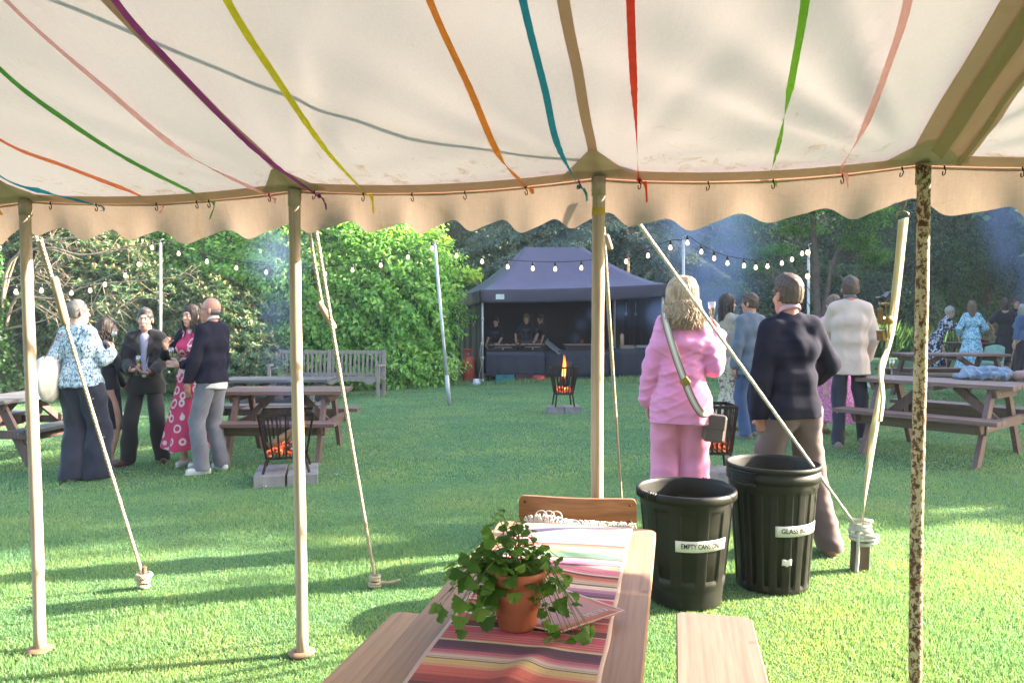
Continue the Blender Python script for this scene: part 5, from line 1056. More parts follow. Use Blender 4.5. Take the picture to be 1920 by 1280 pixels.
def flame(mb, c, hgt, r, ph):
    pts = [c + V3(.3 * r * math.sin(ph + t * 5) * t + .02 * t, .2 * r * math.cos(ph * 2 + t * 4) * t, hgt * t) for t in np.linspace(0, 1, 9)]; mb.tube(pts, [r * (.55 + .6 * t) * (1 - t) ** .75 + .001 for t in np.linspace(0, 1, 9)], 8)
def firebasket(c, label, wt, wb, hb, lg, rot, blocks, fl, logs, nb=6, grp='iron fire baskets on the lawn'):
    c = V3(c[0], c[1], float(terr(c[0], c[1]))); root = empty('fire_basket', c, rot); tag(root, label, 'fire basket', grp); z0 = lg + .11; z1 = z0 + hb
    for s_, z_, t_, nm_ in ((wb, z0, .016, 'bottom_rim'), (wt, z1, .022, 'top_rim')):
        mb = MB()
        for k in range(4): a = R(90 * k); d = V3(math.cos(a), math.sin(a), 0) * s_ / 2; p = V3(-math.sin(a), math.cos(a), 0) * s_ / 2; mb.bar(V3(0, 0, z_) + d - p, V3(0, 0, z_) + d + p, .012, t_ + .008)
        mb.build(nm_, BLK, root)
    for k in range(4):
        a = R(90 * k); dt = V3(math.cos(a), math.sin(a), 0); pt = V3(-math.sin(a), math.cos(a), 0); mb = MB()
        for j in range(nb + 1):
            u = -1 + 2 * j / nb; mb.bar(V3(0, 0, z0) + (dt + pt * u) * wb / 2, V3(0, 0, z1) + (dt + pt * u) * wt / 2, .018, .008, up=dt)
        mb.build('side_bars', BLK, root)
    for k in range(4): a = R(45 + 90 * k); d = V3(math.cos(a), math.sin(a), 0) * wb * .68; mb = MB(); mb.bar(V3(0, 0, z0) + d, V3(0, 0, .11) + d * 1.22, .018, .018); mb.build('leg', BLK, root)
    mb = MB()
    for u in np.linspace(-.45, .45, 6): mb.bar((wb * u, -wb / 2, z0 + .01), (wb * u, wb / 2, z0 + .01), .012, .01)
    mb.build('grate', BLK, root)
    mb = MB(); rs = np.random.default_rng(int(wt * 1000))
    for k in range(26): q = V3(rs.uniform(-.42, .42) * wb, rs.uniform(-.42, .42) * wb, z0 + .03 + rs.random() * .07); mb.box(q, tuple(rs.uniform(.03, .06, 3)), rotm('X', rs.uniform(0, 90)) @ rotm('Z', rs.uniform(0, 90)), .006)
    mb.build('embers', EMBER, root)
    for a_, b_, r_, mt in logs:
        mb = MB(); a_ = V3(*a_) + V3(0, 0, z0); b_ = V3(*b_) + V3(0, 0, z0); pts = [a_ + (b_ - a_) * t for t in np.linspace(0, 1, 7)]; mb.tube(pts, [r_ * (1 + .08 * math.sin(i * 3)) for i in range(7)], 7); mb.build('log', mt, root)
    if fl:
        for q, hh, r_ in fl: mb = MB(); flame(mb, V3(*q) + V3(0, 0, z0), hh, r_, q[0] * 30); mb.build('flame', FLAME, root)
    for k, (bx, by, bw, bd) in enumerate(blocks):
        o_ = np.array(Matrix.Rotation(R(rot), 3, 'Z') @ Vector((bx, by, .04))) + c; mb = MB(); mb.box((0, 0, .01), (bw, bd, .115), bev=.006); b = mb.build('block', CONC); b.location = o_; b.rotation_euler = (0, 0, R(rot)); yield b
fb1 = gnd(528, 905); B1 = list(firebasket((fb1[0] + .02, fb1[1] + .12), 'near iron fire basket with a log on glowing embers, behind the left-of-centre pole', .50, .36, .42, .14, 14, [(-.15, -.15, .28, .28), (.15, -.15, .28, .28), (-.15, .15, .28, .28), (.15, .15, .28, .28)], [((.08, .08, .22), .16, .03)], [((-.17, -.08, .10), (.17, -.02, .30), .035, LOG), ((-.1, .1, .05), (.16, .05, .12), .04, CHAR), ((.0, -.1, .06), (.1, .14, .1), .035, CHAR)]))
bb = ['front left', 'front right', 'back left', 'back right']
for k, b in enumerate(B1): tag(b, '%s grey block under the near fire basket' % bb[k], 'block', 'blocks under the near fire basket')
fb2 = gnd(1057, 775); B2 = list(firebasket((fb2[0], fb2[1] + .1), 'far iron fire basket with an orange flame, in front of the black gazebo', .40, .26, .42, .20, 6, [(-.135, 0, .26, .26), (.135, 0, .26, .26)], [((.0, -.02, .28), .42, .05), ((.03, .0, .05), .38, .045), ((-.05, .02, .06), .25, .04)], [((.04, -.05, .10), (.1, .06, .50), .045, CHAR), ((-.08, .02, .05), (.06, .05, .4), .035, CHAR), ((.07, 0, .2), (.12, .1, .46), .035, CHAR)], nb=7))
for k, b in enumerate(B2): tag(b, '%s grey block under the far fire basket' % ('left', 'right')[k], 'block', 'blocks under the far fire basket')
fb3 = gnd(1342, 905); B3 = list(firebasket((fb3[0], fb3[1] + .1), 'iron fire basket mostly hidden behind the pink suit and the bins', .34, .26, .42, .16, 0, [(0, 0, .34, .3)], None, [((-.08, 0, .1), (.1, .04, .3), .04, CHAR)]))
tag(B3[0], 'pale block under the fire basket behind the bins', 'block')
for b in B1 + B2 + B3: b.name = 'paving_block'
# ---------------------------------------------------------------- garden bench
GB = wood('silvered_teak', (.36, .31, .275), (.27, .235, .21), (.42, .37, .33), axis=2, scale=.8, knots=False, rough=.8); pb = gnd(608, 728); gb = empty('garden_bench', V3(-3.88, 15.6, float(terr(-3.88, 15.6))), -3); tag(gb, 'weathered grey slatted garden bench against the green shrubs', 'bench'); gbL = 2.28
for x in (-gbL / 2, -.04 + 0, gbL / 2):
    mb = MB(); mb.bar((x, .27, 0), (x, .36, .98), .075, .06, bev=.004); mb.build('back_post', GB, gb)
for x in (-gbL / 2, gbL / 2):
    mb = MB(); mb.bar((x, -.22, 0), (x, -.22, .66), .07, .06, bev=.004); mb.build('front_leg', GB, gb); mb = MB(); mb.prism([(-.28, .655), (.30, .64), (.30, .675), (-.1, .695), (-.28, .69)], .07, rotm('Z', 90), (x, 0, 0)); mb.build('armrest', GB, gb)
mb = MB(); mb.bar((0, -.22, 0), (0, -.22, .42), .06, .06); mb.build('front_leg', GB, gb)
mb = MB(); mb.bar((-gbL / 2, .36, .93), (gbL / 2, .36, .93), .035, .075, bev=.003); mb.bar((-gbL / 2, .31, .46), (gbL / 2, .31, .46), .035, .06); mb.build('back_rail', GB, gb)
mb = MB()
for k in range(24):
    x = -gbL / 2 + .08 + (gbL - .16) * k / 23
    if abs(x + .04) > .045: mb.bar((x, .315, .47), (x, .355, .92), .042, .016)
mb.build('back_slats', GB, gb)
mb = MB()
for k in range(7): mb.bar((-gbL / 2, -.22 + k * .075, .44 - .01 * k), (gbL / 2, -.22 + k * .075, .44 - .01 * k), .06, .022)
mb.build('seat', GB, gb)
mb = MB()
for hx in (-1, 1):
    xs_ = np.linspace(0, 1, 25); pr = [(hx * gbL / 4 + (x - .5) * (gbL / 2 - .08), .36 - .07 * (abs(math.sin(x * math.pi * 4)) if (x < .28 or x > .72) else 0) * 1.0) for x in xs_]; mb.prism([(-gbL / 4 + hx * gbL / 4 + .04, .425), ] + pr + [(gbL / 4 + hx * gbL / 4 - .04, .425)], .025, None, (0, -.235, 0))
mb.build('apron', GB, gb)
# ---------------------------------------------------------------- black catering gazebo
BLKV = pm('black_valance_shaded', (.062, .055, .085), (.05, .045, .07), 3, .6, bump=.2, bscale=8, bdist=.03); BLKF = pm('black_canopy_skylit', (.068, .064, .112), (.058, .054, .096), 3, .55, bump=.15, bscale=8, bdist=.03, spec=.45, transl=.04); BLKW = pm('black_wall_fabric', (.018, .018, .022), (.013, .013, .016), 2, .7, bump=.3, bscale=3, bdist=.05); CLOTHB = pm('navy_black_cloth', (.020, .022, .034), (.016, .018, .028), 2, .75, bump=.3, bscale=4, bdist=.04)  # one black fabric: canopy tinted by sky light, valance darkened as its shaded side
GR = 5.5; go_ = V3(-.74, 17.75, 0); ga = V3(math.cos(R(GR)), math.sin(R(GR)), 0); gb_ = V3(-math.sin(R(GR)) - .17, math.cos(R(GR)), 0); GW, GD = 4.5, 3.0
gz = empty('gazebo', go_ + V3(0, 0, float(terr(-.74, 17.7)))); tag(gz, 'black pop-up catering gazebo with open front and concave roof', 'gazebo')
GO = np.array(gz.location)
def gp(u, w_, z): return go_ + ga * GW * u + gb_ * GD * w_ + V3(0, 0, z) - GO
def eavz(u, w_): return 2.22 + .16 * u - .02 * w_
def roofg(s_, t):
    """s around the perimeter 0..4, t 0 eave .. 1 ridge"""
    k = int(s_) % 4; f = s_ - int(s_); cs = [(0, 0), (1, 0), (1, 1), (0, 1)]; rg = [(.325, .5), (.675, .5), (.675, .5), (.325, .5)]
    a = cs[k]; b = cs[(k + 1) % 4]; ra = rg[k]; rb = rg[(k + 1) % 4]; u = a[0] + (b[0] - a[0]) * f; w_ = a[1] + (b[1] - a[1]) * f; ru = ra[0] + (rb[0] - ra[0]) * f; rw = ra[1] + (rb[1] - ra[1]) * f
    uu = u + (ru - u) * t; ww = w_ + (rw - w_) * t; z = eavz(u, w_) + (3.38 - eavz(u, w_)) * (t ** 1.42) - .07 * math.sin(math.pi * f) * math.sin(math.pi * min(t * 1.0, 1)) - .03 * math.sin(math.pi * f) * (1 - t)
    p = gp(uu, ww, z); return p
mb = MB(); n_s = 64; n_t = 16; mb.add([roofg(4 * i / n_s % 4, j / n_t) for j in range(n_t + 1) for i in range(n_s)], [(j * n_s + i, j * n_s + (i + 1) % n_s, (j + 1) * n_s + (i + 1) % n_s, (j + 1) * n_s + i) for j in range(n_t) for i in range(n_s)], True); mb.build('canopy', BLKF, gz)
mb = MB(); 
def valg(s_, t):
    p = roofg(s_, 0); k = int(s_) % 4; f = s_ - int(s_); out_ = [-gb_, ga, gb_, -ga][k]; return p + out_ * (.012 + .015 * math.sin(t * 3) + .008 * math.sin(f * 19)) - V3(0, 0, t * (.31 + .02 * math.sin(f * 3.14)))
for k in range(4): mb.grid(lambda u, v_: valg(k + min(u, .9999), v_), 24, 6)
mb.build('valance', BLKV, gz, solid=.004)
GP = pm('gazebo_aluminium', (.55, .56, .57), (.45, .46, .47), 20, .4, metal=.6, bump=.05)
for (u, w_) in ((.012, .02), (.988, .02), (.988, .98), (.012, .98)):
    b = gp(u, w_, 0); b[2] = 0; mb = MB(); mb.tube([b, b + V3(0, 0, eavz(u, w_) - .02)], .024, 8); 
    for z_ in (.08, .62, .95, 1.55): mb.tube([b + V3(0, 0, z_ - .035), b + V3(0, 0, z_ + .035)], .033, 8)
    mb.box(b + V3(0, 0, .01), (.12, .12, .015)); mb.build('post', GP, gz)
def wallg(a, b, z0=.02, amp=.04):
    mb = MB(); pa = gp(a[0], a[1], 0); pb_ = gp(b[0], b[1], 0); d = pb_ - pa; nn = nrm(np.cross(d, (0, 0, 1)))
    mb.grid(lambda u, v_: pa + d * u + nn * amp * (math.sin(u * 21) * .6 + math.sin(u * 47) * .3) * (1 - v_ * .7) + V3(0, 0, z0 + (eavz(*a) - z0 - .03) * v_), 60, 4); return mb.build('side_wall', BLKW, gz, solid=.004)
wallg((.012, .05), (.012, .97)); wallg((.02, .985), (.98, .985)); wallg((.988, .05), (.988, .97))
mb = MB(); p = valg(.10, .55) + V3(0, -.02, 0); mb.box(p, (.20, .006, .12)); sgn = mb.build('name_patch', pm('pale_green_patch', (.68, .78, .74), None, 9, .5, bump=.05), gz)
mb = MB(); 
for k in range(5): mb.box(p + V3(-.06 + .03 * k, -.005, .015 - .012 * (k % 2)), (.02, .002, .008))
mb.build('tiny_print', pm('green_print', (.2, .42, .35), None, 9, .5, bump=0), sgn)
# counters
def wpt(px, py, Y): return at(px, py, Y)
def counter(x0, x1, y, d, z, lab, lift=.0):
    r = empty('counter', V3((x0 + x1) / 2, y + d / 2, float(terr((x0 + x1) / 2, y)))); tag(r, lab, 'table', 'cloth covered counters in the gazebo'); hw = (x1 - x0) / 2; mb = MB(); mb.box((0, 0, z - .015), (x1 - x0, d, .03)); mb.build('table_top', BLKF, r)
    for sx in (-1, 1):
        for sy in (-1, 1): mb = MB(); mb.tube([V3(sx * (hw - .06), sy * (d / 2 - .07), -.03), V3(sx * (hw - .06), sy * (d / 2 - .07), z - .03)], .014, 6); mb.build('leg', BLK, r)
    mb = MB(); mb.grid(lambda u, v_: V3(-hw - .005 + (x1 - x0 + .01) * u, -d / 2 - .012 + (.018 * math.sin(u * 17) + .01 * math.sin(u * 41)) * v_, z + .003 - (z - lift) * v_), 60, 5); mb.grid(lambda u, v_: V3(-hw + (x1 - x0) * u, -d / 2 - .012 + (d + .01) * v_, z + .004), 6, 3); mb.build('table_cloth', CLOTHB, r, solid=.003); return r
Yc = 17.95
c1_ = counter(-.62, .78, Yc, .7, .74, 'left counter of the gazebo under a dark cloth, crates showing beneath it', .13)
c2_ = counter(.82, 2.35, Yc + .12, .7, .72, 'middle counter of the gazebo behind the flame of the fire basket', .10); c3_ = counter(2.4, 3.6, Yc + .22, .7, .74, 'right counter of the gazebo beside the pink suit', .03)
# griddles on the counter
MEAT = pm('sliced_food', (.62, .45, .30), (.35, .18, .10), 60, .6, bump=.5)
def griddle(x, y, z, w_, lab, food=True):
    r = empty('griddle', V3(x, y, z)); tag(r, lab, 'griddle'); mb = MB(); mb.box((0, 0, .06), (w_, .5, .10), bev=.01); mb.box((0, 0, .125), (w_ + .04, .54, .015), bev=.004); mb.build('body', BLK, r)
    for k in range(3): mb = MB(); mb.tube([V3(-w_ / 3 + w_ / 3 * k, -.25, .055), V3(-w_ / 3 + w_ / 3 * k, -.285, .055)], .018, 10); mb.build('knob', STEEL if k == 1 else BLACKPL, r)
    mb = MB(); mb.tube([V3(-w_ * .3, -.285, .095), V3(w_ * .3, -.285, .095)], .008, 6); mb.build('rail', STEEL, r)
    if food:
        mb = MB(); 
        for k in range(90): mb.box((random.uniform(-w_ / 2.2, w_ / 2.2), random.uniform(-.22, .2), .145 + random.random() * .02), (random.uniform(.02, .05), random.uniform(.02, .04), .015), rotm('Z', random.uniform(0, 90)), .004)
        mb.build('food', MEAT, r)
zc = 0.0
griddle(-.22, Yc + .35, .745, .72, 'left griddle with sliced food in front of the shorter cook'); griddle(.50, Yc + .33, .755 - .0, .62, 'griddle with sliced food in front of the fair-haired cook')
gl = empty('griddle', V3(1.62, Yc + .5, .735)); tag(gl, 'black griddle with a closed lid on the middle counter', 'griddle'); mb = MB(); mb.box((0, 0, .08), (.66, .5, .15), bev=.015); mb.build('body', BLK, gl); mb = MB(); mb.box((0, 0, .165), (.68, .52, .014), bev=.003); mb.build('lid', STEEL, gl)
tr_ = empty('metal_tray', V3(1.0, Yc + .18, .85)); tag(tr_, 'steel tray tilted up between the griddles in the gazebo', 'tray'); mb = MB(); Mt = rotm('Y', 38) @ rotm('X', 18); mb.box((0, 0, 0), (.44, .36, .012), Mt, .003); mb.box(Mt @ V3(-.215, 0, .02), (.02, .36, .045), Mt, .003); mb.box(Mt @ V3(.215, 0, .02), (.012, .36, .04), Mt, .003); mb.build('pan', pm('tray_steel', (.42, .45, .48), (.3, .32, .35), 12, .35, metal=.7, bump=.1), tr_)
# bottle, tubs, papers
def simple(name, lab, cat, loc, prof, mt, group=None, parts=()):
    r = MB(); r.lathe(prof, (0, 0, 0), 20); o = r.build(name, mt); o.location = loc; tag(o, lab, cat, group); return o
simple('bottle', 'dark bottle standing on the lidded griddle', 'bottle', V3(1.58, Yc + .5, .908), [(.0001, 0), (.035, 0), (.037, .01), (.037, .16), (.014, .21), (.013, .26), (.016, .262), (.016, .28), (.0001, .28)], BLACKPL)
simple('jar', 'small red lidded jar beside the dark bottle', 'jar', V3(1.73, Yc + .5, .908), [(.0001, 0), (.035, 0), (.037, .01), (.037, .07), (.03, .085), (.035, .086), (.035, .11), (.0001, .11)], pm('red_jar', (.35, .05, .03), None, 20, .4))
kr = simple('kitchen_roll', 'tall brown paper roll standing on the right counter', 'paper roll', V3(2.72, Yc + .5, .85), [(.0001, 0), (.05, 0), (.05, .30), (.02, .30), (.018, .33), (.0001, .33)], pm('tan_roll', (.45, .30, .2), None, 20, .7))
bx = empty('cardboard_box', V3(2.82, Yc + .35, .745)); tag(bx, 'open cardboard box on the right counter below the paper roll', 'box'); mb = MB()
for (cx_, cy_, sx, sy) in ((0, -.12, .34, .006), (0, .12, .34, .006), (-.17, 0, .006, .246), (.17, 0, .006, .246)): mb.box((cx_, cy_, .07), (sx, sy, .14))
mb.box((0, 0, .004), (.34, .24, .006)); mb.build('carton', pm('cardboard', (.25, .19, .15), None, 8, .8), bx)
for k, (x, z_, w2) in enumerate(((3.22, .86, .42), (3.30, .93, .5))):
    mb = MB(); mb.box((0, 0, 0), (w2, .3, .03), bev=.006); mb.box((0, 0, .03), (w2 * .9, .26, .02), bev=.005); o = mb.build('foil_tray', pm('foil%d' % k, (.5, .52, .55), (.3, .32, .34), 30, .35, metal=.8)); o.location = (x, Yc + .5, z_ - .09); tag(o, ('lower' if k == 0 else 'upper') + ' foil tray of the stack on the right counter', 'tray', 'foil trays')
for k, px in enumerate((1118 + 56, 1192)):
    p = at(px, 582, 19.4); mb = MB(); mb.tube([V3(0, 0, 0), V3(0, 0, -.25)], .006, 6); mb.lathe([(.0001, -.36), (.03, -.34), (.036, -.30), (.02, -.26), (.0001, -.25)], (0, 0, 0), 12); o = mb.build('ladle', STEEL); o.location = p + V3(0, 0, .22); tag(o, ('left' if k == 0 else 'right') + ' steel ladle hanging inside the gazebo', 'ladle', 'hanging ladles')
TEALC = pm('teal_crate', (.02, .20, .22), (.02, .16, .18), 20, .5)
def crate(c, size, mt, lab, n=3):
    r = empty('crate', c); tag(r, lab, 'crate', 'crates under the gazebo counters'); a, b, h_ = size; mb = MB()
    for sg in (-1, 1): mb.box((0, sg * b / 2, h_ * .45), (a, .012, h_ * .9)); mb.box((sg * a / 2, 0, h_ * .45), (.012, b - .016, h_ * .9)); 
    mb.box((0, 0, .01), (a - .02, b - .02, .012)); 
    for k in range(n):
        for sg in (-1, 1): mb.box((0, sg * (b / 2 + .004), h_ * (.2 + .25 * k)), (a + .01, .012, .012))
    mb.build('shell', mt, r); mb = MB()
    lp_ = [(sx * (a / 2 + o_), sy * (b / 2 + o_), z_) for o_, z_ in ((.013, h_ - .024), (.013, h_), (-.007, h_), (-.007, h_ - .024)) for sx, sy in ((-1, -1), (1, -1), (1, 1), (-1, 1))]
    mb.add(lp_, [(4 * j + k, 4 * j + (k + 1) % 4, 4 * ((j + 1) % 4) + (k + 1) % 4, 4 * ((j + 1) % 4) + k) for j in range(4) for k in range(4)])
    mb.build('rim', mt, r)
    mb = MB(); mb.box((0, -b / 2 - .008, h_ * .78), (.09, .008, .025)); mb.build('handle', BLACKPL, r)
def gn(px, py, Y): x = (px - 960) / FPX * Y; return V3(x, Y, float(terr(x, Y)) + .002)
crate(gn(947, 725, 17.95), (.42, .3, .20), TEALC, 'teal plastic crate under the left counter'); crate(gn(983, 722, 18.05), (.40, .3, .18), pm('maroon_crate', (.10, .02, .02), (.07, .015, .015), 20, .6), 'maroon crate beside the teal one under the left counter')
crate(gn(1094, 715, 18.25), (.42, .3, .22), pm('slate_crate', (.08, .10, .13), (.06, .07, .1), 20, .6), 'slate blue crate behind the far fire basket under the middle counter'); crate(gn(1122, 712, 18.4), (.40, .3, .26), pm('crimson_crate', (.16, .03, .04), (.12, .02, .03), 20, .6), 'dark red crate under the middle counter left of the pole')
mb = MB(); mb.lathe([(.0001, 0), (.17, 0), (.185, .02), (.185, .08), (.165, .13), (.11, .165), (.0001, .175)], (0, 0, 0), 28); o = mb.build('red_tub', pm('glossy_red', (.50, .06, .04), None, 20, .3)); o.location = gn(1011, 720, 17.98); tag(o, 'shiny red domed tub under the right end of the left counter', 'tub')
gc = empty('gas_cylinder', gn(880, 725, 18.1) + V3(-.02, 0, 0)); tag(gc, 'tall orange-red gas cylinder standing at the left side of the gazebo', 'gas cylinder'); RED = pm('gas_red', (.48, .075, .04), (.38, .06, .035), 9, .5, bump=.15)
mb = MB(); mb.lathe([(.0001, .01), (.13, .01), (.14, .03), (.14, .05), (.155, .07), (.155, .56), (.14, .61), (.09, .655), (.03, .665), (.0001, .665)], (0, 0, 0), 32); mb.build('tank', RED, gc)
mb = MB()
for k in range(14):
    if k not in (4, 5, 10, 11) : 
        a = R(k * 360 / 14); a2_ = R((k + 1) * 360 / 14)
        for q_ in (a,): pass
        mb.add([V3(.1 * math.cos(t), .1 * math.sin(t), z_) for z_ in (.645, .83) for t in (a, a2_)], [(0, 1, 3, 2)])
mb.tube([V3(.1 * math.cos(t), .1 * math.sin(t), .825) for t in np.linspace(0, 2 * math.pi, 25)[:-1]], .013, 6, closed=True); mb.build('guard_ring', RED, gc, solid=.006)
mb = MB(); mb.tube([V3(0, 0, .66), V3(0, 0, .74)], .02, 8); mb.tube([V3(-.03, 0, .72), V3(.03, 0, .72)], .012, 8); mb.build('valve', STEEL, gc); mb = MB(); mb.tube(spline([V3(.03, 0, .72), V3(.10, -.12, .74), V3(.06, -.17, .5), V3(.07, -.168, .3), V3(.09, -.17, .08)], 6), .007, 6); mb.build('hose', pm('grey_hose', (.2, .15, .13), None, 9, .6), gc)
wb_ = gn(893, 730, 17.55); mb = MB(); mb.grid(lambda u, v_: V3((u - .5) * .19 * (1 - .3 * v_), .0 + .06 * math.sin(u * 3.1), .0 + .14 * v_), 8, 4); mb.grid(lambda u, v_: V3((u - .5) * .19 * (1 - .3 * v_), .0 - .07 * math.sin(u * 3.1) * (1 - v_), .0 + .14 * v_), 8, 4); o = mb.build('weight_bag', pm('white_bag', (.62, .66, .75), None, 12, .7, bump=.4), solid=.006); o.location = wb_; tag(o, 'crumpled white bag on the grass at the foot of the gazebo front leg', 'bag')
ln = MB(); q = gp(.012, .02, 0) + GO; ln.tube(spline([V3(-.03, -.03, 1.0), V3(-.06, -.03, .7), V3(-.03, -.03, .45), V3(-.07, -.03, .2), V3(-.03, -.03, .0)], 6), .005, 5); o = ln.build('power_cable', pm('white_cable', (.65, .67, .68), None, 9, .5)); o.location = (q[0], q[1], float(terr(q[0], q[1])) + .01); tag(o, 'white cable hanging beside the front left gazebo post', 'cable')
mb = MB(); mb.box((0, 0, .02), (.07, .05, .05), rotm('Y', 18), .005); o = mb.build('carton', pm('yellow_carton', (.5, .45, .12), None, 9, .6)); o.location = gn(919, 727, 17.75); tag(o, 'little yellow carton on the grass beside the teal crate', 'carton')
# ---------------------------------------------------------------- festoon lights
GALV = pm('galvanised_pole', (.55, .58, .60), (.45, .48, .5), 6, .45, metal=.3, bump=.1); LINE = pm('black_cable', (.02, .02, .02), None, 9, .6, bump=0); BULB = emat('lit_bulb', (1, .72, .45), .55); SOCK = BLACKPL
def lpole(px0, py0, px1, py1, lab, foot=None, Y=None):
    f = gnd(px1, py1) if foot is None else foot; t = at(px0, py0, f[1] if Y is None else Y); r = empty('festoon_pole', f); tag(r, lab, 'pole', 'grey poles carrying the festoon lights'); L_ = t - f; mb = MB()
    mb.tube([V3(0, 0, -.02), L_], .028 if foot is None else .024, 10); mb.tube([V3(0, 0, -.01), L_ * .19], .038, 10); mb.build('shaft', GALV, r); mb = MB(); mb.tube([L_ + V3(0, 0, -.03), L_ + V3(0, 0, .05), L_ + V3(.05, 0, .07)], .008, 6); mb.build('hook', GALV, r); return t
tp2 = lpole(815, 458, 843, 760, 'leaning grey festoon pole in front of the leafy shrubs, left of the gazebo')
tp1 = lpole(301, 455, 299, 760, 'grey festoon pole behind the man in the dark suit', gn(299, 0, 13.6))
tp3 = lpole(1281, 450, 1284, 760, 'grey festoon pole rising behind the blonde hair of the person in pink', gn(1284, 0, 12.2)); tp4 = lpole(1516, 464, 1517, 760, 'grey festoon pole at the left shoulder of the beige jacket, cable wound on it', gn(1517, 0, 13.0))
def festoon(P0, P1, bul, lab):
    """bul: pixel positions of bulbs; the cable runs through them"""
    r = empty('festoon_lights', P0); tag(r, lab, 'string lights', 'festoon lights over the lawn'); O_ = np.array(P0); n = len(bul); xs_ = [b[0] for b in bul]
    def Yat(px): 
        a = (P0[0] / P0[1]) * FPX + 960; b = (P1[0] / P1[1]) * FPX + 960; t = (px - a) / (b - a + 1e-9); return P0[1] + (P1[1] - P0[1]) * min(max(t, 0), 1)
    pts = [P0] + [at(px, py - 14, Yat(px)) for px, py in bul] + [P1]; mb = MB(); mb.tube([p - O_ for p in spline(pts, 5)], .006, 5); mb.build('cable', LINE, r)
    for (px, py) in bul:
        p = at(px, py, Yat(px)) - O_; mb = MB(); mb.tube([p + V3(0, 0, .115), p + V3(0, 0, .05)], .022, 8); s_ = mb.build('socket', SOCK, r); mb = MB(); mb.lathe([(.0001, -.034), (.02, -.027), (.030, -.006), (.027, .014), (.016, .038), (.015, .055), (.0001, .056)], p, 12); mb.build('bulb', BULB, r)
far_l = at(-40, 545, 11.0)
festoon(tp1, far_l, [(285, 465), (260, 496), (235, 517), (197, 534), (169, 545), (134, 550), (78, 545), (30, 548)], 'string of lit bulbs left of the pole behind the dark suit')
festoon(tp1, tp2, [(335, 476), (388, 491), (443, 503), (499, 511), (556, 515), (610, 514), (661, 507), (714, 498), (765, 483), (810, 466)], 'string of lit bulbs in front of the bright green shrubs')
festoon(tp2, tp3, [(856, 480), (904, 491), (952, 501), (999, 504), (1041, 505), (1090, 503), (1133, 498), (1174, 491), (1215, 480), (1257, 465)], 'string of lit bulbs in front of the gazebo roof')
festoon(tp3, tp4, [(1289, 456), (1315, 473), (1339, 485), (1364, 494), (1395, 499), (1417, 502), (1439, 500), (1466, 494), (1485, 487), (1504, 476)], 'string of lit bulbs sagging above the navy sweater')
r = empty('festoon_lights', tp4); tag(r, 'two bulbs hanging on the cable wound down the pole by the beige jacket', 'string lights', 'festoon lights over the lawn'); mb = MB(); mb.tube([V3(.035 * math.cos(a * 1.2), .035 * math.sin(a * 1.2), -a * .05) for a in np.linspace(0, 26, 160)], .005, 5); mb.build('cable', LINE, r)
for z_ in (-.09, -.50): mb = MB(); mb.tube([V3(-.03, -.05, z_ + .1), V3(-.03, -.05, z_ + .045)], .02, 8); mb.build('socket', SOCK, r); mb = MB(); mb.lathe([(.0001, -.045), (.028, -.035), (.040, -.008), (.036, .018), (.02, .045), (.0001, .056)], (-.03, -.05, z_), 12); mb.build('bulb', BULB, r)
# ---------------------------------------------------------------- smoke
def smoke(name, lab, pts, dens, colr=(.42, .58, .95), ns=1.3):
    m, nt, out = newmat('smoke_' + name); v = coords(nt); n1 = noi(nt, v, ns, 4, .6, .8); pv = N(nt, 'ShaderNodeVolumePrincipled'); pv.inputs['Color'].default_value = c4(colr); pv.inputs['Anisotropy'].default_value = .3
    # densest in the middle of the plume, thinning to nothing inside its hull
    vv = coords(nt); acc = None; o__ = np.array(pts[0][0]); sq = spline([V3(*p) for p, r_ in pts], 3); sr_ = np.interp(np.linspace(0, 1, len(sq)), np.linspace(0, 1, len(pts)), [r_ for p, r_ in pts])
    for p_, r_ in list(zip(sq, sr_))[::2]:
        dn = N(nt, 'ShaderNodeVectorMath', operation='DISTANCE'); nt.links.new(vv, dn.inputs[0]); dn.inputs[1].default_value = tuple(p_ - o__); mrn = N(nt, 'ShaderNodeMapRange', interpolation_type='SMOOTHERSTEP'); nt.links.new(dn.outputs['Value'], mrn.inputs[0]); mrn.inputs[1].default_value = 0; mrn.inputs[2].default_value = float(r_) * 1.0; mrn.inputs[3].default_value = 1; mrn.inputs[4].default_value = 0
        if acc is None: acc = mrn.outputs[0]
        else: mx = N(nt, 'ShaderNodeMath', operation='SMOOTH_MAX'); mx.inputs[2].default_value = .3; nt.links.new(acc, mx.inputs[0]); nt.links.new(mrn.outputs[0], mx.inputs[1]); acc = mx.outputs[0]
    sb_ = N(nt, 'ShaderNodeMath', operation='SUBTRACT', use_clamp=True); nt.links.new(acc, sb_.inputs[0]); sb_.inputs[1].default_value = .12
    mr0 = ramp(nt, n1, [(.36, (0, 0, 0)), (.7, (1, 1, 1))]); mm_ = N(nt, 'ShaderNodeMath', operation='MULTIPLY'); nt.links.new(mr0, mm_.inputs[0]); nt.links.new(sb_.outputs[0], mm_.inputs[1]); mr = mm_.outputs[0]; mu = N(nt, 'ShaderNodeMath', operation='MULTIPLY'); nt.links.new(mr, mu.inputs[0]); mu.inputs[1].default_value = dens
    nt.links.new(mu.outputs[0], pv.inputs['Density']); nt.links.new(pv.outputs[0], out.inputs['Volume']); o_ = np.array(pts[0][0]); mb = MB(); sp_ = spline([V3(*p) for p, r_ in pts], 4); rr_ = np.interp(np.linspace(0, 1, len(sp_)), np.linspace(0, 1, len(pts)), [r_ for p, r_ in pts]); mb.tube([p - o_ for p in sp_], list(rr_), 16)
    o = mb.build('smoke', m); o.location = o_; tag(o, lab, 'smoke', kind='stuff')
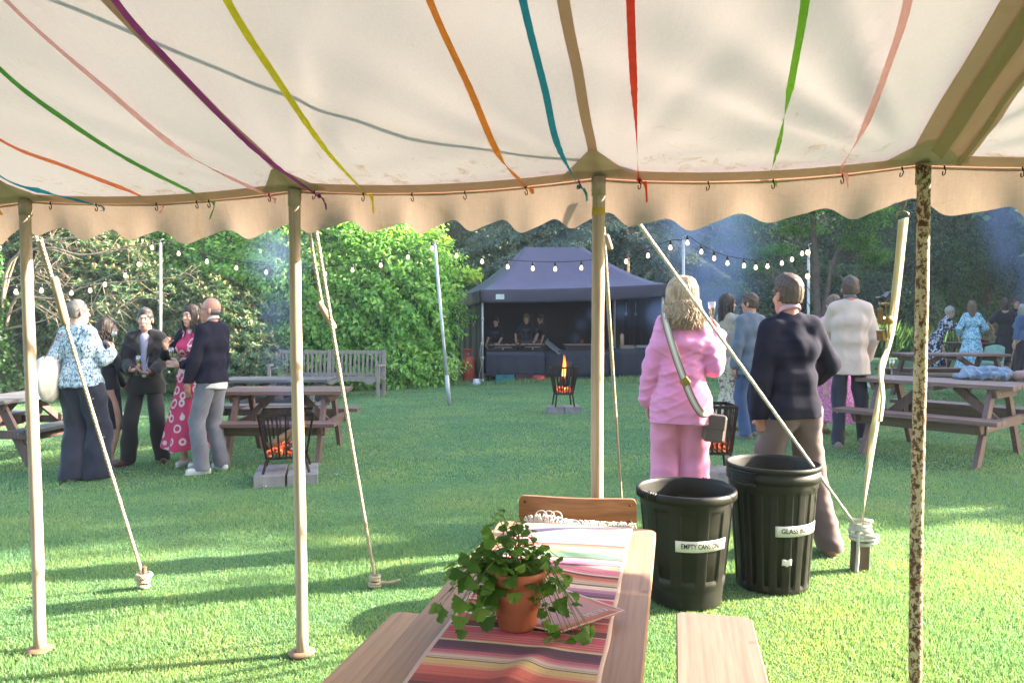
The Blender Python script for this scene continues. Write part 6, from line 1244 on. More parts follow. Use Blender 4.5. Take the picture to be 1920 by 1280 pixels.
if SMOKE:
    b = at(530, 800, 5.6 if False else fb1[1] + .12); smoke('near', 'thin blue smoke rising from the near fire basket', [(b, .24), (b + V3(-.08, .2, .5), .3), (b + V3(-.2, .5, 1.1), .42), (b + V3(-.3, .9, 2.0), .6)], 1.2, ns=2.2)
    b = at(1085, 690, fb2[1] + .4); smoke('grill', 'blue grill smoke drifting out of the gazebo', [(at(1065, 660, 18.5), .16), (at(1085, 620, 18.3), .28), (at(1110, 590, 17.8), .3), (at(1200, 585, 17.0), .35), (at(1300, 590, 16.4), .9), (at(1340, 520, 16), 1.25), (at(1330, 430, 16), 1.5), (at(1320, 330, 16), 1.5)], 1.7, ns=.8)
    smoke('right', 'blue smoke drifting at the right edge of the lawn', [(at(1985, 680, 15), .4), (at(1950, 560, 15.3), .8), (at(1925, 470, 15.6), 1.1), (at(1900, 380, 16), 1.2)], 1.3, ns=.8)
# ---------------------------------------------------------------- people
def hm(name, a, b=None, **k): return pm(name, a, b, 60, .55, bump=.5, bscale=260, bdist=.003, stretch=(1, 1, .25), spec=.4, **k)
HGREY = hm('cropped_grey_hair', (.20, .18, .17), (.12, .11, .10)); HDARK = hm('dark_curly_hair', (.05, .028, .02), (.025, .015, .012)); HBRN = hm('short_brown_hair', (.11, .065, .04), (.07, .04, .025)); HSALT = hm('grey_swept_hair', (.13, .115, .105), (.06, .055, .05)); HBLO = hm('blonde_hair', (.70, .50, .30), (.34, .22, .12)); HLBR = hm('light_brown_hair', (.24, .15, .10), (.16, .10, .06)); HSIL = hm('silver_hair', (.5, .47, .42), (.35, .32, .28))
cl = lambda n, a, b=None, **k: pm(n, a, b, 5, .85, bump=.35, bscale=k.pop('bs', 320), bdist=.0015, sheen=.15, **k)
NAVYT = cl('navy_trousers', (.022, .027, .05), (.016, .02, .038)); NAVYS = pm('navy_sweater', (.022, .022, .042), (.016, .016, .031), 5, .9, bump=.35, bscale=220, bdist=.002, spec=.1); CHARC = cl('charcoal_suit', (.024, .021, .022), (.018, .016, .017)); GREYJ = cl('grey_jeans', (.20, .20, .23), (.14, .14, .165)); LIL = cl('pale_lilac_shirt', (.60, .55, .72), (.52, .48, .65)); WSH = cl('white_shirt', (.75, .75, .76)); PINKC = cl('pink_shirt_collar', (.75, .42, .48))
PINK = cl('pink_suit', (.80, .30, .52), (.74, .26, .47)); PINKT = cl('pink_suit_trousers', (.80, .30, .50), (.74, .26, .45)); TAUPE = cl('taupe_trousers', (.19, .12, .12), (.145, .092, .095)); BEIGE = cl('beige_linen', (.52, .40, .34), (.45, .34, .28)); BLUEJ = cl('blue_jeans', (.05, .10, .20), (.035, .07, .15)); GBJ = cl('blue_grey_jacket', (.13, .16, .21), (.10, .13, .175)); BLKD = cl('black_dress', (.012, .013, .022), (.009, .01, .016)); DEN = cl('denim_blue', (.07, .13, .25), (.045, .09, .19)); CHEF = cl('cook_apron', (.055, .052, .06), (.045, .042, .05))
BLOUSE, nt, out = newmat('blue_white_blouse'); v = coords(nt, (26, 26, 11)); n1 = noi(nt, v, 2.3, 3, .6, 1.2); wv = N(nt, 'ShaderNodeTexWave', wave_type='BANDS', bands_direction='Z'); wv.inputs['Scale'].default_value = 5.5; wv.inputs['Distortion'].default_value = 4; wv.inputs['Detail Scale'].default_value = 6; nt.links.new(coords(nt), wv.inputs['Vector'])
c = ramp(nt, n1, [(.40, (.03, .06, .12)), (.46, (.25, .38, .48)), (.52, (.62, .74, .78))]); c = mix(nt, c, ramp(nt, wv.outputs['Fac'], [(.05, (.45, .55, .65)), (.3, (1, 1, 1))]), .7, 'MULTIPLY'); finish(nt, out, c, .85, spec=.2)
PDRESS = twocol('pink_floral_dress', (.62, .05, .14), (.80, .62, .60), 'ring', 9, .30, .42); FLT = twocol('cream_floral_trousers', (.62, .58, .44), (.22, .20, .13), 'voronoi', 26, .18, .30, third=(.30, .10, .12)); BDR = twocol('blue_floral_dress', (.45, .68, .72), (.10, .26, .45), 'noise', 26, .48, .54); NWD = twocol('navy_white_dress', (.025, .028, .06), (.58, .60, .66), 'noise', 11, .50, .56); PDOT = twocol('pink_white_dots', (.75, .16, .38), (.85, .70, .75), 'voronoi', 70, .3, .4); SCARF = cl('beige_shawl', (.36, .33, .29), (.30, .27, .24)); OLV = cl('tan_top', (.40, .33, .24), (.33, .27, .2))
WSHOE = pm('white_canvas_shoe', (.78, .80, .78), None, 9, .6, bump=.1); BRSH = pm('brown_leather_shoe', (.13, .055, .04), (.09, .04, .03), 9, .35, bump=.1); TANSH = pm('tan_suede_shoe', (.33, .17, .10), (.28, .14, .08), 9, .8); GRSH = pm('grey_suede_shoe', (.26, .22, .20), None, 9, .8); BLSH = pm('black_shoe', (.015, .014, .014), None, 9, .4)
GLASS, nt, out = newmat('thin_glass'); gg = N(nt, 'ShaderNodeBsdfGlossy'); gg.inputs['Roughness'].default_value = .03; gg.inputs[0].default_value = (1, 1, 1, 1); tt_ = N(nt, 'ShaderNodeBsdfTransparent'); tt_.inputs[0].default_value = (.93, .95, .96, 1); fr = N(nt, 'ShaderNodeLayerWeight'); fr.inputs[0].default_value = .25; ms = N(nt, 'ShaderNodeMixShader'); nt.links.new(ramp(nt, fr.outputs['Facing'], [(0, (.10, .10, .10)), (.6, (.22, .22, .22)), (1, (.85, .85, .85))]), ms.inputs[0]); nt.links.new(tt_.outputs[0], ms.inputs[1]); nt.links.new(gg.outputs[0], ms.inputs[2]); nt.links.new(ms.outputs[0], out.inputs['Surface'])
WINE, nt, out = newmat('sparkling_wine'); tt_ = N(nt, 'ShaderNodeBsdfTransparent'); tt_.inputs[0].default_value = (.80, .74, .48, 1); nt.links.new(tt_.outputs[0], out.inputs['Surface'])
def flute(p, lab, tilt=(0, 0), wine=True, held=.09, group='champagne flutes in hand'):
    """p is where the fingers hold the stem, held above the foot"""
    M_ = Matrix.Rotation(R(tilt[0]), 3, 'X') @ Matrix.Rotation(R(tilt[1]), 3, 'Y'); r = empty('champagne_flute', V3(*p) - np.array(M_ @ Vector((0, 0, held)))); r.rotation_euler = M_.to_euler(); tag(r, lab, 'champagne glass', group)
    mb = MB(); mb.lathe([(.0001, .001), (.032, .002), (.0325, .004), (.006, .009), (.004, .02), (.004, .085), (.010, .10), (.020, .13), (.026, .17), (.0275, .215), (.0265, .215), (.025, .17), (.019, .132), (.008, .105), (.0001, .10)], (0, 0, 0), 20); mb.build('glass', GLASS, r)
    if wine: mb = MB(); mb.lathe([(.0001, .103), (.008, .107), (.0185, .133), (.024, .168), (.0001, .168)], (0, 0, 0), 16); mb.build('wine', WINE, r)
    return r
def hgt(fy, ty, foot): return abs(fy - ty) / (FPX / foot[1])
PEOPLE_G = 'guests standing on the lawn'
if PEOPLE:
    # 1 grey cropped hair, blue white blouse, navy trousers
    f = gnd(150, 902); f[1] += .05; H = hgt(900, 558, f)
    J = person(f, H, 2, 'person with cropped grey hair and a blue and white blouse, back to the camera', fem=True, skin=SKP, feet=((.12, .05, -25), (-.10, .0, 5)), lean=(-.05, 0), RH=(.17, .27, 1.22), LH=(-.25, .1, .95), rhint=(.5, -.6, -1), rdir=(-.1, .8, .6), rn=(-1, -.3, 0), rcurl=55, head=(-34, 0), hair=dict(style='buzz', mat=HGREY), glasses='top', build=.98,
               top=dict(mat=BLOUSE, hem=-.02, ease=.022, flare=.02, sr=.010, fold=.006, name='blouse'), bottom=dict(mat=NAVYT, thigh=.105, knee=.105, hem=.135, drop=.03, end=.02, fold=.008, ease=.02), shoes=dict(mat=WSHOE), h=.007, group=PEOPLE_G)
    m = MB(); m.tube([J['shL'] + V3(.03, .06, -.05), J['shL'] + V3(.035, 0, .07), J['shL'] + V3(.03, -.10, -.02), J['shL'] + V3(.0, -.14, -.2)], .012, 6); 
    hold = J['W'](J['wR'] + V3(-.02, .09, .06)); flute(hold, 'champagne flute held by the person in the blue and white blouse', (5, 8), held=.05)
    tb_ = empty('tote_bag', J['W'](J['shL'] + V3(-.12, -.08, -.30)), 2); tag(tb_, 'white canvas tote bag on the left shoulder of the person in the blouse', 'bag'); S_ = Shape(); S_.ell((0, 0, -.12), (.10, .19, .25), k=.02); S_.cap((0, -.1, .04), (0, .12, .04), .05, k=.06); S_.cut((0, 0, .10), (0, 0, 1)); emit(S_, .01, 'bag_body', pm('white_canvas', (.72, .68, .60), (.66, .62, .55), 8, .8, bump=.4, bscale=200), tb_, fold=.008)
    mb = MB(); mb.tube(spline([V3(.0, .10, .08), V3(.08, .08, .28), V3(.13, .05, .345), V3(.10, -.03, .30), V3(.02, -.12, .08)], 6), .012, 6, sq=.4); mb.build('strap', pm('brown_strap', (.20, .10, .09), None, 9, .6), tb_)
    # 2 curly dark hair in profile
    f = gnd(176, 884); f[1] += .3; H = hgt(884, 603, gnd(196, 884))
    J = person(f, H * 1.04, -62, 'person with dark curly hair in a black dress, in profile behind the blouse', fem=True, skin=SKP, face=True, RH=(.12, .34, 1.02), LH=(-.10, .22, .82), rdir=(-.2, .9, .2), rn=(-1, 0, .1), rcurl=55, ldir=(.3, .9, .0), lcurl=45, rhint=(1, -.5, -1), lhint=(-1, -.3, -.6), hair=dict(style='long', mat=HDARK, len=.24, wave=.02, w=1.12, n=130), top=dict(mat=BLKD, hem=-.02, sleeve=.95, ease=.014, name='bodice'), skirt=dict(mat=BLKD, hem=.44, r0=(.20, .17), nf=7, amp=.03), shoes=dict(mat=GRSH, low=True), h=.009, group=PEOPLE_G)
    flute(J['W'](J['wR'] + V3(-.03, .09, .0)), 'champagne flute held low by the person with dark curly hair', (0, 0), held=.04)
    # 3 man in dark suit
    fa = gnd(276, 868); f = fa; H = hgt(868, 577, f) * 1.02
    J = person(f, H, 198, 'smiling person in a charcoal suit and pale lilac shirt, facing the camera', skin=SKP, face=True, feet=((.20, .05, -38), (-.17, .0, 10)), hip=(0, 0, -.02), RH=(.12, .27, 1.05), LH=(-.10, .28, 1.02), rhint=(.55, -.5, -1), lhint=(-.55, -.5, -1), rdir=(-.8, .6, .1), ldir=(.8, .5, .0), rn=(0, .3, .9), ln=(0, -.2, .9), rcurl=35, lcurl=28, head=(-4, -2), headroll=-3, hair=dict(style='fringe', mat=HSALT, e=.009),
               top=dict(mat=CHARC, hem=-.13, ease=.03, flare=.03, name='jacket', vneck=.46, fold=.005, sr=.008, inset=LIL, collar=LIL), bottom=dict(mat=CHARC, waist=.10, thigh=.088, knee=.075, hem=.082, drop=.045, belt=BLACKPL, fold=.006), shoes=dict(mat=BRSH, low=True), h=.0075, group=PEOPLE_G)
    flute(J['W'](V3(.045, .33, 1.06)), 'champagne flute held in front of the lilac shirt by the person in the charcoal suit', (-4, 6), held=.06)
    # lapels and open front
    s = J['s']; sp = J['sp']; rt = J['root']
    for sg in (-1, 1):
        mb = MB(); A_ = [sp(sg * .055, .045, .535), sp(sg * .095, .115, .46), sp(sg * .115, .138, .40), sp(sg * .06, .165, .30), sp(sg * .02, .175, .20), sp(sg * .035, .168, .30), sp(sg * .045, .15, .42)]; mb.add([p * s for p in A_], [(0, 1, 2, 6), (2, 3, 5, 6), (3, 4, 5)]); mb.build('lapel', CHARC, rt, solid=.012)
    # 4 pink floral dress behind the bald man
    f = gnd(362, 872); H = hgt(872, 568, f)
    J = person(f, H, 165, 'person in a pink dress with pale rings, half hidden by the bald person', fem=True, skin=SKP, face=True, RH=(.13, .26, 1.28), LH=(-.06, .28, 1.10), rdir=(-.2, .4, .9), rn=(-.9, .2, 0), rcurl=50, ldir=(.6, .7, .2), rhint=(1, -.3, -1), lhint=(-1, -.3, -1), lcurl=50, hair=dict(style='long', mat=HDARK, len=.32, wave=.015, n=110), top=dict(mat=PDRESS, hem=-.0, sleeve=.2, ease=.012, name='bodice', vneck=.1), skirt=dict(mat=PDRESS, hem=.20, r0=(.30, .28), shift=(.05, 0), nf=6, amp=.08), shoes=dict(mat=WSHOE, low=True), h=.009, group=PEOPLE_G)
    T = Shape(); 
    for sh, el, w_ in ((J['shR'], J['eR'], J['wR']), (J['shL'], J['eL'], J['wL'])): T.cap(sh, el, .062, .055, k=.02); T.cap(el, el + (w_ - el) * .85, .055, .045, k=.02)
    T.cap(J['sp'](-.12, -.05, .45), J['sp'](.12, -.05, .45), .09, k=.05); T.cap(J['sp'](-.08, -.05, .2), J['sp'](.08, -.05, .2), .095, k=.05); emit(T, .009, 'cardigan', NAVYS, J['root'], J['s'], fold=.004)
    flute(J['W'](J['wL'] + V3(.02, .08, .05)), 'champagne flute held by the person in the pink ringed dress', (0, -6), held=.07)
    # 5 bald man
    f = gnd(400, 884); H = hgt(889, 560, f)
    J = person(f, H, 66, 'bald person in a navy sweater, grey jeans and white trainers, hand in pocket', skin=SKR, face=True, feet=((.12, .0, -12), (-.13, .02, 55)), RH=(.20, .10, .88), LH=(-.20, .13, .90), rhint=(1, -1, -.3), lhint=(-1, -1, -.3), head=(28, 0), hair=dict(style='bald', mat=HGREY), glasses='on', build=.98,
               top=dict(mat=NAVYS, hem=-.03, ease=.022, flare=.008, sr=.008, name='sweater', collar=WSH, fold=.005), bottom=dict(mat=GREYJ, thigh=.092, knee=.076, hem=.072, drop=.04, fold=.005, ease=.016, ff=(12, 12, 13)), shoes=dict(mat=WSHOE, low=True), h=.0065, group=PEOPLE_G)
    S_ = Shape(); sp = J['sp']; S_.cap(sp(-.048, 0, -.02), sp(.048, 0, -.02), .112, k=.04, sc=(1, .95, 1)); S_.cap(sp(-.048, 0, -.07), sp(.048, 0, -.07), .118, k=.04, sc=(1, .95, 1)); S_.cut(sp(0, 0, -.035), (0, 0, 1)); S_.cut(sp(0, 0, -.095), (-.1, .0, -1)); emit(S_, .008, 'shirt_tail', WSH, J['root'], J['s'], fold=.003)
    # 9 pink suit
    f = V3((1278 - 960) / FPX * 5.15, 5.15, 0); f[2] = float(terr(f[0], f[1])); H = (at(1278, 516, 5.15)[2] - f[2])
    J = person(f, H, -10, 'person with wavy blonde hair in a bright pink suit, raising a champagne flute', fem=True, skin=SKP, feet=((.10, .02, -15), (-.10, .0, 8)), RH=(.27, .17, 1.33), LH=(-.25, .06, .86), rhint=(.15, -.3, -1), lhint=(-1, -.6, -.2), rdir=(-.05, .2, 1), rn=(-.9, .3, .1), rcurl=52, head=(-30, 4), hair=dict(style='long', mat=HBLO, len=.25, wave=.019, w=1.34, n=900, flick=.06), build=.98,
               top=dict(mat=PINK, hem=-.17, ease=.026, flare=.03, sr=.014, name='jacket', fold=.0065, ff=(10, 10, 13)), bottom=dict(mat=PINKT, thigh=.10, knee=.10, hem=.125, drop=.04, end=.02, fold=.006, ease=.02, name='trousers'), shoes=dict(mat=WSHOE), h=.006, group=PEOPLE_G)
    hold = J['W'](J['wR'] + V3(-.035, .05, .085)); flute(hold, 'champagne flute raised by the person in the pink suit', (3, -3), held=.05)
    s = J['s']; bag = empty('shoulder_bag', J['W'](V3(.23, -.06, .76)), -10); tag(bag, 'small taupe shoulder bag at the hip of the person in the pink suit', 'bag'); mb = MB(); mb.box((0, 0, -.03), (.15, .07, .19), rotm('Y', 6), .02); mb.build('bag_body', pm('taupe_leather', (.17, .13, .12), (.14, .11, .1), 9, .5, bump=.3), bag); mb = MB(); mb.box((0, -.036, .015), (.14, .012, .10), rotm('Y', 6), .005); mb.build('flap', bpy.data.materials['taupe_leather'], bag)
    path = []; 
    W0 = J['W']; base = np.array(bag.location); inv = np.array(Matrix.Rotation(R(10), 3, 'Z')); sp = J['sp']
    pl = [sp(-.115, .06, .50), sp(-.125, -.03, .575), sp(-.115, -.12, .50), sp(-.075, -.165, .36), sp(-.01, -.185, .18), sp(.07, -.20, .0), sp(.14, -.19, -.09), V3(.20, -.13, .86)]
    pts = [inv @ (W0(p) - base) for p in spline(pl, 6)]; mb = MB(); wv_ = [0, .18, .36, .64, .82, 1]; cols = [(.22, .18, .17), (.60, .45, .25), (.80, .76, .72), (.60, .45, .25), (.22, .18, .17)]; vs_ = []; ou = nrm(V3(0, -1, .1))
    for k, p in enumerate(pts):
        t = nrm(pts[min(k + 1, len(pts) - 1)] - pts[max(k - 1, 0)]); o_ = nrm(p - (inv @ (W0(sp(0, 0, .25)) - base))) if k < 9 else V3(0, -1, 0); sd_ = nrm(np.cross(t, o_)); vs_ += [p + sd_ * (u - .5) * .052 for u in wv_]
    mb.add(vs_, [(6 * k + j, 6 * k + j + 1, 6 * k + j + 7, 6 * k + j + 6) for k in range(len(pts) - 1) for j in range(5)], True); mb.c = [cols[j] for k in range(len(pts) - 1) for j in range(5)]
    mb.build('strap', fcolmat('woven_strap', .7, .05, 2500), bag, solid=.004)
    mb = MB(); q = pts[int(len(pts) * .62)]; mb.box(q + V3(0, -.008, 0), (.06, .006, .05), rotm('Y', -38), .002); mb.build('buckle', BRASS, bag); mb = MB(); q = pts[-1]; mb.tube([q, q + (V3(0, 0, .07) - q) * .8], .005, 6); mb.build('clip', BRASS, bag)
    # 10 navy sweater from behind
    f = gnd(1490, 1036); f = V3(f[0], 4.62, float(terr(f[0], 4.6))); H = at(1440, 506, 4.65)[2] - f[2]
    J = person(f, H, 8, 'brown-haired person in a navy sweater and taupe trousers, back turned', skin=SKR, feet=((.21, -.03, -20), (-.17, .06, 10)), hip=(-.04, 0, -.02), lean=(-.06, .02), RH=(.20, .26, 1.03), LH=(-.26, .04, .80), rhint=(1, -.9, -.4), lhint=(-1, -.7, -.1), lcurl=40, ldir=(.35, .2, -.9), ln=(.6, .4, 0), head=(10, 3), hair=dict(style='short', mat=HBRN, e=.008), build=1.0,
               top=dict(mat=NAVYS, hem=-.06, ease=.024, flare=.006, sr=.012, name='sweater', collar=PINKC, fold=.0045, ff=(12, 12, 16)), bottom=dict(mat=TAUPE, thigh=.095, knee=.082, hem=.078, drop=.04, fold=.0055, ease=.018, ff=(12, 12, 13)), shoes=dict(mat=TANSH, low=True, sole=GRSH), h=.006, group=PEOPLE_G)
    # 11 long dark hair, shawl, floral trousers
    f = gnd(1362, 806); H = hgt(806, 548, f)
    J = person(f, H, -75, 'person with long dark hair, beige shawl and cream floral trousers', fem=True, skin=SKP, face=True, LH=(-.02, .25, 1.05), RH=(.1, .25, 1.05), hair=dict(style='long', mat=HDARK, len=.46, wave=.012, w=1.05, n=120), glasses='on', top=dict(mat=OLV, hem=-.03, ease=.03, name='top'), bottom=dict(mat=FLT, thigh=.11, knee=.12, hem=.13, end=.2, drop=-.1, fold=.008), shoes=dict(mat=BRSH, low=True), h=.009, group=PEOPLE_G)
    T = Shape(); sp = J['sp']; T.cap(sp(-.16, .02, .47), sp(.16, .02, .47), .075, k=.05); T.cap(sp(.15, .05, .40), sp(.16, .06, -.28), .05, .075, k=.05, sc=(.6, 1, 1)); T.cap(sp(.16, -.03, .30), sp(.14, .0, -.05), .06, .05, k=.04, sc=(.7, 1, 1)); T.ell(J['neck'] + V3(0, .02, .03), (.06, .06, .06), k=.01, op='s'); emit(T, .009, 'shawl', SCARF, J['root'], J['s'], fold=.012, ff=(20, 20, 3))
    bg_ = empty('handbag', J['W'](V3(.22, .12, .92))); tag(bg_, 'brown handbag on the arm beside the beige shawl', 'bag'); S_ = Shape(); S_.ell((0, 0, -.02), (.10, .05, .10), k=.02); emit(S_, .01, 'bag_body', BRSH, bg_); mb = MB(); mb.tube(spline([V3(-.06, 0, .05), V3(-.03, 0, .2), V3(.03, 0, .2), V3(.06, 0, .05)], 5), .007, 6); mb.build('strap', BRSH, bg_)
    # 12 blue-grey jacket
    f = gnd(1405, 820); H = hgt(820, 548, f)
    J = person(f, H, 20, 'person in a blue-grey jacket, blue jeans and sunglasses, mostly hidden behind the navy sweater', skin=SKR, face=True, feet=((.12, .1, -10), (-.10, -.05, 25)), head=(25, 0), hair=dict(style='short', mat=HBRN), glasses='on', top=dict(mat=GBJ, hem=-.16, ease=.03, flare=.02, sr=.01, name='jacket'), bottom=dict(mat=BLUEJ, thigh=.09, knee=.075, hem=.07), shoes=dict(mat=GRSH, low=True), h=.01, group=PEOPLE_G)
    # 13 beige jacket
    f = gnd(1598, 842); f[1] += .05; H = hgt(840, 516, f)
    J = person(f, H, -19, 'person in a beige linen jacket and dark jeans, back to the camera', skin=SKR, feet=((.16, .25, -20), (-.12, -.02, -5)), hip=(-.02, 0, 0), RH=(.17, .16, .92), LH=(-.08, .30, 1.15), rhint=(1, -.7, -.3), lhint=(-1, -.3, -.8), head=(8, 0), hair=dict(style='short', mat=HBRN, e=.016), build=1.05, top=dict(mat=BEIGE, hem=-.17, ease=.032, flare=.022, sr=.012, name='jacket', fold=.0045, ff=(12, 12, 9), collar=GBJ), bottom=dict(mat=NAVYT, thigh=.085, knee=.068, hem=.062, fold=.005), shoes=dict(mat=GRSH), h=.0075, group=PEOPLE_G)
    # 14 behind the beige jacket
    f = gnd(1560, 812); H = hgt(812, 552, f) 
    J = person(f, H, 172, 'person in a pink dotted skirt hidden behind the beige jacket', fem=True, skin=SKP, face=True, hair=dict(style='short', mat=HLBR, e=.02), RH=(.15, .3, 1.3), LH=(-.1, .3, 1.1), rhint=(1, 0, -1), top=dict(mat=PINK, hem=-.0, name='top'), skirt=dict(mat=PDOT, hem=.16, r0=(.36, .24), shift=(-.08, 0), nf=7, amp=.06), shoes=dict(mat=BRSH, low=True), h=.01, group=PEOPLE_G)
    # 15 bending person
    f = gn(1762, 0, 16.6); 
    J = person(f, 1.68, -106, 'person with short fair hair in a navy and white dress, leaning over the far table', fem=True, skin=SKP, face=True, lean=(0, .55), hip=(0, -.08, -.01), feet=((.1, .1, 0), (-.1, -.05, 0)), RH=(.12, .68, .92), LH=(-.10, .72, .95), rhint=(.4, -.3, -1), lhint=(-.4, -.3, -1), rdir=(0, .9, -.3), ldir=(0, .9, -.3), head=(0, -8), hair=dict(style='short', mat=HSIL, e=.02), glasses='on', top=dict(mat=NWD, hem=-.02, sleeve=.4, ease=.03, name='bodice', sr=.02), skirt=dict(mat=NWD, hem=.30, r0=(.24, .24), nf=8, amp=.06, rh=(.17, .16)), shoes=dict(mat=GRSH, low=True), h=.010, group=PEOPLE_G)
    # 16 pale blue dress
    f = gn(1822, 0, 15.6)
    J = person(f, 1.72, -28, 'person with long light brown hair in a pale blue patterned dress, back to the camera', fem=True, skin=SKP, RH=(.16, .22, 1.05), LH=(-.24, .12, .98), rhint=(1, -.4, -.8), hair=dict(style='long', mat=HLBR, len=.34, wave=.006, n=140), top=dict(mat=BDR, hem=.0, sleeve=.9, ease=.02, name='bodice', sr=.012), skirt=dict(mat=BDR, hem=.22, r0=(.34, .30), nf=9, amp=.06, top=.14, r1=(.11, .10)), shoes=dict(mat=WSHOE), h=.010, group=PEOPLE_G)
    # 17 black dress
    f = gn(1884, 0, 16.2)
    J = person(f, 1.76, -30, 'person with brown bobbed hair in a long black dress with short puff sleeves', fem=True, skin=SKP, RH=(.2, .2, 1.02), LH=(-.22, .14, 1.06), lhint=(-1, -.4, -.8), hair=dict(style='long', mat=HBRN, len=.13, wave=.004, n=120), top=dict(mat=BLKD, hem=.0, sleeve=.35, ease=.018, name='bodice', sr=.025, vdepth=-.05, neckr=(.085, .09, .10)), skirt=dict(mat=BLKD, hem=.38, r0=(.27, .24), nf=8, amp=.05), shoes=dict(mat=BLSH, low=True), h=.010, group=PEOPLE_G)
    # 18 denim jacket at the right edge, and the navy figure beside
    f = gn(1917, 0, 15.3)
    J = person(f, 1.62, 15, 'person with curly silver hair and a denim jacket at the right edge', fem=True, skin=SKP, hair=dict(style='long', mat=HSIL, len=.2, wave=.02, n=120, w=1.15), top=dict(mat=DEN, hem=.02, ease=.03, name='jacket'), skirt=dict(mat=BLKD, hem=.25, r0=(.2, .2)), shoes=dict(mat=GRSH, low=True), h=.010, group=PEOPLE_G)
    f = gn(1906, 0, 18.2)
    J = person(f, 1.80, 150, 'person in a dark suit behind the person in the long black dress', skin=SKR, face=True, hair=dict(style='short', mat=HBRN), top=dict(mat=NAVYS, hem=-.14, name='jacket', ease=.03), bottom=dict(mat=NAVYT), shoes=dict(mat=BLSH), h=.011, group=PEOPLE_G)
    # cooks
    for (px, Y, H, yaw, hr, lab, rh, lh, hs) in ((931, 18.98, 1.60, 168, HDARK, 'shorter cook with dark hair tied back, in black, at the left griddle', (.26, .30, .93), (-.12, .34, .98), dict(style='short', mat=HDARK, e=.014)), (987, 19.05, 1.66, 178, HBLO, 'fair-haired cook in black with a grey apron at the second griddle', (.30, .22, 1.0), (-.28, .26, 1.05), dict(style='long', mat=HLBR, len=.14, wave=.01, n=80)), (1018, 19.75, 1.64, 120, HDARK, 'third cook in black at the back of the gazebo, barely visible in the dark', (.2, .2, .9), (-.2, .2, .9), dict(style='short', mat=HDARK, e=.02))):
        f = gn(px, 0, Y); J = person(f, H, yaw, lab, fem=True, skin=SKP, face=True, lean=(0, .14), head=(0, -14), RH=rh, LH=lh, rhint=(1, -.4, -.8), lhint=(-1, -.4, -.8), rdir=(-.3, .8, -.4), ldir=(.3, .8, -.4), hair=hs, top=dict(mat=BLKD, hem=-.04, sleeve=.4, ease=.02, name='shirt', vneck=.06), bottom=dict(mat=BLKD), shoes=dict(mat=BLSH), h=.011, group='cooks in the gazebo')
        S_ = Shape(); sp = J['sp']; S_.cap(sp(-.07, .06, .34), sp(.07, .06, .34), .085, k=.04); S_.cap(sp(-.09, .05, .0), sp(.09, .05, .0), .12, k=.05); S_.cap(sp(-.09, .05, -.3), sp(.09, .05, -.3), .12, k=.05); S_.cut(sp(0, .04, 0), (0, -1, 0)); emit(S_, .011, 'apron', CHEF, J['root'], J['s'], fold=.004)
# ---------------------------------------------------------------- things on the tables
tp = float(terr(4.5, 8)) + .778
fl_ = at(1672, 700, 7.95); fl_[2] = tp; r = flute(fl_ + V3(0, 0, .0), 'champagne flute standing alone on the right picnic table behind the strap', held=0, group=None)
jk = empty('denim_jacket', V3(5.02, 7.92, tp), -25); tag(jk, 'light blue denim jacket lying crumpled on the right picnic table', 'jacket'); S_ = Shape()
for a, b, r_ in (((-.26, 0, .03), (.10, .02, .06), .05), ((-.15, .09, .06), (.2, .06, .09), .055), ((-.2, -.09, .03), (.16, -.10, .05), .045), ((-.12, .02, .10), (.14, .0, .11), .045), ((.1, -.12, .06), (.25, .07, .05), .055), ((-.18, .0, .07), (.0, -.12, .07), .04)): S_.cap(a, b, r_, r_ * .8, k=.03, sc=(1, 1.3, .8))
S_.cut((0, 0, .001), (0, 0, -1)); emit(S_, .007, 'denim', cl('pale_denim', (.20, .28, .38), (.14, .21, .30)), jk, fold=.016, ff=(22, 22, 18)); S_ = Shape(); S_.cap((.06, -.13, .035), (.22, -.05, .045), .032, k=.02); S_.cut((0, 0, .002), (0, 0, -1)); emit(S_, .007, 'fleece_collar', cl('cream_fleece', (.50, .42, .36)), jk, fold=.006, ff=(60, 60, 60))
bgp = empty('bag', V3(5.36, 7.66, tp), -25); tag(bgp, 'dusty pink leather bag with a frilled flap beside the denim jacket', 'bag'); PLE = pm('dusty_pink_leather', (.36, .21, .19), (.31, .18, .16), 9, .5, bump=.25); S_ = Shape(); S_.cap((-.13, 0, .055), (.16, 0, .055), .055, k=.02, sc=(1, 1.3, 1)); S_.cut((0, 0, .001), (0, 0, -1)); emit(S_, .007, 'bag_body', PLE, bgp, fold=.004); mb = MB(); mb.tube(spline([V3(-.1, 0, .10), V3(-.05, -.02, .135), V3(.05, -.02, .135), V3(.1, 0, .10)], 5), .012, 7, sq=.6); mb.build('handle', PLE, bgp); mb = MB()
for k in range(9): a = R(-70 + 35 * k); mb.add([V3(.155, .0, .055), V3(.205, .055 * math.cos(a), .055 + .05 * math.sin(a)), V3(.20, .055 * math.cos(a + .6), .055 + .05 * math.sin(a + .6))], [(0, 1, 2)])
mb.build('frill', pm('cream_frill', (.62, .50, .42), None, 9, .8), bgp, solid=.004)
tz = float(terr(10.9, 17)) + .778; mb = MB(); mb.lathe([(.0001, .002), (.032, .002), (.042, .15), (.045, .15), (.035, 0), (.0001, 0)][::-1], (0, 0, 0), 20); o = mb.build('paper_cup', pm('white_paper', (.72, .76, .8), None, 9, .6)); o.location = (at(1843, 0, 16.9)[0], 16.85, tz); tag(o, 'white paper cup on the far picnic table right of the pale blue dress', 'cup')
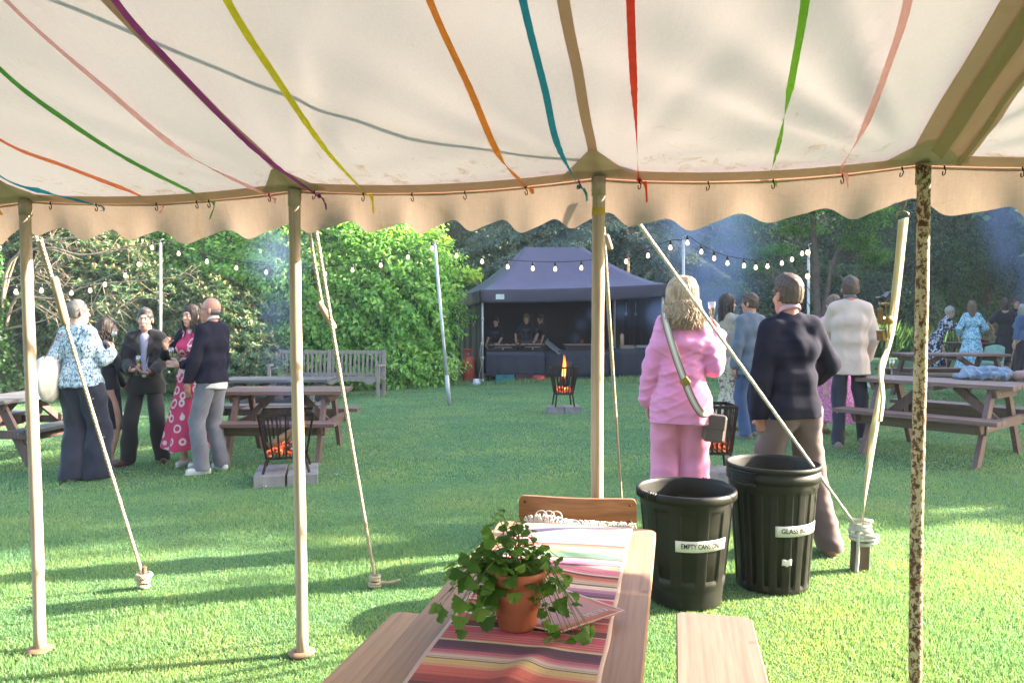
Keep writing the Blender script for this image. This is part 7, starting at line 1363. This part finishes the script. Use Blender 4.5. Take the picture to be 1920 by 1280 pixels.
rf = empty('fruit_bowl', V3(at(1857, 0, 16.95)[0], 16.95, tz)); tag(rf, 'low heap of red fruit on the far picnic table', 'fruit'); mb = MB(); mb.lathe([(.0001, 0), (.1, 0), (.15, .03), (.145, .03), (.1, .006), (.0001, .006)], (0, 0, 0), 20); mb.build('dish', pm('dark_dish', (.05, .03, .03), None, 9, .5), rf); mb = MB()
for k in range(40): a = random.uniform(0, 6.28); q_ = random.random() ** .6 * .11; S_p = V3(q_ * math.cos(a), q_ * math.sin(a), .03 + random.random() * .05 * (1 - q_ / .13)); mb.lathe([(.0001, -.018), (.012, -.012), (.018, 0), (.012, .014), (.0001, .018)], S_p, 8)
mb.build('berries', pm('red_berries', (.5, .03, .05), (.35, .02, .03), 20, .35), rf)
# pale green plastic chairs on the lawn behind
PGC = pm('pale_green_plastic', (.30, .52, .42), None, 9, .4, transl=.3)
for (x, y, a, lab) in ((gn(1622, 0, 11.2)[0], 11.2, 30, 'pale green plastic chair just right of the beige jacket'), (gn(1850, 0, 14.6)[0], 14.6, -60, 'pale green plastic chair in front of the black dress')):
    r = empty('plastic_chair', V3(x, y, float(terr(x, y))), a); tag(r, lab, 'chair', 'pale green plastic chairs'); mb = MB(); mb.grid(lambda u, v_: V3((u - .5) * .44, -.2 + .4 * v_, .42 - .03 * math.sin(math.pi * u) + .02 * math.sin(v_ * 3)), 8, 6); mb.build('seat', PGC, r, solid=.012)
    mb = MB(); mb.grid(lambda u, v_: V3((u - .5) * (.44 - .08 * v_), .2 + .12 * v_ + .05 * math.sin(math.pi * u), .43 + .40 * v_ - .05 * v_ * (2 * u - 1) ** 2), 8, 6); mb.build('backrest', PGC, r, solid=.012)
    for sx in (-1, 1):
        for sy in (-1, 1): mb = MB(); mb.tube([V3(sx * .18, sy * .17, .42), V3(sx * .23, sy * .23, 0)], .018, 6); mb.build('leg', PGC, r)
# ---------------------------------------------------------------- planting behind the lawn
def q_(n): return int(n * QG)
BRIGHT = leafmat('bright_leaf', [(0, (.05, .15, .04)), (.3, (.13, .31, .07)), (.7, (.25, .46, .11)), (1, (.42, .56, .18))], .42, .5, .35, patch=.2, pscale=.7)
MIDL = leafmat('mid_green_leaf', [(0, (.035, .09, .045)), (.4, (.07, .16, .06)), (.8, (.11, .22, .075)), (1, (.17, .29, .10))], .3, .5, .35, patch=.25, pscale=.5)
DARKL = leafmat('dark_leaf', [(0, (.014, .05, .028)), (.5, (.036, .10, .05)), (1, (.075, .155, .07))], .22, .5, .35, patch=.25, pscale=.5)
RHOL = leafmat('rhododendron_leaf', [(0, (.022, .06, .028)), (.5, (.06, .13, .05)), (.85, (.12, .20, .07)), (1, (.20, .27, .10))], .12, .35, .5, patch=.15, pscale=.8)
BUDM = leafmat('cream_bud', [(0, (.30, .25, .14)), (1, (.48, .40, .26))], .2, .7, .2, patch=0)
CEDL = leafmat('blue_cedar_needles', [(0, (.05, .10, .11)), (.5, (.10, .19, .20)), (1, (.20, .31, .31))], .1, .5, .4, patch=.2, pscale=.6)
IVY = leafmat('ivy_leaf', [(0, (.015, .05, .015)), (.5, (.04, .11, .025)), (1, (.09, .20, .04))], .2, .4, .5, patch=.15, pscale=.8)
PBARK = pm('pale_branch_bark', (.26, .21, .15), (.17, .13, .095), 12, .9, bump=.6, bscale=30)
def L_(px, py, Y, rx, ry, rz): p = at(px, py, Y); return (tuple(p), (rx, ry, rz))
# bright green shrubs from left of centre to the gazebo
leafy_tree('leafy_shrub', 'tall bright green dogwood-like shrub behind the garden bench, lit golden at the top', 'shrub', gn(700, 0, 18.0),
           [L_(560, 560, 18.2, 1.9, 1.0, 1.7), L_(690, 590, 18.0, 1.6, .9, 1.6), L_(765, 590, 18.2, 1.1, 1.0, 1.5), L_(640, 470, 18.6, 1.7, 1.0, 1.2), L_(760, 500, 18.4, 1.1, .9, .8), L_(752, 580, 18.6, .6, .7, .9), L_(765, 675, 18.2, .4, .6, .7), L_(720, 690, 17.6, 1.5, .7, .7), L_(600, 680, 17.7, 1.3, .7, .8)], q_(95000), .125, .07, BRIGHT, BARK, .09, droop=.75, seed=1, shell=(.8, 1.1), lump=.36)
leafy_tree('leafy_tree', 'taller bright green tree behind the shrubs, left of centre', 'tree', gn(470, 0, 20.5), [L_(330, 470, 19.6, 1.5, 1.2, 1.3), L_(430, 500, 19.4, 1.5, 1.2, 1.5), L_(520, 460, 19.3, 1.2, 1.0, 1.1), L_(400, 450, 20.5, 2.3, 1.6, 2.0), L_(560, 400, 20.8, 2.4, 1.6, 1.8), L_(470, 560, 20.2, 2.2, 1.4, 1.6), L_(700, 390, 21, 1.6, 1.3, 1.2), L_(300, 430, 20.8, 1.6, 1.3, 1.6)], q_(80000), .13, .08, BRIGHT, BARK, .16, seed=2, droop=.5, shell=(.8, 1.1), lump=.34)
# overhanging branch of yellow-green leaves by the leaning pole
leafy_tree('leafy_branch_tree', 'small tree with yellow-green drooping leaves over the leaning festoon pole', 'tree', gn(800, 0, 18.9), [L_(740, 425, 18.8, .8, .5, .3), L_(800, 450, 18.6, .55, .4, .22), L_(680, 420, 18.9, .6, .5, .3), L_(868, 515, 18.8, .42, .3, .16)], q_(8000), .12, .08, leafmat('yellow_green_leaf', [(0, (.14, .26, .04)), (.5, (.25, .40, .07)), (1, (.40, .52, .12))], .5, .5, .3, patch=.1), BARK, .05, seed=3, droop=.9, corescale=0, shell=(.2, 1.1))
# rhododendrons
def rhodo(name, lab, base, lobes, n, seed, **k):
    root = empty(name, base); tag(root, lab, 'shrub', 'rhododendrons at the left'); r = np.random.default_rng(seed); lb = [(tuple(np.array(c) - base), rad) for c, rad in lobes]; whorls(root, 'foliage', lb, q_(n), RHOL, BUDM, r, **k)
    mb = MB()
    for c, rad in lb: mb.tube(spline([V3(0, 0, 0), V3(c[0] * .4, c[1] * .5, c[2] * .4), V3(*c)], 4), list(np.linspace(.05, .02, 9)), 6)
    mb.build('stems', BARK, root)
rhodo('rhododendron', 'large dark rhododendron with cream buds behind the four standing people', gn(200, 0, 17.2), [L_(130, 560, 17.4, 1.5, 1.0, 1.9), L_(230, 600, 17.0, 1.3, .9, 1.5), L_(330, 620, 17.2, 1.3, .9, 1.15), L_(200, 530, 17.6, 1.3, 1.0, .9), L_(60, 520, 17.8, 1.2, 1.0, 1.6)], 9000, 5)
rhodo('rhododendron', 'lower rhododendron between the bald person and the garden bench', gn(440, 0, 16.4), [L_(400, 640, 16.6, 1.0, .8, 1.1), L_(460, 680, 16.2, .75, .7, .75), L_(400, 590, 17.0, .8, .8, .7), L_(500, 700, 16.0, .45, .5, .5)], 4600, 6)
rhodo('rhododendron', 'rhododendron at the far left above the bare branches', gn(20, 0, 18.2), [L_(60, 450, 18.6, 1.6, 1.0, 1.0), L_(170, 455, 18.6, 1.3, 1.0, .7), L_(-60, 500, 18.4, 1.3, 1.0, 1.6)], 4200, 7)
# ivy-clad trunk with bare branches at the left edge
tr0 = gnd(10, 740); tr0 = V3(-11.1, 16.0, float(terr(-8, 16))); troot = empty('old_tree', tr0); tag(troot, 'thick ivy-clad tree trunk at the left edge with long bare branches reaching right', 'tree')
W_ = lambda px, py, Y: at(px, py, Y) - tr0
limbs = []
rb_ = np.random.default_rng(4)
main = [([W_(5, 640, 16), W_(30, 560, 15.9), W_(100, 560, 15.6), W_(170, 535, 15.4), W_(260, 527, 15.3), W_(330, 520, 15.3)], .05, .012), ([W_(0, 600, 16), W_(20, 490, 15.8), W_(90, 465, 15.5), W_(150, 478, 15.3), W_(220, 470, 15.2), W_(310, 455, 15.2)], .055, .012), ([W_(0, 580, 16), W_(40, 465, 15.9), W_(110, 450, 15.6), W_(190, 440, 15.4), W_(300, 432, 15.2)], .04, .01), ([W_(0, 600, 16), W_(60, 570, 15.7), W_(120, 600, 15.4), W_(180, 595, 15.3), W_(260, 560, 15.2)], .03, .008), ([W_(-20, 520, 16), W_(30, 520, 15.8), W_(80, 500, 15.6)], .03, .012), ([W_(-5, 620, 16), W_(60, 607, 15.7), W_(120, 590, 15.5), W_(200, 575, 15.3)], .03, .008)]
for pts, a_, b_ in main:
    limbs.append((pts, a_ * .72, b_ * .7)); sp_ = spline(pts, 4)
    for k in range(13):
        p = sp_[rb_.integers(4, len(sp_))]; d = nrm(V3(rb_.uniform(.2, 1.2), rb_.uniform(-.4, .4), rb_.uniform(-.7, .5))); L0 = rb_.uniform(.25, .9); q1 = p + d * L0 * .5 + V3(0, 0, rb_.uniform(-.08, .08)); q2 = p + d * L0 + V3(0, 0, rb_.uniform(-.15, .15)); limbs.append(([p, q1, q2], .008, .003))
        for _ in range(2): e = q1 + nrm(V3(rb_.uniform(0, 1), rb_.uniform(-.4, .4), rb_.uniform(-.8, .6))) * rb_.uniform(.15, .4); limbs.append(([q1, (q1 + e) / 2 + V3(0, 0, .02), e], .006, .003))
mb = MB()
for pts, a_, b_ in limbs: sp_ = spline(pts, 4 if a_ > .011 else 2); mb.tube(sp_, list(np.linspace(a_, b_, len(sp_))), 5)
mb.build('branches', PBARK, troot)
mb = MB(); tp_ = [V3(.1, 0, -.1), V3(0, 0, .7), V3(-.25, 0, 1.6), V3(-.3, 0, 3.0), V3(-.2, 0, 5)]; n_ = 20; sp_ = spline(tp_, 6); vs_ = []
for i, p in enumerate(sp_):
    for k in range(n_): a = 2 * math.pi * k / n_; r_ = (.50 - .25 * i / len(sp_) + .22 * math.exp(-i / 3)) * (1 + .16 * math.sin(3 * a + i * .25) + .06 * math.sin(9 * a + i * .6)); vs_.append(p + V3(r_ * math.cos(a), r_ * math.sin(a), 0))
mb.add(vs_, [(i * n_ + k, i * n_ + (k + 1) % n_, (i + 1) * n_ + (k + 1) % n_, (i + 1) * n_ + k) for i in range(len(sp_) - 1) for k in range(n_)], True); mb.build('trunk', pm('furrowed_bark', (.24, .17, .14), (.11, .08, .065), 4, .95, bump=1, bscale=7, bdist=.06, stretch=(4, 4, .8)), troot)
r = np.random.default_rng(8); n = q_(4200); an_ = r.uniform(math.pi * .9, math.pi * 2.1, n); zz = r.uniform(.0, 3.4, n); msk = (np.sin(an_ * 2.3 + zz * 1.9) + r.normal(size=n) * .25 + (zz > 1.3) * .9 + (an_ > 5.6) * .9) > .1; an_ = an_[msk]; zz = zz[msk]; rr = .50 - .06 * zz + r.uniform(0, .12, len(zz)); cx_ = np.interp(zz, [0, .7, 1.6, 3], [.1, 0, -.25, -.3]); P_ = np.stack([cx_ + rr * np.cos(an_), rr * np.sin(an_), zz], 1); O_ = np.stack([np.cos(an_), np.sin(an_), 0 * an_ + .3], 1)
leafmesh('ivy', P_, O_ * .3 + unit(len(P_), r) * .6 - [0, 0, .4], O_ + unit(len(P_), r) * .4, .11 * r.uniform(.6, 1.2, len(P_)), .10, IVY, troot)
# cedar behind the gazebo: flat sprays of blue-green needles
def cedar(lab, base, specs, seed, mat=CEDL):
    root = empty('cedar', base); tag(root, lab, 'tree', 'blue-green cedars behind the gazebo'); r = np.random.default_rng(seed); PP = []; DD = []; NN = []; mb = MB()
    for (pa, pb_, wd) in specs:
        pa = np.array(pa) - base; pb_ = np.array(pb_) - base; d = nrm(pb_ - pa); Lm = np.linalg.norm(pb_ - pa); sd_ = nrm(np.cross(d, (0, 0, 1))); mb.tube([pa, (pa + pb_) / 2 + V3(0, 0, .1), pb_], [.05, .03, .012], 5)
        for k in range(int(Lm * 22)):
            t = r.random(); o = pa + (pb_ - pa) * t + V3(0, 0, .1 * math.sin(math.pi * t)); lat = r.choice([-1, 1]); sdir = nrm(sd_ * lat + d * r.uniform(.2, 1.2) + V3(0, 0, r.uniform(-.35, .12))); sl = wd * (1.15 - t) * r.uniform(.4, 1.1)
            n = max(int(sl * 60 * QG), 4); u = np.sort(r.random(n)); c = o + sdir * (sl * u)[:, None] - np.array([0, 0, 1.0]) * (.18 * sl * u ** 2)[:, None]; PP.append(c); dn = sdir * .7 + r.normal(size=(n, 3)) * .55; dn[:, 2] += .1; DD.append(dn); NN.append(np.array([0, 0, 1.0]) + r.normal(size=(n, 3)) * .4); mb.tube([o, o + sdir * sl * .9], .008, 3, caps=False)
    P_ = np.concatenate(PP); leafmesh('foliage', P_, np.concatenate(DD), np.concatenate(NN), .13 * r.uniform(.6, 1.3, len(P_)), .022, mat, root, fold=.1); mb.tube([V3(0, 0, -.1), V3(0, 0, 9)], [.22, .12], 10); mb.build('trunk', BARK, root)
specs = []; r = np.random.default_rng(21)
for (sx, sy, ex, ey, Y) in [(1180, 330, 1010, 420, 24), (1150, 360, 880, 450, 24), (1150, 380, 840, 480, 23.5), (1150, 400, 900, 510, 23), (1170, 380, 1080, 460, 22.5), (1180, 400, 1230, 460, 22.5), (1180, 370, 1330, 440, 23), (1190, 400, 1380, 470, 23), (1180, 430, 1300, 520, 23), (1200, 420, 1390, 545, 23.5), (1150, 420, 1000, 480, 22.6), (1180, 350, 1400, 400, 24), (1150, 330, 860, 405, 25), (1180, 450, 1290, 560, 22.8), (1190, 300, 1100, 380, 23), (1180, 300, 1280, 390, 23), (1150, 450, 930, 540, 24), (1160, 300, 940, 380, 24)]:
    specs.append((at(sx, sy, 25.0), at(ex, ey, Y - 1), 1.5))
cedar('blue-green cedar with flat drooping sprays behind the gazebo', gn(1170, 0, 25.2), specs, 5)
# dark backdrop trees and right-hand side
def dt(lab, px, Y, lobes, n, seed, mat=DARKL, L=.14, W=.075, group='dark trees behind the lawn', **k): return leafy_tree('dark_tree', lab, 'tree', gn(px, 0, Y), lobes, q_(n), L, W, mat, BARK, .22, group=group, seed=seed, **k)
dt('dark tree behind the cedar, above the left half of the gazebo', 960, 29, [L_(900, 430, 29, 3.2, 2, 3.0), L_(1040, 400, 29.5, 3.0, 2, 3.0), L_(880, 560, 28.5, 2.6, 1.8, 2.6), L_(800, 400, 29, 2.2, 1.8, 2.5)], 42000, 31, shell=(.85, 1.08))
dt('dark tree behind the right half of the gazebo roof', 1220, 30, [L_(1180, 440, 30, 3.2, 2, 3.2), L_(1320, 420, 30, 3.0, 2, 3.4), L_(1260, 590, 29, 3.0, 1.8, 2.2)], 42000, 32, shell=(.85, 1.08))
dt('dark bushy tree behind the navy sweater', 1420, 31, [L_(1420, 560, 29, 2.6, 1.6, 2.4), L_(1480, 430, 32, 3.2, 2, 3.4), L_(1400, 640, 27.5, 2.2, 1.4, 1.4)], 32000, 33, shell=(.85, 1.08))
dt('dense dark evergreen behind the ratchet strap', 1640, 33, [L_(1600, 450, 33, 3.0, 2, 4.2), L_(1720, 430, 33, 3.0, 2, 4.4), L_(1560, 580, 31, 2.2, 1.6, 2.2)], 36000, 34, shell=(.85, 1.08))
dt('broad dark tree right of the rusty pole', 1830, 35, [L_(1830, 470, 35, 3.6, 2, 3.2), L_(1930, 440, 35, 3.4, 2, 4.0), L_(1790, 400, 36, 3.0, 2, 3.2)], 40000, 35, mat=MIDL, shell=(.85, 1.08))
dt('broad dark tree leaning over the brick wall', 1850, 29.5, [L_(1760, 470, 29.3, 2.4, 1.4, 1.7), L_(1860, 450, 29.2, 2.6, 1.4, 1.8), L_(1950, 470, 29, 2.0, 1.4, 2.0), L_(1800, 390, 29.5, 2.4, 1.5, 1.6)], 46000, 38, L=.12, W=.065)
dt('dark tree filling the gap above the bright green shrubs at the left', 150, 24, [L_(100, 430, 24, 3.2, 2, 3.2), L_(330, 400, 24.5, 3.0, 2, 3.0), L_(550, 380, 25, 3.0, 2, 2.8), L_(-80, 520, 23.5, 2.6, 2, 3.5)], 30000, 36, mat=MIDL, shell=(.85, 1.08))
leafy_tree('clipped_hedge', 'rounded dark hedge behind the beige jacket and the strap', 'hedge', gn(1650, 0, 28), [L_(1640, 590, 28, 1.5, 1.2, 1.5), L_(1700, 600, 28.2, 1.4, 1.2, 1.3), L_(1590, 640, 27.6, 1.1, 1.0, 1.0), L_(1680, 660, 27, 1.3, .8, .7)], q_(34000), .10, .07, DARKL, BARK, .08, seed=37, lump=.08, shell=(.92, 1.04), corescale=.88)
# feathery tree with two visible stems on the right
ft = gn(1530, 0, 22.5); fr_ = empty('feathery_tree', ft); tag(fr_, 'feathery green tree with two bare brown stems behind the beige jacket', 'tree'); Wf = lambda px, py, Y=22.5: at(px, py, Y) - ft
lim = []; rf_ = np.random.default_rng(9)
st = [([V3(0, 0, -.1), Wf(1533, 600), Wf(1528, 500), Wf(1525, 430), Wf(1522, 340)], .14, .07), ([Wf(1533, 640), Wf(1548, 560), Wf(1562, 490), Wf(1590, 440), Wf(1600, 400)], .08, .03), ([Wf(1528, 440), Wf(1480, 400), Wf(1430, 385)], .04, .015), ([Wf(1530, 470), Wf(1450, 440), Wf(1400, 455), Wf(1370, 480)], .02, .006), ([Wf(1530, 560), Wf(1480, 520), Wf(1420, 515), Wf(1390, 520)], .02, .006), ([Wf(1560, 500), Wf(1600, 480), Wf(1640, 495)], .02, .006)]
lim += st
for pts, a_, b_ in st[1:]:
    sp_ = spline(pts, 4)
    for k in range(26): p = sp_[rf_.integers(2, len(sp_))]; d = nrm(V3(rf_.uniform(-1, 1), rf_.uniform(-.5, .5), rf_.uniform(-.4, .8))); L0 = rf_.uniform(.3, 1.3); lim.append(([p, p + d * L0 * .5 + V3(0, 0, .05), p + d * L0], .012, .003))
mb = MB()
for pts, a_, b_ in lim: sp_ = spline(pts, 4); mb.tube(sp_, list(np.linspace(a_, b_, len(sp_))), 6)
mb.build('trunk', pm('brown_bark', (.17, .12, .10), (.10, .07, .055), 6, .9, bump=.6, bscale=18), fr_)
lb = [(tuple(Wf(px, py, Y)), rad) for px, py, Y, rad in [(1400, 410, 22, (.9, .8, .35)), (1470, 390, 22.3, (.9, .8, .45)), (1380, 450, 22, (.6, .6, .25)), (1560, 380, 22, (1.0, .8, .35)), (1620, 400, 22, (.8, .7, .5)), (1440, 470, 22, (.8, .7, .2)), (1610, 450, 22.2, (.6, .5, .3)), (1400, 500, 22, (.7, .6, .2)), (1500, 430, 22.8, (.8, .6, .2)), (1640, 480, 22.4, (.5, .5, .25)), (1360, 540, 22.6, (.6, .5, .3))]]
P_, O_ = lobe_points(lb, q_(17000), .25, (.2, 1.15), rf_); k = len(P_); D_ = unit(k, rf_) * .8 + np.array([0, 0, -.5]); leafmesh('crown', P_, D_, unit(k, rf_) * .6 + [0, 0, 1], .13 * rf_.uniform(.6, 1.2, k), .038, leafmat('feathery_leaf', [(0, (.04, .12, .035)), (.5, (.08, .20, .05)), (1, (.17, .32, .08))], .4, .5, .3, patch=.15), fr_)
# brick wall with ivy
bw = empty('garden_wall', V3(14, 30.0, .24)); tag(bw, 'old brick garden wall overgrown with ivy behind the far guests', 'wall'); mb = MB(); mb.box((0, 0, 1.3), (16, .35, 2.8)); m, nt, out = newmat('old_brick'); br_ = N(nt, 'ShaderNodeTexBrick'); br_.inputs['Scale'].default_value = 4.2; br_.inputs['Color1'].default_value = (.16, .085, .055, 1); br_.inputs['Color2'].default_value = (.11, .065, .05, 1); br_.inputs['Mortar'].default_value = (.16, .14, .12, 1); br_.inputs['Mortar Size'].default_value = .015; vm = N(nt, 'ShaderNodeTexCoord'); mp = N(nt, 'ShaderNodeMapping'); mp.inputs['Rotation'].default_value = (R(90), 0, 0); nt.links.new(vm.outputs['Object'], mp.inputs[0]); nt.links.new(mp.outputs[0], br_.inputs[0]); finish(nt, out, mix(nt, br_.outputs[0], ramp(nt, noi(nt, coords(nt), 2, 5), [(.35, (.5, .55, .45)), (.65, (1.1, 1.1, 1.1))]), 1.0, 'MULTIPLY'), .9, 0, br_.outputs['Fac'], .5, .01); mb.build('brickwork', m, bw)
r = np.random.default_rng(15); n = q_(60000); x = r.uniform(-8, 8, n); z = r.uniform(.0, 3.5, n); bare = np.exp(-((x - 5.2) / 1.9) ** 2 - ((z - .75) / .75) ** 2); keep = r.random(n) > bare * 1.15; keep &= (z > .4 + .5 * np.sin(x * 1.7)) | (r.random(n) < .5); x = x[keep]; z = z[keep]; n = len(x); dep = (.25 + .16 * np.sin(x * 2.3 + z * 1.5) + .12 * np.sin(x * 5.3 - z * 3)) + r.uniform(0, .12, n); P_ = np.stack([x, -.175 - np.maximum(dep, .03), z], 1)
leafmesh('ivy', P_, unit(n, r) * .5 + [0, -.2, -.7], unit(n, r) * .5 + [0, -1, .35], .13 * r.uniform(.6, 1.2, n), .11, IVY, bw)
# border of tall grassy leaves at the foot of the wall
def tuft(px, Y, hh, n, seed, lab):
    b = gn(px, 0, Y); root = empty('border_plant', b); tag(root, lab, 'plant', 'tufted plants along the wall'); r = np.random.default_rng(seed); P_ = np.stack([r.normal(0, .35, n), r.normal(0, .2, n), 0 * r.random(n)], 1); D_ = unit(n, r) * .45 + [0, 0, 1]; leafmesh('leaves', P_, D_, unit(n, r), hh * r.uniform(.5, 1.1, n), .035, MIDL, root, fold=.1)
tuft(1655, 25.5, 1.3, 500, 1, 'tall arching grass clump behind the ratchet'); tuft(1715, 25.8, 1.1, 420, 2, 'leafy border clump right of the rusty pole'); tuft(1760, 27, 1.0, 400, 3, 'border clump left of the bending person'); tuft(1860, 28.5, .7, 300, 4, 'low border clump under the bare brick'); tuft(1600, 26, .8, 300, 5, 'low border clump right of the beige jacket')
# trees outside the frame to the right that shade the lawn
def shade(lab, x, y, lobes, n, seed): leafy_tree('shade_tree', lab, 'tree', V3(x, y, .2), lobes, q_(n), .34, .24, MIDL, BARK, .3, group='tall trees at the right side of the lawn', seed=seed, lump=.3, shell=(.6, 1.1), corescale=.62)
for i, (x, y, h_, lab) in enumerate(SHADE):
    rr_ = np.random.default_rng(50 + i); lbs = []
    for (dx, dy, dz, r_) in ((0, 0, h_ * .72, .24), (-.6, .9, h_ * .5, .22), (.5, -.7, h_ * .52, .2), (.3, .8, h_ * .85, .16), (0, 0, h_ * .3, .2), (-.3, -.9, h_ * .3, .15)): lbs.append(((x + dx * 1.6, y + dy * 1.4, dz), (h_ * r_, h_ * r_ * .82, h_ * r_)))
    shade(lab, x, y, lbs, 9000, 50 + i)

# ---------------------------------------------------------------- overall lightness of the surfaces, balanced against the exposure
KEEP = {'lawn': 1.0, 'grass_blades': 1.0, 'cream_canvas': 1, 'hessian_valance': 1, 'black_canopy_skylit': 1, 'navy_black_cloth': 1, 'tan_webbing': .9, 'olive_patch': .9, 'brown_webbing': .9, 'beige_linen': .85, 'navy_sweater': .62, 'coriander_leaf': .62, 'woven_cotton': .7, 'pink_suit': .75, 'pink_suit_trousers': .75}
for m in bpy.data.materials:
    f = KEEP.get(m.name)
    if f is None: f = 1.0 if any(k in m.name for k in ('leaf', 'needles', 'bud', 'smoke', 'bark', 'brick', 'glass', 'wine')) else (1.15 if m.name.startswith('ribbon') else (.55 if 'hair' in m.name else .68))
    if f == 1: continue
    nt = m.node_tree
    for n in list(nt.nodes):
        if n.type in ('BSDF_PRINCIPLED', 'BSDF_TRANSLUCENT'):
            s_ = n.inputs[0]
            if s_.is_linked:
                src = s_.links[0].from_socket; nt.links.new(mix(nt, src, (f, f, f), 1.0, 'MULTIPLY'), s_)
            else: s_.default_value = [x * f for x in s_.default_value[:3]] + [1]

if HAZE:
    m, nt, out = newmat('thin_haze'); pv = N(nt, 'ShaderNodeVolumePrincipled'); pv.inputs['Color'].default_value = (.85, .9, 1, 1); pv.inputs['Density'].default_value = HAZE; pv.inputs['Anisotropy'].default_value = .2; nt.links.new(pv.outputs[0], out.inputs['Volume'])
    mb = MB(); mb.box((2, 18, 6.2), (70, 50, 15.5)); o = mb.build('haze', m); tag(o, kind='stuff')
